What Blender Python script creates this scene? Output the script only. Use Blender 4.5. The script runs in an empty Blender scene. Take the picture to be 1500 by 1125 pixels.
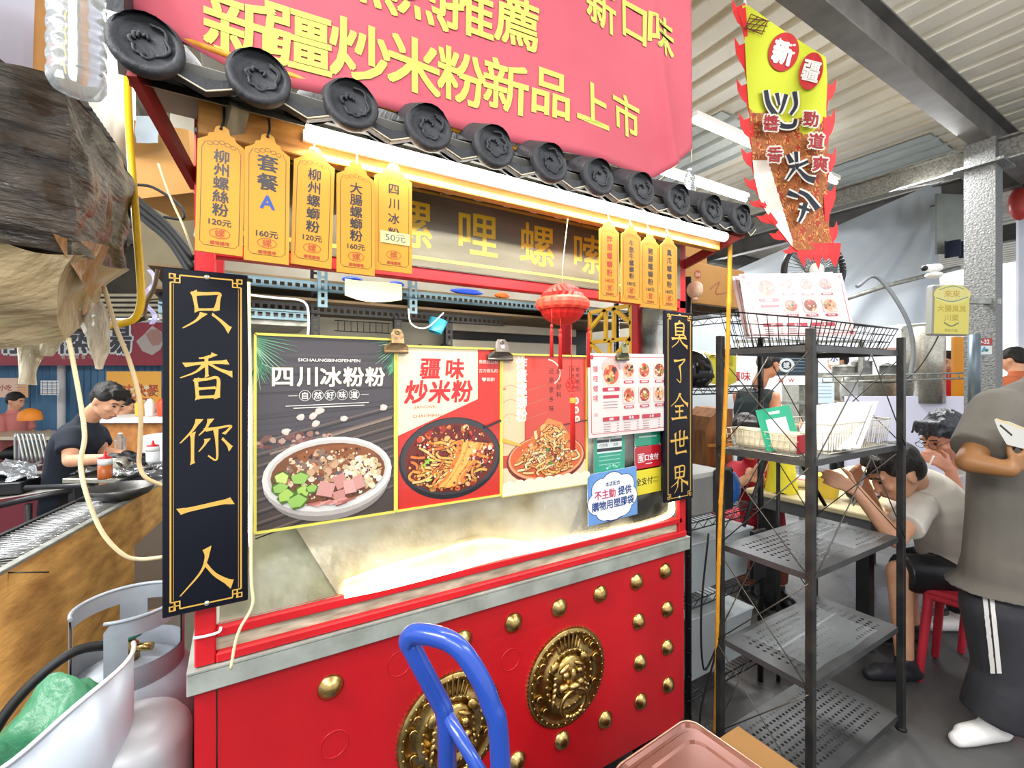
import bpy, bmesh, math, random
from mathutils import Vector, Matrix, noise
PI = math.pi
R = random.Random(7)
S = bpy.context.scene
C = S.collection

# ---------------------------------------------------------------- camera, light, exposure
# world axes: X runs along the cart's front, Y into the cart, Z up; the camera stands at the origin
F, CX, CY, H = 670.0, 750.0, 550.0, 1.45
FW = (0.5133, 0.8582)                      # viewing direction (level)
cam = bpy.data.cameras.new('camera')
cam.sensor_width = 36.0
cam.lens = F / 1500 * 36
cam.shift_y = (CY - 562.5) / 1500
cam.clip_start = 0.02
cam_o = bpy.data.objects.new('camera', cam)
cam_o.location = (0, 0, H)
cam_o.rotation_euler = (PI / 2, 0, -math.atan2(FW[0], FW[1]))
C.objects.link(cam_o)
S.camera = cam_o

S.view_settings.view_transform = 'Standard'
S.view_settings.look = 'None'
S.view_settings.gamma = 1
S.view_settings.use_curve_mapping = False
S.view_settings.exposure = 0.5
world = bpy.data.worlds.new('hall_daylight')
S.world = world
world.use_nodes = True
world.node_tree.nodes['Background'].inputs[0].default_value = (0.93, 0.96, 1.0, 1)
world.node_tree.nodes['Background'].inputs[1].default_value = 0.95

def area(name, loc, tgt, sx, sy, watts, col=(1, 1, 1)):
    l = bpy.data.lights.new(name, 'AREA')
    l.shape = 'RECTANGLE'; l.size = sx; l.size_y = sy; l.energy = watts; l.color = col
    o = bpy.data.objects.new(name, l)
    o.location = loc
    o.rotation_euler = (Vector(tgt) - Vector(loc)).to_track_quat('-Z', 'Y').to_euler()
    C.objects.link(o)
    return o
# hall lamps: rows of fluorescent battens under the roof, and two added fills
area('hall_batten_or_fill', (-0.9, -1.2, 3.1), (0.6, 1.1, 1.0), 2.4, 0.5, 46)
area('hall_batten_or_fill', (2.4, -0.8, 3.1), (1.6, 1.3, 0.8), 2.4, 0.5, 36)
area('hall_batten_or_fill', (4.3, 2.2, 3.1), (3.4, 1.8, 0.6), 2.0, 0.5, 110)
area('hall_batten_or_fill', (-1.7, 0.6, 2.8), (-1.0, 1.6, 0.5), 1.6, 0.4, 75)  # unseen fill added to brighten the plywood counter on the left
area('stall_inner_fill', (0.7, 2.0, 1.72), (0.7, 2.9, 1.5), 1.4, 0.08, 4, (1, .97, .88))  # hidden fill added to brighten the wall and shelves behind the cart
area('hall_batten_or_fill', (-2.2, 4.2, 3.0), (-2.0, 3.6, 0.6), 2.4, 0.6, 110)
area('hall_batten_or_fill', (0.6, 2.2, 2.9), (0.6, 2.0, 0.6), 1.6, 0.4, 22)
area('hall_batten_or_fill', (6.5, 4.5, 3.1), (6.0, 4.0, 0.6), 2.4, 0.6, 130)

# ---------------------------------------------------------------- picture helpers
def ray(px, py):
    t = (px - CX) / F
    return Vector((FW[0] + FW[1] * t, FW[1] - FW[0] * t, (CY - py) / F))
def at(px, py, s):
    return Vector((0, 0, H)) + ray(px, py) * s
def aty(px, py, Y):
    d = ray(px, py); return Vector((0, 0, H)) + d * (Y / d.y)
def atz(px, py, z):
    d = ray(px, py); return Vector((0, 0, H)) + d * ((z - H) / d.z)
CAMX = Vector((FW[1], -FW[0], 0)); CAMF = Vector((FW[0], FW[1], 0)); UP = Vector((0, 0, 1))

# ---------------------------------------------------------------- materials
def lin(c):
    if isinstance(c, str):
        c = c.lstrip('#'); c = [int(c[i:i + 2], 16) / 255 for i in (0, 2, 4)]
    return [((x + 0.055) / 1.055) ** 2.4 if x > 0.04045 else x / 12.92 for x in c[:3]]
MATS = {}
def mat(name, col, rough=0.6, metal=0.0, col2=None, scale=8.0, mix=0.5, bump=0.0, bscale=None, stretch=None,
        emit=0.0, trans=0.0, alpha=1.0, spec=0.5, coat=0.0, detail=4.0, ior=1.45, sheen=0):
    if name in MATS: return MATS[name]
    m = bpy.data.materials.new(name); m.use_nodes = True
    nt = m.node_tree; b = nt.nodes['Principled BSDF']; L = nt.links
    b.inputs['Base Color'].default_value = (*lin(col), 1)
    b.inputs['Roughness'].default_value = rough
    b.inputs['Metallic'].default_value = metal
    b.inputs['Specular IOR Level'].default_value = spec
    b.inputs['IOR'].default_value = ior
    b.inputs['Coat Weight'].default_value = coat
    b.inputs['Transmission Weight'].default_value = trans
    b.inputs['Alpha'].default_value = alpha
    if emit:
        b.inputs['Emission Color'].default_value = (*lin(col), 1)
        b.inputs['Emission Strength'].default_value = emit
    if col2 or bump:
        tc = nt.nodes.new('ShaderNodeTexCoord'); mp = nt.nodes.new('ShaderNodeMapping')
        L.new(tc.outputs['Object'], mp.inputs['Vector'])
        if stretch: mp.inputs['Scale'].default_value = stretch
    if col2:
        n = nt.nodes.new('ShaderNodeTexNoise'); n.inputs['Scale'].default_value = scale
        n.inputs['Detail'].default_value = detail
        cr = nt.nodes.new('ShaderNodeValToRGB')
        cr.color_ramp.elements[0].position = 0.5 - 0.22 * (1.2 - mix); cr.color_ramp.elements[0].color = (*lin(col), 1)
        cr.color_ramp.elements[1].position = 0.5 + 0.22 * (1.6 - mix); cr.color_ramp.elements[1].color = (*lin(col2), 1)
        L.new(mp.outputs[0], n.inputs['Vector']); L.new(n.outputs['Fac'], cr.inputs[0])
        L.new(cr.outputs[0], b.inputs['Base Color'])
    if bump:
        n2 = nt.nodes.new('ShaderNodeTexNoise'); n2.inputs['Scale'].default_value = bscale or scale * 2
        n2.inputs['Detail'].default_value = 5
        bp = nt.nodes.new('ShaderNodeBump'); bp.inputs['Strength'].default_value = bump; bp.inputs['Distance'].default_value = 0.02
        L.new(mp.outputs[0], n2.inputs['Vector']); L.new(n2.outputs['Fac'], bp.inputs['Height']); L.new(bp.outputs[0], b.inputs['Normal'])
    MATS[name] = m
    return m
def print_mat(name='print', rough=0.35, coat=0.0, metal=0.0):
    if name in MATS: return MATS[name]
    m = bpy.data.materials.new(name); m.use_nodes = True
    nt = m.node_tree; b = nt.nodes['Principled BSDF']
    a = nt.nodes.new('ShaderNodeVertexColor'); a.layer_name = 'ink'
    nt.links.new(a.outputs['Color'], b.inputs['Base Color'])
    b.inputs['Roughness'].default_value = rough; b.inputs['Coat Weight'].default_value = coat; b.inputs['Metallic'].default_value = metal
    MATS[name] = m
    return m

M_ = dict(
    red=mat('red_paint', '#c4161f', 0.42, col2='#a81019', scale=5, mix=0.3, bump=0.04, bscale=30),
    redpanel=mat('red_panel_paint', '#b8121c', 0.38, col2='#9c0d17', scale=3, mix=0.3, bump=0.05, bscale=18, coat=0.1),
    galv=mat('galvanised_steel', '#a5a79f', 0.45, 0.5, col2='#77776f', scale=22, bump=0.03),
    steel=mat('brushed_steel', '#c9c6b8', 0.32, 0.75, col2='#a8a494', scale=6, bump=0.03, stretch=(1, 8, 8)),
    dirtysteel=mat('stained_steel', '#d5ccb0', 0.28, 0.45, col2='#8d8468', scale=9, mix=0.4, bump=0.12, bscale=40),
    black=mat('black_paint', '#17181b', 0.4, col2='#26272a', scale=12),
    rackblack=mat('black_powder_coat', '#2c2c2f', 0.38, 0.5, col2='#45443f', scale=14, bump=0.05),
    lacquer=mat('black_lacquer', '#080a14', 0.3, col2='#0d101c', scale=3, spec=0.3),
    gold=mat('gold_paint', '#e6b64d', 0.4, 0.35, col2='#c9932e', scale=30),
    brass=mat('polished_brass', '#c0a468', 0.27, 1.0, col2='#8d7440', scale=25, bump=0.08, bscale=60),
    tile=mat('dark_roof_tile', '#3a3b3e', 0.62, col2='#25262a', scale=16, bump=0.25, bscale=50),
    wood=mat('pale_timber', '#c98f45', 0.55, col2='#a06a2c', scale=5, stretch=(2, 12, 12), bump=0.05),
    ply=mat('orange_plywood', '#f2bd6a', 0.7, col2='#ab763c', scale=7, mix=0.35, stretch=(1, 1, 3.0), bump=0.15, bscale=24, detail=8),
    card=mat('brown_cardboard', '#b98b50', 0.85, col2='#a87a42', scale=3),
    white=mat('white_plastic', '#eceae6', 0.4),
    cream=mat('cream_paint', '#e6dcc0', 0.6, col2='#cfc29d', scale=8),
    cord=mat('beige_cord', '#d9cba0', 0.6),
    yellowhose=mat('yellow_hose', '#e0b416', 0.45),
    bamboo=mat('yellow_bamboo', '#d99a2a', 0.5, col2='#b9761a', scale=20, stretch=(4, 4, 1)),
    rubber=mat('black_rubber', '#121212', 0.6),
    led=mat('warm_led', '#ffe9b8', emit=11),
    ledw=mat('white_lamp', '#fffaf0', emit=7),
    blue=mat('blue_enamel', '#1f45a0', 0.3, col2='#183784', scale=9, coat=0.4, bump=0.03),
    greygas=mat('grey_cylinder_paint', '#9aa0a8', 0.45, 0.2, col2='#7e848c', scale=7, bump=0.08, bscale=20),
    skin=mat('skin', '#c98f6c', 0.5, col2='#b97c5b', scale=14),
    skinp=mat('pale_skin', '#dba684', 0.5, col2='#cf9673', scale=14),
    hair=mat('black_hair', '#14110f', 0.45, col2='#2c2623', scale=40, stretch=(1, 1, 5), bump=0.5, bscale=60),
    eye=mat('dark_eye', '#0c0908', 0.2), lip=mat('lip', '#a2574a', 0.5),
)

# ---------------------------------------------------------------- mesh building
def catmull(pts, n=6, closed=False):
    P = [Vector(p) for p in pts]; out = []
    m = len(P)
    if m < 3: return P
    rng = range(m if closed else m - 1)
    for i in rng:
        p1, p2 = P[i], P[(i + 1) % m]
        p0 = P[i - 1] if (i > 0 or closed) else p1 * 2 - p2
        p3 = P[(i + 2) % m] if (i + 2 < m or closed) else p2 * 2 - p1
        for k in range(n):
            t = k / n
            out.append(0.5 * ((2 * p1) + (p2 - p0) * t + (2 * p0 - 5 * p1 + 4 * p2 - p3) * t * t + (3 * p1 - p0 - 3 * p2 + p3) * t ** 3))
    if not closed: out.append(P[-1])
    return out
def frame_of(d, ref=None):
    d = Vector(d).normalized()
    ref = Vector(ref) if ref is not None else (UP if abs(d.z) < 0.95 else Vector((1, 0, 0)))
    a = ref - d * ref.dot(d)
    if a.length < 1e-5:
        ref = Vector((0.3, 1, 0.2)); a = ref - d * ref.dot(d)
    a.normalize()
    return a, d.cross(a)
class MB:
    def __init__(s, M=None):
        s.v = []; s.f = []; s.c = []; s.sm = []; s.mi = []; s.M = M; s.col = None; s.smooth = False; s.m = 0
    def V(s, p):
        p = Vector(p)
        s.v.append(s.M @ p if s.M is not None else p); return len(s.v) - 1
    def Fc(s, idx, smooth=None):
        s.f.append(tuple(idx)); s.c.append(s.col); s.sm.append(s.smooth if smooth is None else smooth); s.mi.append(s.m)
    def quad(s, a, b, c, d): s.Fc([s.V(a), s.V(b), s.V(c), s.V(d)])
    def poly(s, pts): s.Fc([s.V(p) for p in pts])
    def box(s, lo, hi, rot=None, bev=0.0):
        lo, hi = Vector(lo), Vector(hi)
        c = (lo + hi) / 2; h = (hi - lo) / 2
        return s.obox(c, h, rot, bev)
    def obox(s, c, h, rot=None, bev=0.0):
        c = Vector(c); rot = rot or Matrix.Identity(3)
        if bev <= 0:
            ids = [s.V(c + rot @ Vector((sx * h[0], sy * h[1], sz * h[2]))) for sz in (-1, 1) for sy in (-1, 1) for sx in (-1, 1)]
            for q in ((0, 2, 3, 1), (4, 5, 7, 6), (0, 1, 5, 4), (2, 6, 7, 3), (0, 4, 6, 2), (1, 3, 7, 5)): s.Fc([ids[i] for i in q])
            return
        b = min(bev, min(h) * 0.95)
        vid = {}
        for sx in (-1, 1):
            for sy in (-1, 1):
                for sz in (-1, 1):
                    for ax in range(3):
                        p = [sx * (h[0] - b), sy * (h[1] - b), sz * (h[2] - b)]
                        p[ax] = (sx, sy, sz)[ax] * h[ax]
                        vid[(sx, sy, sz, ax)] = s.V(c + rot @ Vector(p))
        def g(*k): return vid[k]
        for ax in range(3):
            o = [a for a in range(3) if a != ax]
            for sg in (-1, 1):
                q = []
                for (u, w) in ((-1, -1), (1, -1), (1, 1), (-1, 1)):
                    k = [0, 0, 0]; k[ax] = sg; k[o[0]] = u; k[o[1]] = w; q.append(g(*k, ax))
                fl = (sg > 0) ^ (ax == 1)
                s.Fc(q if fl else q[::-1])
            for u in (-1, 1):
                for w in (-1, 1):
                    k1 = [0, 0, 0]; k2 = [0, 0, 0]; k1[ax] = -1; k2[ax] = 1
                    for k in (k1, k2): k[o[0]] = u; k[o[1]] = w
                    s.Fc([g(*k1, o[0]), g(*k2, o[0]), g(*k2, o[1]), g(*k1, o[1])])
        for sx in (-1, 1):
            for sy in (-1, 1):
                for sz in (-1, 1): s.Fc([g(sx, sy, sz, 0), g(sx, sy, sz, 1), g(sx, sy, sz, 2)])
    def beam(s, p, q, w, h, ref=None):
        """rectangular bar from p to q, w across, h along ref"""
        p, q = Vector(p), Vector(q); a, b = frame_of(q - p, ref)
        r = []
        for e in (p, q):
            r.append([s.V(e + a * (sy * h / 2) + b * (sx * w / 2)) for sx, sy in ((-1, -1), (1, -1), (1, 1), (-1, 1))])
        s.Fc(r[0][::-1]); s.Fc(r[1])
        for i in range(4): s.Fc([r[0][i], r[0][(i + 1) % 4], r[1][(i + 1) % 4], r[1][i]])
    def tube(s, pts, r, n=8, cap=True, closed=False):
        P = [Vector(p) for p in pts]; m = len(P)
        rr = r if isinstance(r, (list, tuple)) else [r] * m
        a = None; rings = []
        for i, p in enumerate(P):
            if closed: d = P[(i + 1) % m] - P[i - 1]
            else: d = P[min(i + 1, m - 1)] - P[max(i - 1, 0)]
            if d.length < 1e-9: d = Vector((0, 0, 1))
            a, b = frame_of(d, a)
            rings.append([s.V(p + (a * math.cos(2 * PI * k / n) + b * math.sin(2 * PI * k / n)) * rr[i]) for k in range(n)])
        for i in range(m if closed else m - 1):
            A, B = rings[i], rings[(i + 1) % m]
            for k in range(n): s.Fc([A[k], A[(k + 1) % n], B[(k + 1) % n], B[k]], n > 4)
        if cap and not closed: s.Fc(rings[0][::-1], False); s.Fc(rings[-1], False)
    def lathe(s, prof, c=(0, 0, 0), axis=(0, 0, 1), n=20, cap=True, sx=1.0, a0=0, a1=2 * PI):
        c = Vector(c); ax = Vector(axis).normalized(); a, b = frame_of(ax, (1, 0, 0) if abs(ax.x) < 0.9 else (0, 0, 1))
        full = abs(a1 - a0 - 2 * PI) < 1e-6; k_ = n if full else n + 1
        rings = []
        for r, z in prof:
            rings.append([s.V(c + ax * z + (a * math.cos(a0 + (a1 - a0) * k / n) * sx + b * math.sin(a0 + (a1 - a0) * k / n)) * max(r, 1e-5)) for k in range(k_)])
        for A, B in zip(rings, rings[1:]):
            for k in range(n if full else n): s.Fc([A[k], A[(k + 1) % k_], B[(k + 1) % k_], B[k]], True)
        if cap and full:
            if prof[0][0] > 1e-4: s.Fc(rings[0][::-1], False)
            if prof[-1][0] > 1e-4: s.Fc(rings[-1], False)
    def ell(s, c, r, rot=None, nu=12, nv=8):
        c = Vector(c); rot = rot or Matrix.Identity(3); r = (r, r, r) if isinstance(r, (int, float)) else r
        rings = []
        for j in range(nv + 1):
            t = PI * j / nv
            if j in (0, nv): rings.append([s.V(c + rot @ Vector((0, 0, r[2] * math.cos(t))))]); continue
            rings.append([s.V(c + rot @ Vector((r[0] * math.sin(t) * math.cos(2 * PI * k / nu), r[1] * math.sin(t) * math.sin(2 * PI * k / nu), r[2] * math.cos(t)))) for k in range(nu)])
        for j in range(nv):
            A, B = rings[j], rings[j + 1]
            for k in range(nu):
                k2 = (k + 1) % nu
                if len(A) == 1: s.Fc([A[0], B[k], B[k2]], True)
                elif len(B) == 1: s.Fc([A[k], B[0], A[k2]], True)
                else: s.Fc([A[k], B[k], B[k2], A[k2]], True)
    def prism(s, pts, vec):
        vec = Vector(vec); n = len(pts)
        A = [s.V(Vector(p)) for p in pts]; B = [s.V(Vector(p) + vec) for p in pts]
        s.Fc(A[::-1]); s.Fc(B)
        for i in range(n): s.Fc([A[i], A[(i + 1) % n], B[(i + 1) % n], B[i]])
    def grid(s, fn, nu, nv, thick=None, smooth=True):
        ids = [[s.V(fn(u / nu, v / nv)) for v in range(nv + 1)] for u in range(nu + 1)]
        for i in range(nu):
            for j in range(nv): s.Fc([ids[i][j], ids[i + 1][j], ids[i + 1][j + 1], ids[i][j + 1]], smooth)
    def cap_seg(s, p, q, r0, r1, n=12, flat=1.0, side=None, cut=False):
        """tapered rounded limb from p to q; flat scales the cross-section along the second axis"""
        p, q = Vector(p), Vector(q); d = q - p; L = d.length
        if L < 1e-6: s.ell(p, r0); return
        d /= L; a, b = frame_of(d, side)
        rows = []
        for t in (-1, -0.75, -0.4): rows.append((p + d * r0 * t, r0 * math.sqrt(max(0, 1 - t * t))))
        for k in range(4): rows.append((p + d * L * k / 3, r0 + (r1 - r0) * k / 3))
        for t in (() if cut else (0.4, 0.75, 1)): rows.append((q + d * r1 * t, r1 * math.sqrt(max(0, 1 - t * t))))
        prev = None
        for c_, r in rows:
            r = max(r, 1e-4)
            ring = [s.V(c_ + a * math.cos(2 * PI * k / n) * r + b * math.sin(2 * PI * k / n) * r * flat) for k in range(n)]
            if prev:
                for k in range(n): s.Fc([prev[k], prev[(k + 1) % n], ring[(k + 1) % n], ring[k]], True)
            else: s.Fc(ring[::-1], True)
            prev = ring
        s.Fc(prev, True)
    def build(s, name, m, parent=None, loc=None, recalc=True):
        """m: material or list of materials; parent: Empty/mesh whose origin the vertices are written against"""
        base = Vector((0, 0, 0)); q = parent
        while q is not None: base += Vector(q.location); q = q.parent
        off = base + (Vector(loc) if loc is not None else Vector((0, 0, 0)))
        if loc is None and parent is None and s.v:
            lo = [min(v[i] for v in s.v) for i in range(3)]; hi = [max(v[i] for v in s.v) for i in range(3)]
            loc = Vector(((lo[0] + hi[0]) / 2, (lo[1] + hi[1]) / 2, lo[2])); off = loc
        me = bpy.data.meshes.new(name)
        me.from_pydata([tuple(v - off) for v in s.v], [], s.f)
        for mm in (m if isinstance(m, list) else [m]): me.materials.append(mm)
        me.polygons.foreach_set('use_smooth', s.sm)
        me.polygons.foreach_set('material_index', s.mi)
        if any(c is not None for c in s.c):
            ca = me.color_attributes.new('ink', 'FLOAT_COLOR', 'CORNER')
            data = []
            for f, c in zip(s.f, s.c): data += ([*(c or (1, 1, 1)), 1.0]) * len(f)
            ca.data.foreach_set('color', data)
        me.validate(); me.update()
        if recalc and not any(c is not None for c in s.c):
            bm = bmesh.new(); bm.from_mesh(me); bmesh.ops.recalc_face_normals(bm, faces=bm.faces); bm.to_mesh(me); bm.free()
        o = bpy.data.objects.new(name, me); C.objects.link(o)
        o.location = loc if loc is not None else (0, 0, 0)
        if parent is not None: o.parent = parent
        return o
def tag(o, label, cat, group=None):
    o['label'] = label; o['category'] = cat
    if group: o['group'] = group
    return o
def thing(name, label, cat, loc, group=None):
    o = bpy.data.objects.new(name, None); C.objects.link(o); o.empty_display_size = 0.05
    o.location = loc
    return tag(o, label, cat, group)
def struct(name, mb, m):
    o = mb.build(name, m); o['kind'] = 'structure'; return o
def stuff(o): o['kind'] = 'stuff'; return o
def lab(o, label): o['label'] = label; return o
def dup(root, loc=None, label=None, rz=None):
    r = root.copy(); C.objects.link(r)
    if loc is not None: r.location = loc
    if rz is not None: r.rotation_euler = (0, 0, rz)
    if label: r['label'] = label
    for ch in list(root.children):
        c = ch.copy(); C.objects.link(c); c.parent = r
        for g in list(ch.children):
            d = g.copy(); C.objects.link(d); d.parent = c
    return r

# ---------------------------------------------------------------- lettering
_tc = {}
_cu = bpy.data.curves.new('letters', 'FONT'); _cu.size = 1; _cu.resolution_u = 3
_co = bpy.data.objects.new('letters', _cu); C.objects.link(_co)
def glyphs(txt, bold=0.0, res=3):
    k = (txt, bold, res)
    if k not in _tc:
        _cu.body = txt; _cu.offset = bold; _cu.resolution_u = res
        dg = bpy.context.evaluated_depsgraph_get(); dg.update()
        me = bpy.data.meshes.new_from_object(_co.evaluated_get(dg))
        vs = [(v.co.x, v.co.y) for v in me.vertices]; fs = [tuple(p.vertices) for p in me.polygons]
        bpy.data.meshes.remove(me)
        _tc[k] = (vs, fs)
    return _tc[k]
BR = {  # brush strokes on a 100 x 100 grid, y down; each stroke: list of (x, y), width at start and end
 '只': [([(27,10),(30,30),(33,50)],9,7),([(27,13),(50,11),(72,9),(71,20),(67,46)],7,8),([(32,46),(65,43)],6,6),([(43,54),(30,70),(8,86)],9,2),([(60,54),(76,68),(92,86)],4,11)],
 '香': [([(62,2),(54,8),(36,11)],8,3),([(12,25),(50,20),(88,18)],7,8),([(49,8),(50,50)],8,6),([(46,24),(30,40),(4,52)],8,2),([(54,22),(72,34),(96,44)],4,10),([(31,56),(34,97)],8,7),([(31,57),(50,55),(70,54),(68,96)],6,8),([(35,75),(66,73)],6,6),([(35,93),(66,92)],7,7)],
 '你': [([(36,4),(24,26),(4,50)],9,2),([(25,32),(25,95)],8,6),([(56,4),(48,22),(36,36)],8,2),([(48,25),(70,22),(93,19),(88,28),(80,36)],6,5),([(66,26),(68,60),(67,90),(52,80)],7,3),([(50,46),(46,56),(36,70)],8,2),([(78,46),(86,56),(94,68)],4,10)],
 '一': [([(4,54),(30,51),(70,46),(96,44)],10,12)],
 '人': [([(50,4),(49,24),(38,52),(4,92)],11,2),([(48,36),(66,62),(96,88)],5,13)],
 '臭': [([(50,0),(40,10)],8,4),([(28,11),(30,54)],8,7),([(28,12),(72,10),(70,53)],6,8),([(31,25),(68,24)],5,5),([(31,38),(68,37)],5,5),([(31,51),(68,50)],6,6),([(10,66),(50,63),(88,61)],7,8),([(50,52),(42,76),(8,98)],8,2),([(51,64),(68,82),(94,95)],4,11),([(74,50),(84,58)],4,8)],
 '了': [([(22,14),(50,12),(80,8),(66,22),(50,34)],7,5),([(50,32),(56,60),(55,92),(34,80)],9,3)],
 '全': [([(52,2),(34,26),(4,46)],9,2),([(50,6),(70,28),(97,44)],4,12),([(28,47),(72,45)],7,7),([(30,67),(70,65)],7,7),([(50,47),(50,90)],8,7),([(10,92),(90,89)],8,9)],
 '世': [([(4,40),(50,37),(96,32)],8,9),([(27,14),(29,50),(32,86)],8,7),([(32,86),(60,84),(88,82)],8,9),([(51,6),(52,62)],8,6),([(52,62),(74,60)],6,6),([(75,8),(73,60)],8,6)],
 '界': [([(26,4),(29,46)],8,7),([(26,5),(75,4),(72,45)],6,8),([(29,24),(72,23)],5,5),([(50,5),(50,42)],7,6),([(29,43),(72,42)],6,6),([(50,42),(34,60),(4,74)],8,2),([(52,43),(70,58),(97,70)],4,12),([(40,60),(38,78),(22,98)],8,2),([(62,58),(63,98)],8,5)],
}
def ink_(c): return [v * .74 for v in lin(c)]
class Print:
    """flat print: layers of coloured shapes on a panel; local x right, y up, z towards the reader"""
    def __init__(s, M=None):
        s.mb = MB(M); s.z = 0.0
    def _n(s): s.z += 8e-6; return s.z
    def poly(s, pts, col):
        z = s._n(); s.mb.col = ink_(col); s.mb.poly([(p[0], p[1], z) for p in pts])
    def rect(s, x0, y0, x1, y1, col): s.poly([(x0, y0), (x1, y0), (x1, y1), (x0, y1)], col)
    def rrect(s, x0, y0, x1, y1, r, col, n=4):
        pts = []
        for cx, cy, a in ((x1 - r, y0 + r, -PI / 2), (x1 - r, y1 - r, 0), (x0 + r, y1 - r, PI / 2), (x0 + r, y0 + r, PI)):
            for k in range(n + 1): t = a + PI / 2 * k / n; pts.append((cx + r * math.cos(t), cy + r * math.sin(t)))
        s.poly(pts, col)
    def ell(s, cx, cy, rx, ry, col, n=28, rot=0.0, a0=0, a1=2 * PI):
        c, d = math.cos(rot), math.sin(rot); pts = []
        for k in range(n if a1 - a0 > 6.2 else n + 1):
            t = a0 + (a1 - a0) * k / n; x, y = rx * math.cos(t), ry * math.sin(t)
            pts.append((cx + x * c - y * d, cy + x * d + y * c))
        s.poly(pts, col)
    def blob(s, cx, cy, r, col, rnd, n=8, asp=1.0, rot=None):
        rot = rnd.uniform(0, PI) if rot is None else rot; pts = []
        for k in range(n):
            t = 2 * PI * k / n; q = r * rnd.uniform(0.75, 1.2); x, y = q * math.cos(t), q * math.sin(t) * asp
            pts.append((cx + x * math.cos(rot) - y * math.sin(rot), cy + x * math.sin(rot) + y * math.cos(rot)))
        s.poly(pts, col)
    def line(s, pts, w, col, w1=None, closed=False, smooth=False):
        P = [Vector((p[0], p[1], 0)) for p in pts]
        if smooth: P = catmull(P, 5)
        if closed: P = P + [P[0]]
        z = s._n(); s.mb.col = ink_(col); m = len(P); w1 = w if w1 is None else w1; ids = []
        for i, p in enumerate(P):
            d = P[min(i + 1, m - 1)] - P[max(i - 1, 0)]
            if closed and i in (0, m - 1): d = P[1] - P[-2]
            d.normalize(); nrm = Vector((-d.y, d.x, 0)); k = 1.0
            if 0 < i < m - 1 or closed:
                d1 = (P[i] - P[i - 1] if i > 0 else P[-1] - P[-2]).normalized(); k = 1 / max(0.5, abs(nrm.dot(Vector((-d1.y, d1.x, 0)))))
            ww = (w + (w1 - w) * i / (m - 1)) / 2 * k
            ids.append((s.mb.V((p.x + nrm.x * ww, p.y + nrm.y * ww, z)), s.mb.V((p.x - nrm.x * ww, p.y - nrm.y * ww, z))))
        for A, B in zip(ids, ids[1:]): s.mb.Fc([A[1], B[1], B[0], A[0]])
    def frame(s, x0, y0, x1, y1, w, col): s.line([(x0, y0), (x1, y0), (x1, y1), (x0, y1)], w, col, closed=True)
    def text(s, txt, cx, cy, h, col, bold=0.0, wx=1.0, skew=0.0, res=3, align='c', lift=0.0, rot=0.0):
        vs, fs = glyphs(txt, 0.0, res)
        if not vs: return
        if bold > .008:
            n = 4 if bold < .045 else 8; V2 = []; F2 = []
            for q in range(n):
                a = 2 * PI * (q + .5) / n; B_ = len(V2); V2 += [(x + bold * 1.15 * math.cos(a), y + bold * 1.15 * math.sin(a)) for x, y in vs]; F2 += [tuple(i + B_ for i in f) for f in fs]
            vs, fs = V2, F2
        x0 = min(v[0] for v in vs); x1 = max(v[0] for v in vs); y0 = min(v[1] for v in vs); y1 = max(v[1] for v in vs)
        k = h / max(1e-6, 0.9 if len(txt) == 1 or ord(txt[0]) > 0x2000 else 0.72)
        mx, my = (x0 + x1) / 2, (y0 + y1) / 2
        if align == 'l': mx = x0
        z = z0_ = s._n() + lift; s.mb.col = ink_(col); base = len(s.mb.v); c, d = math.cos(rot), math.sin(rot)
        n1 = len(vs) // (n if bold > .008 else 1); ci = 0
        for x, y in vs:
            if bold > .008: z = z0_ + 7e-6 * (ci // n1); ci += 1
            X, Y = (x - mx) * k * wx + (y - my) * k * skew, (y - my) * k
            s.mb.V((cx + X * c - Y * d, cy + X * d + Y * c, z))
        for f in fs: s.mb.Fc([base + i for i in f])
        if bold > .008: s.z += 7e-6 * n
    def vtext(s, txt, cx, y0, y1, h, col, **kw):
        n = len(txt)
        for i, ch in enumerate(txt):
            s.text(ch, cx, y0 + (y1 - y0) * (i / (n - 1) if n > 1 else 0.5), h, col, **kw)
    def brush(s, ch, cx, cy, h, col, wx=1.0, fat=1.0):
        for pts, w0, w1 in BR[ch]:
            P = catmull([Vector((cx + (x - 50) / 100 * h * wx, cy - (y - 50) / 100 * h, 0)) for x, y in pts], 6) if len(pts) > 2 else [Vector((cx + (x - 50) / 100 * h * wx, cy - (y - 50) / 100 * h, 0)) for x, y in pts]
            if len(P) == 2: P = [P[0].lerp(P[1], t) for t in (0, 0.12, 0.5, 0.88, 1)]
            L = len(P); z = s._n(); s.mb.col = ink_(col); ids = []
            for i, p in enumerate(P):
                t = i / (L - 1); w = (w0 + (w1 - w0) * t) / 100 * h * fat
                w *= 1 + 0.35 * (max(0, 1 - t * 6) + (max(0, t * 6 - 5) if w1 > 3.5 else 0)) - 0.22 * math.sin(PI * t)
                d = (P[min(i + 1, L - 1)] - P[max(i - 1, 0)]).normalized()
                if i == 0: p = p - d * w * 0.2
                nx, ny = -d.y * w / 2, d.x * w / 2
                tl = w * 0.22 if i in (0, L - 1) else 0
                ids.append((s.mb.V((p.x + nx - d.x * tl, p.y + ny - d.y * tl, z)), s.mb.V((p.x - nx + d.x * tl, p.y - ny + d.y * tl, z))))
            for A, B in zip(ids, ids[1:]): s.mb.Fc([A[1], B[1], B[0], A[0]])
    def build(s, name, parent=None, m=None): return s.mb.build(name, m or print_mat(), parent)
def on_front(x, y, z, tilt=0.0):   # local frame on a plane facing -Y
    return Matrix.Translation((x, y, z)) @ Matrix.Rotation(PI / 2, 4, 'X') @ Matrix.Rotation(tilt, 4, 'Z')
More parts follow.
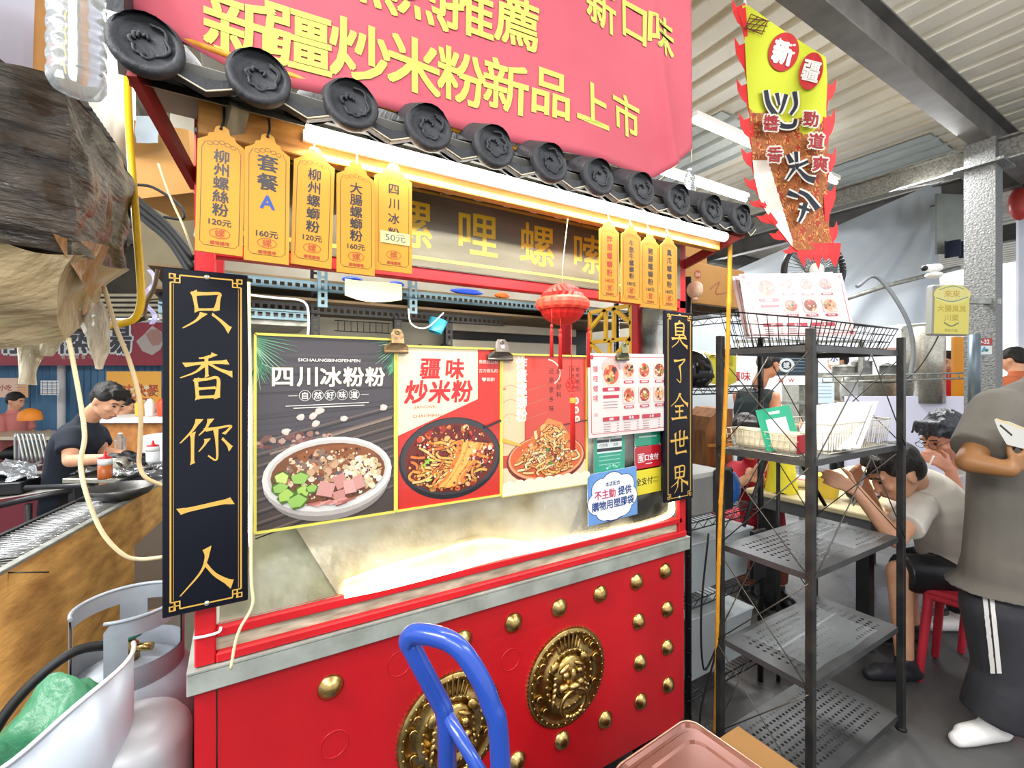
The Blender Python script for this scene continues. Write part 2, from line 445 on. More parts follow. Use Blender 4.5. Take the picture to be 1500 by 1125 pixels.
def on_cam(p, yaw=0.0, tilt=0.0, pitch=0.0):    # local frame facing the street side, turned by yaw
    a = -math.atan2(FW[0], FW[1]) + yaw
    return Matrix.Translation(p) @ Matrix.Rotation(a, 4, 'Z') @ Matrix.Rotation(PI / 2 + pitch, 4, 'X') @ Matrix.Rotation(tilt, 4, 'Z')
def wire(name, pts, r, m, label=None, cat=None, parent=None, group=None, n=7, smooth=True):
    b = MB(); b.tube(catmull(pts, 6) if smooth else pts, r, n)
    o = b.build(name, m, parent)
    if label: tag(o, label, cat, group)
    return o

# ================================================================= THE SETTING
b = MB(); b.box((-9, -3.5, -0.08), (14, 14, 0))
def floor_mat():
    m = mat('wet_concrete', '#5b5a58', 0.35, col2='#3a3a3a', scale=1.6, mix=0.4, bump=0.12, bscale=14, detail=8)
    nt = m.node_tree; bs = nt.nodes['Principled BSDF']
    n = nt.nodes.new('ShaderNodeTexNoise'); n.inputs['Scale'].default_value = 2.3; n.inputs['Detail'].default_value = 6
    r = nt.nodes.new('ShaderNodeMapRange'); r.inputs['From Min'].default_value = 0.4; r.inputs['From Max'].default_value = 0.62
    r.inputs['To Min'].default_value = 0.18; r.inputs['To Max'].default_value = 0.6
    tc = nt.nodes.new('ShaderNodeTexCoord'); nt.links.new(tc.outputs['Object'], n.inputs['Vector'])
    nt.links.new(n.outputs['Fac'], r.inputs['Value']); nt.links.new(r.outputs[0], bs.inputs['Roughness'])
    return m
struct('floor', b, floor_mat())

# corrugated roof: ribs run along Y, sheets lap every 1.2 m
ZC = 3.5
def corr(x0, x1, y0, y1, z, pitch=0.2, depth=0.035):
    b = MB(); n = int(round((x1 - x0) / pitch)); pr = []
    for i in range(n):
        x = x0 + i * pitch
        pr += [(x, 0), (x + pitch * 0.62, 0), (x + pitch * 0.7, depth), (x + pitch * 0.92, depth)]
    pr.append((x1, 0))
    for (xa, za), (xb, zb) in zip(pr, pr[1:]):
        b.quad((xa, y0, z + za), (xb, y0, z + zb), (xb, y1, z + zb), (xa, y1, z + za))
    return b
roofm = mat('corrugated_roof', '#ebe6d8', 0.5, 0.0, col2='#d2ccb9', scale=1.4, bump=0.03)
sky_m = mat('translucent_roof_sheet', '#cfd8d8', 0.5, col2='#b4bdbc', scale=2)
roof = MB()
o = struct('ceiling', corr(-6, 12, -1.0, 12, ZC), roofm)
for (x0, y0) in ((1.6, 4.6), (3.2, 2.2), (4.6, 4.0), (5.0, 1.5)):
    q = corr(x0, x0 + 0.8, y0, y0 + 1.5, ZC - 0.012).build('roof_sheet', sky_m, o)

galv = M_['galv']
beamm = mat('roof_beam_paint', '#6d6a66', 0.6, 0.2, col2='#565350', scale=6, bump=0.05)
# main beam along X (I-section), and galvanised truss along Y over the column
p0 = at(1160, 0, 2.45); colp = at(1440, 210, 3.45)
yb, zb = 1.55, 3.34
def ibeam(p, q, w, h, t=0.012):
    b = MB(); p, q = Vector(p), Vector(q)
    b.beam(p, q, t, h); b.beam(p + UP * h / 2, q + UP * h / 2, w, t); b.beam(p - UP * h / 2, q - UP * h / 2, w, t)
    return b
pcol = at(1440, 230, 3.45)
o = ibeam((-2, pcol.y, 3.32), (10, pcol.y, 3.32), 0.12, 0.24).build('trim_roof_beam', beamm); o['kind'] = 'structure'
o = ibeam((pcol.x, -1, 3.10), (pcol.x, 10, 3.10), 0.12, 0.16).build('trim_roof_truss', mat('crusty_galvanised', '#8f8e88', 0.7, 0.2, col2='#5b5a56', scale=60, bump=0.5, bscale=90)); o['kind'] = 'structure'
for yy in (4.6, 7.2):
    o = ibeam((-5, yy, 3.36), (11, yy, 3.36), 0.1, 0.18).build('trim_roof_purlin', beamm); o['kind'] = 'structure'
for xx in (6.2, 8.6):
    o = ibeam((xx, -1, 3.30), (xx, 11, 3.30), 0.1, 0.2).build('trim_roof_rafter', beamm); o['kind'] = 'structure'

# galvanised column with its plates, steel flat behind
cm = mat('pitted_galvanised', '#8b8c89', 0.65, 0.3, col2='#55565a', scale=70, bump=0.4, bscale=80)
col_ = thing('steel_column', 'speckled grey galvanised roof column on the right with a small plate on it', 'column', (pcol.x, pcol.y, 0))
a_ = math.atan2(FW[1], FW[0]) * 0
b = MB(); b.box((pcol.x - 0.085, pcol.y - 0.085, 0), (pcol.x + 0.085, pcol.y + 0.085, 3.2)); b.build('post', cm, col_)
b = MB(); b.box((pcol.x - 0.14, pcol.y - 0.14, 3.0), (pcol.x + 0.14, pcol.y + 0.14, 3.02)); b.build('cap_plate', cm, col_)
pt = Print(on_cam(at(1441, 505, 3.31)))
pt.rect(-0.062, -0.002, 0.062, 0.048, '#b5352c'); pt.text('D-32', 0, 0.022, 0.03, '#ffffff', 0.02)
pt.rect(-0.06, -0.07, 0.06, -0.008, '#e8eef0'); pt.blob(0.0, -0.035, 0.028, '#5aa0c8', R, asp=0.5); pt.blob(0.02, -0.04, 0.014, '#3a7a50', R)
pt.build('number_plate', col_)
o = MB(); o.box((pcol.x + 0.24, pcol.y - 0.03, 0), (pcol.x + 0.32, pcol.y + 0.03, 3.2))
tag(o.build('steel_flat_post', mat('pale_steel_post', '#b9c0c8', 0.5, 0.3, col2='#9aa2ab', scale=9), None), 'pale grey steel post close behind the speckled column', 'post')

# lamps under the roof
def batten(p, q, label, warm=True):
    t = thing('ceiling_light', label, 'light', (Vector(p) + Vector(q)) / 2)
    b = MB(); b.beam(Vector(p) + UP * 0.035, Vector(q) + UP * 0.035, 0.07, 0.03); b.build('housing', M_['white'], t)
    b = MB(); b.tube([p, q], 0.016, 8)
    b.build('tube', mat('warm_tube', '#ffe6a0', emit=9) if warm else mat('cool_tube', '#f2fbff', emit=12), t)
a1 = atz(1015, 176, 3.12); a2 = atz(1243, 262, 3.12); a2.y = a1.y
batten(a1, a2, 'warm yellow tube lamp under the roof, crossing behind the hanging flag')
a1 = atz(940, 243, 3.05); a2 = atz(1096, 292, 3.05); a2.y = a1.y
batten(a1, a2, 'white tube lamp under the roof just above the right end of the tiled eave', False)

# ================================================================= THE CART
YF = 1.10; XL, XR = -0.075, 1.394
cart = thing('food_cart', 'red wooden noodle cart with brass studs, glass front and dark tiled canopy', 'food cart', (0.66, 1.4, 0.0))
def part(name, mb, m, label=None, parent=None):
    o = mb.build(name, m, parent or cart)
    if label: o['label'] = label
    LAST[0] = o
    return o
LAST = [None]
red = M_['red']; rp = M_['redpanel']
b = MB(); b.box((XL, YF, 0.2), (XL + 0.036, YF + 0.7, 0.862)); part('side_panel', b, rp)
b = MB(); b.box((XR - 0.03, YF + 0.01, 0.2), (XR, YF + 0.7, 0.862)); part('side_panel', b, rp)
b = MB(); b.box((XL + 0.039, YF + 0.003, 0.2), (XR - 0.032, YF + 0.03, 0.862)); part('front_panel', b, rp)
b = MB(); b.box((XL, YF + 0.05, 0.17), (XR, YF + 0.68, 0.2)); part('base_frame', b, M_['black'])
for xx in (0.02, 1.3):
    for yy in (YF + 0.1, YF + 0.6):
        b = MB(); b.lathe([(0.02, -0.018), (0.08, -0.018), (0.085, 0), (0.08, 0.018), (0.02, 0.018)], (xx, yy, 0.085), (1, 0, 0), 16)
        b.box((xx - 0.03, yy - 0.02, 0.085), (xx - 0.02, yy + 0.02, 0.18)); b.box((xx + 0.02, yy - 0.02, 0.085), (xx + 0.03, yy + 0.02, 0.18))
        part('wheel', b, M_['rubber'])
# counter edge: galvanised angle, red rails, pale groove
b = MB(); b.box((XL - 0.012, YF - 0.012, 0.822), (XR + 0.008, YF - 0.002, 0.866), bev=0.002)
b.box((XL - 0.012, YF - 0.012, 0.863), (XR + 0.008, YF + 0.7, 0.868)); part('counter_edging', b, mat('dull_zinc', '#aab0a8', 0.5, 0.35, col2='#85897f', scale=12, bump=0.06))
b = MB(); b.box((XL + 0.036, YF - 0.004, 0.869), (XR, YF + 0.03, 0.889), bev=0.003); part('lower_rail', b, red)
b = MB(); b.box((XL + 0.036, YF + 0.012, 0.889), (XR - 0.02, YF + 0.03, 0.918)); part('groove_board', b, mat('grimy_cream', '#cfc7ae', 0.6, col2='#6d6248', scale=14, mix=0.2, stretch=(1, 1, 5)))
b = MB(); b.box((XL + 0.036, YF + 0.0, 0.918), (XR - 0.02, YF + 0.026, 0.939), bev=0.003); part('upper_rail', b, red)
# posts
def post(x, y, z0, z1, w=0.036, d=0.036, m=red):
    b = MB(); b.box((x, y, z0), (x + w, y + d, z1), bev=0.003); return part('post', b, m)
post(XL, YF - 0.002, 0.869, 1.93)
post(XR - 0.036, YF + 0.0, 0.869, 1.93)
post(XL, YF + 0.664, 0.869, 1.98); post(XR - 0.04, YF + 0.664, 0.869, 1.98)
post(XR - 0.034, YF + 0.2, 0.869, 1.9)
b = MB(); b.box((XL, YF, 1.69), (XR, YF + 0.03, 1.722), bev=0.003); part('top_rail', b, red)
b = MB(); b.box((XL, YF, 1.93), (XR, YF + 0.03, 1.96)); b.box((XL, YF + 0.66, 1.95), (XR, YF + 0.69, 1.98)); part('roof_rail', b, red)
for xx in (XL - 0.065, XR + 0.045):    # brackets under the canopy
    b = MB(); b.beam((xx, 0.91, 1.925), (xx + (0.065 if xx < 0 else -0.06), YF + 0.03, 1.84), 0.014, 0.03)
    b.beam((xx, 0.92, 1.93), (xx, 1.75, 2.3), 0.016, 0.05); part('canopy_bracket', b, mat('dull_red_trim', '#9d2a26', 0.5, col2='#7c1f1e', scale=9))
# work table, inner sheet, back splash
b = MB(); b.box((XL + 0.04, YF + 0.03, 0.868), (XR - 0.03, YF + 0.68, 0.9)); part('worktop', b, M_['steel'])
ds = M_['dirtysteel']
b = MB()
b.grid(lambda u, v: Vector((0.215 + (1.345 - 0.215) * u - 0.16 * v * (1 - u), YF + 0.045 + 0.16 * v, 0.905 + 0.29 * v + 0.012 * math.sin(u * 9) * math.sin(PI * v))), 24, 6)
part('splash_sheet', b, ds, 'stained steel sheet sloping behind the glass')
b = MB(); b.grid(lambda u, v: Vector((-0.035 + 0.25 * u - 0.16 * v * u, YF + 0.05 + 0.12 * u * 0 + 0.17 * v, 0.905 + 0.29 * v)), 6, 6)
part('splash_sheet', b, mat('greenish_steel', '#a7a884', 0.3, 0.35, col2='#6f7257', scale=6, bump=0.1, bscale=40), 'greenish left piece of the steel sheet')
b = MB(); b.box((XL + 0.04, YF + 0.655, 0.9), (XR - 0.04, YF + 0.665, 1.2)); part('back_splash', b, M_['steel'])
for i, (x, c_) in enumerate(((0.5, '#d9d2bd'), (0.8, '#c9c2a8'), (1.08, '#d6cdb4'))):
    b = MB(); b.box((x - 0.12, YF + 0.3, 0.9), (x + 0.12, YF + 0.5, 1.02), bev=0.01); part('container', b, mat('tray_%d' % i, c_, 0.4, 0.2))
# glass: one clouded front pane, a side pane, dust
gm = bpy.data.materials.new('clouded_glass'); gm.use_nodes = True
nt = gm.node_tree; nt.nodes.clear(); out = nt.nodes.new('ShaderNodeOutputMaterial')
tr = nt.nodes.new('ShaderNodeBsdfTransparent'); gl = nt.nodes.new('ShaderNodeBsdfGlossy'); df = nt.nodes.new('ShaderNodeBsdfDiffuse')
gl.inputs['Roughness'].default_value = 0.06; df.inputs['Color'].default_value = (0.8, 0.78, 0.66, 1)
m1 = nt.nodes.new('ShaderNodeMixShader'); m2 = nt.nodes.new('ShaderNodeMixShader'); fr = nt.nodes.new('ShaderNodeFresnel')
nz = nt.nodes.new('ShaderNodeTexNoise'); nz.inputs['Scale'].default_value = 5; nz.inputs['Detail'].default_value = 12
tcn = nt.nodes.new('ShaderNodeTexCoord'); mr = nt.nodes.new('ShaderNodeMapRange')
mr.inputs['From Min'].default_value = 0.42; mr.inputs['From Max'].default_value = 0.72; mr.inputs['To Min'].default_value = 0.02; mr.inputs['To Max'].default_value = 0.5
L_ = nt.links
L_.new(tcn.outputs['Object'], nz.inputs['Vector']); L_.new(nz.outputs['Fac'], mr.inputs['Value'])
L_.new(mr.outputs[0], m1.inputs[0]); L_.new(tr.outputs[0], m1.inputs[1]); L_.new(df.outputs[0], m1.inputs[2])
L_.new(fr.outputs[0], m2.inputs[0]); L_.new(m1.outputs[0], m2.inputs[1]); L_.new(gl.outputs[0], m2.inputs[2]); L_.new(m2.outputs[0], out.inputs[0])
b = MB(); b.box((XL + 0.037, YF + 0.012, 0.94), (XR - 0.037, YF + 0.017, 1.5)); part('glass_pane', b, gm)
b = MB(); b.box((XR - 0.02, YF + 0.04, 0.94), (XR - 0.016, YF + 0.2, 1.72)); part('glass_pane', b, gm)
# warm light strip at the foot of the glass, running up at the right end; a second glowing line stands for its reflection
pts = [aty(505, 873, YF + 0.004), aty(560, 862, YF + 0.004), aty(640, 842, YF + 0.004), aty(730, 817, YF + 0.004), aty(800, 802, YF + 0.004), aty(880, 783, YF + 0.004), aty(960, 763, YF + 0.004), aty(984, 752, YF + 0.004), aty(986, 735, YF + 0.004)]
b = MB(); b.tube(catmull(pts, 5), 0.0055, 8); part('strip_or_reflection', b, M_['led'])
def onsheet(px, py):   # a point on the sloping sheet seen at that place
    best = None
    for k in range(200):
        v = k / 199; Y = YF + 0.035 + 0.16 * v; p = aty(px, py, Y); e = abs(p.z - (0.905 + 0.29 * v))
        if best is None or e < best[0]: best = (e, p)
    return best[1]
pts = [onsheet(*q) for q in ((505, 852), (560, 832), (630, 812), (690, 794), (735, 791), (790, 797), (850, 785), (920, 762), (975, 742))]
b = MB(); b.tube(catmull(pts, 5), 0.0035, 8); part('strip_or_reflection', b, M_['led'])  # emissive tube shaped as the strip's reflection in the steel
# the front strip's own light; an area light shining down into the case
area('strip_glow', (0.78, YF + 0.022, 0.952), (0.78, YF + 0.2, 1.06), 1.12, 0.012, 1.1, (1, 0.92, 0.72))
area('case_lamp', (0.66, YF + 0.2, 1.5), (0.66, YF + 0.16, 0.9), 1.2, 0.03, 2.2, (1, 0.95, 0.8))

# studs
brass = M_['brass']
studs = [(484, 1006), (677, 938), (752, 912), (819, 890), (879, 870), (932, 852), (974, 836), (935, 910), (977, 892), (937, 970), (977, 948), (938, 1027), (978, 1003), (886, 1054), (823, 1084), (757, 1115), (690, 1150), (611, 1180)]
for i, (px, py) in enumerate(studs):
    p = aty(px, py, YF + 0.003); b = MB()
    b.lathe([(0.028, 0), (0.0285, 0.003), (0.025, 0.006), (0.021, 0.011), (0.014, 0.017), (0.007, 0.02), (0.0, 0.0205)], p, (0, -1, 0), 22, cap=False)
    part('stud', b, brass)
for (px, py) in ((585, 972), (490, 1090), (748, 966)):
    p = aty(px, py, YF + 0.0025); b = MB()
    b.tube([p + Vector((0.03 * math.cos(t * PI / 12), 0, 0.03 * math.sin(t * PI / 12))) for t in range(24)], 0.0012, 5, closed=True)
    part('stud_mark', b, rp)
# lion-head door knockers
for (px, py) in ((830, 990), (661, 1066)):
    c = aty(px, py, YF + 0.003); b = MB(); n = 72
    r0 = 0.148
    # toothed rim
    ring = []
    for k in range(n * 2):
        t = PI * k / n; rr = r0 if k % 2 else r0 - 0.006
        ring.append((c.x + rr * math.cos(t), c.z + rr * math.sin(t)))
    b.prism([(x, c.y, z) for x, z in ring], (0, -0.006, 0))
    b.lathe([(0.142, 0.006), (0.136, 0.011), (0.128, 0.011), (0.124, 0.007), (0.09, 0.009), (0.086, 0.014), (0.08, 0.014), (0.076, 0.01), (0.0, 0.012)], c, (0, -1, 0), 48, cap=False)
    for k in range(34):
        t = 2 * PI * k / 34; b.ell((c.x + 0.1325 * math.cos(t), c.y - 0.011, c.z + 0.1325 * math.sin(t)), (0.0035, 0.003, 0.0035), None, 6, 4)
    for k in range(24):
        t = 2 * PI * k / 24; b.ell((c.x + 0.083 * math.cos(t), c.y - 0.014, c.z + 0.083 * math.sin(t)), (0.0055, 0.004, 0.0055), None, 6, 4)
    for (ax, az, ar) in ((-0.07, 0.085, .01), (-0.095, 0.062, .009), (-0.105, 0.03, .01), (0.07, 0.09, .009), (0.092, 0.07, .009), (0.105, 0.03, .012), (-0.105, -0.03, .009), (0.1, -0.045, .01), (-0.085, -0.07, .008), (0.0, -0.118, .007)):
        b.tube([Vector((c.x + ax + ar * math.cos(t * PI / 5), c.y - 0.011, c.z + az + ar * math.sin(t * PI / 5))) for t in range(8)], 0.0028, 5)
    for k in range(7):   # flame crest above
        t = PI / 2 + (k - 3) * 0.13; q = Vector((math.cos(t), 0, math.sin(t)))
        b.cap_seg(c + q * 0.09 + Vector((0, -0.01, 0)), c + q * (0.112 + 0.01 * (3 - abs(k - 3))) + Vector((0, -0.01, 0)), 0.006, 0.002, 6)
    part('knocker_plate', b, brass)
    kp = LAST[0]
    # face
    b = MB()
    def fe(x, z, d, rx, rz, ry, rot=0): b.ell((c.x + x, c.y - d, c.z + z), (rx, ry, rz), Matrix.Rotation(rot, 3, 'Y'), 12, 8)
    fe(0, 0.005, 0.012, 0.062, 0.066, 0.02); fe(0, 0.012, 0.032, 0.012, 0.03, 0.012); fe(0, -0.006, 0.04, 0.02, 0.011, 0.012)
    for sg in (-1, 1):
        fe(sg * 0.026, 0.026, 0.03, 0.012, 0.012, 0.01); fe(sg * 0.028, 0.044, 0.026, 0.022, 0.008, 0.009, sg * 0.5)
        fe(sg * 0.028, -0.012, 0.026, 0.02, 0.014, 0.012); fe(sg * 0.056, 0.05, 0.016, 0.014, 0.02, 0.01, -sg * 0.6)
        for k in range(5): fe(sg * (0.05 + 0.003 * k), 0.02 - 0.018 * k, 0.016, 0.012, 0.006, 0.007, sg * (0.4 + 0.25 * k))
        fe(sg * 0.012, -0.034, 0.03, 0.004, 0.008, 0.006)
    fe(0, -0.03, 0.024, 0.026, 0.01, 0.012)
    face = b.build('lion_face', brass, kp)
    b = MB(); rc = c + Vector((0, -0.034, -0.058)); b.tube([rc + Vector((0.046 * math.cos(t * PI / 14), -0.004 * math.sin(t * PI / 14), 0.04 * math.sin(t * PI / 14))) for t in range(28)], 0.0062, 8, closed=True)
    for k in range(5): t = -PI / 2 + (k - 2) * 0.28; b.ell(rc + Vector((0.046 * math.cos(t), 0, 0.04 * math.sin(t))), 0.0085, None, 8, 6)
    b.build('knocker_ring', brass, kp)

# roof: cap tiles with round ends, pan tiles with pointed drips
TY, TZ, SL = 0.883, 1.952, math.radians(27)
up_ = Vector((0, math.cos(SL), math.sin(SL))); nr_ = Vector((0, -math.sin(SL), math.cos(SL)))
tile = M_['tile']
for i in range(11):
    x = -0.12 + 0.15 * i
    b = MB(); c = Vector((x, TY, TZ)); L0 = 0.62
    rows = []
    for q in (0, L0):
        rows.append([b.V(c + up_ * q + Vector((0.044 * math.cos(PI * k / 10), 0, 0)) + nr_ * 0.044 * math.sin(PI * k / 10)) for k in range(11)])
    for k in range(10): b.Fc([rows[0][k], rows[0][k + 1], rows[1][k + 1], rows[1][k]], True)
    part('cap_tile', b, tile); ct = LAST[0]
    b = MB(); b.lathe([(0.0, -0.012), (0.046, -0.012), (0.049, -0.004), (0.049, 0.006), (0.045, 0.010), (0.038, 0.010), (0.036, 0.006), (0.0, 0.006)], c, (0, -1, 0.12), 26, cap=False)
    rr = random.Random(i)
    for k in range(9):      # moulded beast relief
        t = k * 0.75 + rr.random(); q = 0.006 + 0.0026 * k
        b.tube(catmull([c + Vector((q * math.cos(t), -0.008, q * math.sin(t))), c + Vector(((q + .006) * math.cos(t + .6), -0.0095, (q + .006) * math.sin(t + .6))), c + Vector(((q + .002) * math.cos(t + 1.2), -0.008, (q + .002) * math.sin(t + 1.2)))], 3), 0.0026, 5)
    b.build('tile_end', tile, ct)
for i in range(11):
    x = -0.045 + 0.15 * i
    if i == 10: x = 1.44
    b = MB(); hw = 0.062 if i < 10 else 0.03
    def pan(u, v): 
        xx = (u - 0.5) * 2 * hw
        return Vector((x + xx, TY + 0.02, TZ - 0.012)) + up_ * (v * 0.6) - nr_ * (0.03 * (1 - (xx / hw) ** 2))
    b.grid(pan, 8, 1)
    part('pan_tile', b, tile); ct = LAST[0]
    b = MB(); n = 12; top = []; bot = []
    for k in range(n + 1):
        xx = (k / n - 0.5) * 2; top.append((x + xx * hw, TZ + 0.004 - 0.026 * (1 - xx * xx))); bot.append((x + xx * hw, TZ - 0.020 - 0.026 * (1 - abs(xx)) ** 0.9))
    b.prism([(p[0], TY + 0.004, p[1]) for p in top] + [(p[0], TY + 0.004, p[1]) for p in bot[::-1]], (0, 0.014, 0))
    b.build('drip_edge', tile, ct)
    b = MB(); b.tube([(p[0], TY + 0.002, p[1] + 0.002) for p in bot], 0.0014, 5); b.build('drip_rim', M_['cream'], ct)
b = MB(); b.beam((-0.155, TY + 0.03, TZ - 0.0), (-0.155, 1.75, 2.38), 0.012, 0.07)
part('gable_board', b, mat('grey_gable', '#6b655f', 0.7, col2='#4f4a46', scale=6))
b = MB(); b.prism([(-0.165, TY - 0.01, TZ + 0.03), (-0.165, TY - 0.01, TZ + 0.075), (-0.175, TY + 0.12, TZ + 0.32), (-0.165, TY + 0.2, TZ + 0.16)], (0.02, 0, 0)); part('eave_corner', b, tile)
b = MB(); b.box((-0.14, YF - 0.18, 1.958), (1.46, YF + 0.0, 1.966)); b.beam((-0.14, 1.1, 1.965), (-0.14, 1.1, 1.967), 0.01, 0.01)
part('roof_board', b, mat('grey_board', '#a9a698', 0.6, col2='#8c897c', scale=5))
b = MB(); b.quad((-0.15, TY + 0.03, TZ - 0.045), (1.47, TY + 0.03, TZ - 0.045), (1.47, 1.78, 2.3), (-0.15, 1.78, 2.3)); part('roof_deck', b, mat('roof_deck', '#8d8670', 0.7))
# timber under the eave, lamp on it, hooks rail
b = MB(); b.box((-0.06, 0.957, 1.870), (1.385, 0.985, 1.930), bev=0.002); part('eave_timber', b, M_['wood'])
b = MB(); b.beam((-0.05, 1.02, 1.93), (-0.05, 1.1, 1.86), 0.03, 0.06); b.beam((0.0, 0.94, 1.925), (-0.06, 1.1, 1.72), 0.028, 0.03); part('brace_timber', b, mat('grey_timber', '#a59a80', 0.7, col2='#7d7258', scale=8, stretch=(8, 1, 1)))
b = MB(); b.box((0.105, 0.942, 1.896), (1.372, 0.956, 1.914)); part('lamp_housing', b, M_['white'])
b = MB(); b.box((-0.13, 0.915, 1.926), (1.43, 0.925, 1.962)); part('fascia_strip', b, mat('grey_fascia', '#5c5a54', .6, 0, col2='#47453f', scale=6))
b = MB(); b.tube([(0.108, 0.930, 1.904), (1.37, 0.930, 1.904)], 0.0145, 12); part('lamp_tube', b, M_['ledw'], 'long bright white tube under the eave')
l = bpy.data.lights.new('eave_lamp', 'AREA'); l.shape = 'RECTANGLE'; l.size = 1.25; l.size_y = 0.02; l.energy = 9; l.color = (1, 0.94, 0.8)
lo = bpy.data.objects.new('eave_lamp', l); lo.location = (0.74, 0.93, 1.885); C.objects.link(lo)
# scalloped trim and sign board
b = MB()
for k in range(16):
    x = 0.02 + 0.088 * k; b.prism([(x + 0.03 * math.cos(PI + PI * j / 8), YF - 0.012, 1.932 + 0.018 * math.sin(PI + PI * j / 8)) for j in range(9)], (0, 0.004, 0))
b.beam((XL, YF - 0.012, 1.932), (XR, YF - 0.012, 1.932), 0.006, 0.006); part('scalloped_trim', b, M_['white'])
b = MB(); b.box((-0.04, YF - 0.006, 1.722), (1.355, YF - 0.001, 1.93)); part('name_board', b, mat('bronze_board', '#7d786b', 0.25, 0.3, col2='#625d4d', scale=4, stretch=(1, 1, 6)), 'dark bronze board with gold characters')
nb = LAST[0]
pr = Print(on_front(0.66, YF - 0.0065, 1.826))
for i, ch in enumerate('螺哩螺嗦'):
    pr.text(ch, 0.36 + 0.19 * i - 0.66, 0.0, 0.115, '#f0c832', 0.012)
pr.frame(-0.66, -0.083, 0.66, 0.083, 0.005, '#e8c65a')
pr.build('lettering', nb, print_mat('gold_print', 0.35))
for x in (0.44, 0.9):
    b = MB(); b.ell((x, YF - 0.01, 1.912), 0.005, None, 8, 6); b.build('screw', brass, nb)
# yellow lattice on the right side
lx = XR - 0.025; b = MB(); y0, y1, z0, z1 = YF + 0.245, YF + 0.5, 1.42, 1.735
for p, q in (((y0, z0), (y0, z1)), ((y1, z0), (y1, z1)), ((y0, z0), (y1, z0)), ((y0, z1), (y1, z1)), ((y0, 1.6), (y1, 1.6)), ((y0 + .1, 1.6), (y0 + .1, z1)), ((y0 + .15, 1.6), (y0 + .15, z1)),
             ((y0, 1.66), (y0 + .1, z1)), ((y1, 1.66), (y0 + .15, z1)), ((y0, z0), (y1, 1.6)), ((y0, 1.6), (y1, z0)), ((y0 + .125, z0), (y0 + .125, 1.6))):
    b.beam((lx, *p), (lx, *q), 0.016, 0.012, (1, 0, 0))
part('lattice', b, mat('yellow_lattice_paint', '#e3b32a', 0.5))

# ================================================================= SIGNS ON THE CART
pm = print_mat(); pgloss = print_mat('glossy_print', 0.2, 0.3); pgold = print_mat('gold_print', 0.35)
def fret(pr, w, h, m, lw, col):
    """frame with stepped fret corners"""
    x, y = w / 2 - m, h / 2 - m; k = m * 1.15
    pr.line([(-x + k, y), (x - k, y)], lw, col); pr.line([(-x + k, -y), (x - k, -y)], lw, col)
    pr.line([(-x, -y + k), (-x, y - k)], lw, col); pr.line([(x, -y + k), (x, y - k)], lw, col)
    for sx in (-1, 1):
        for sy in (-1, 1):
            P = lambda a, c: (sx * (x - a * k), sy * (y - c * k))
            pr.line([P(1.0, 0), P(1.0, 1.0), P(0, 1.0)], lw * .8, col)
            pr.line([P(0.45, 0.45), P(-0.1, 0.45), P(-0.1, -0.1), P(0.45, -0.1), P(0.45, 1.0)], lw * .8, col)
            pr.line([P(0.45, 0.45), P(1.0, 0.45)], lw * .8, col)
def couplet(chars, c, w, h, label):
    t = thing('couplet_board', label, 'sign', c)
    b = MB(); b.obox(c + Vector((0, 0.006, 0)), (w / 2, 0.006, h / 2), bev=0.0015); b.build('board', M_['lacquer'], t)
    pr = Print(on_front(c.x, c.y - 0.0005, c.z)); fret(pr, w, h, 0.0125 * w / 0.14, 0.0028, '#d9ab4a')
    pr.line([(-w / 2 + .017, -h / 2 + .03), (-w / 2 + .017, h / 2 - .03)], 0.001, '#b98d3a'); pr.line([(w / 2 - .017, -h / 2 + .03), (w / 2 - .017, h / 2 - .03)], 0.001, '#b98d3a')
    n = len(chars); top = h / 2 - 0.035 - 0.045; bot = -h / 2 + 0.035 + 0.04
    for i, ch in enumerate(chars): pr.brush(ch, 0, top + (bot - top) * i / (n - 1), w * 0.66, '#dcae50', fat=1.05)
    pr.build('lettering', t, pgold)
    for z in (h / 2 - 0.012, -h / 2 + 0.012):
        b = MB(); b.ell(c + Vector((0, -0.001, z)), (0.005, 0.003, 0.005), None, 10, 6); b.build('screw', M_['steel'], t)
    return t
couplet('只香你一人', Vector((-0.053, 1.076, 1.323)), 0.14, 0.662, 'tall black lacquer board with five gold characters at the cart\'s left end')
couplet('臭了全世界', Vector((1.328, 1.076, 1.342)), 0.145, 0.662, 'tall black lacquer board with five gold characters at the cart\'s right end')

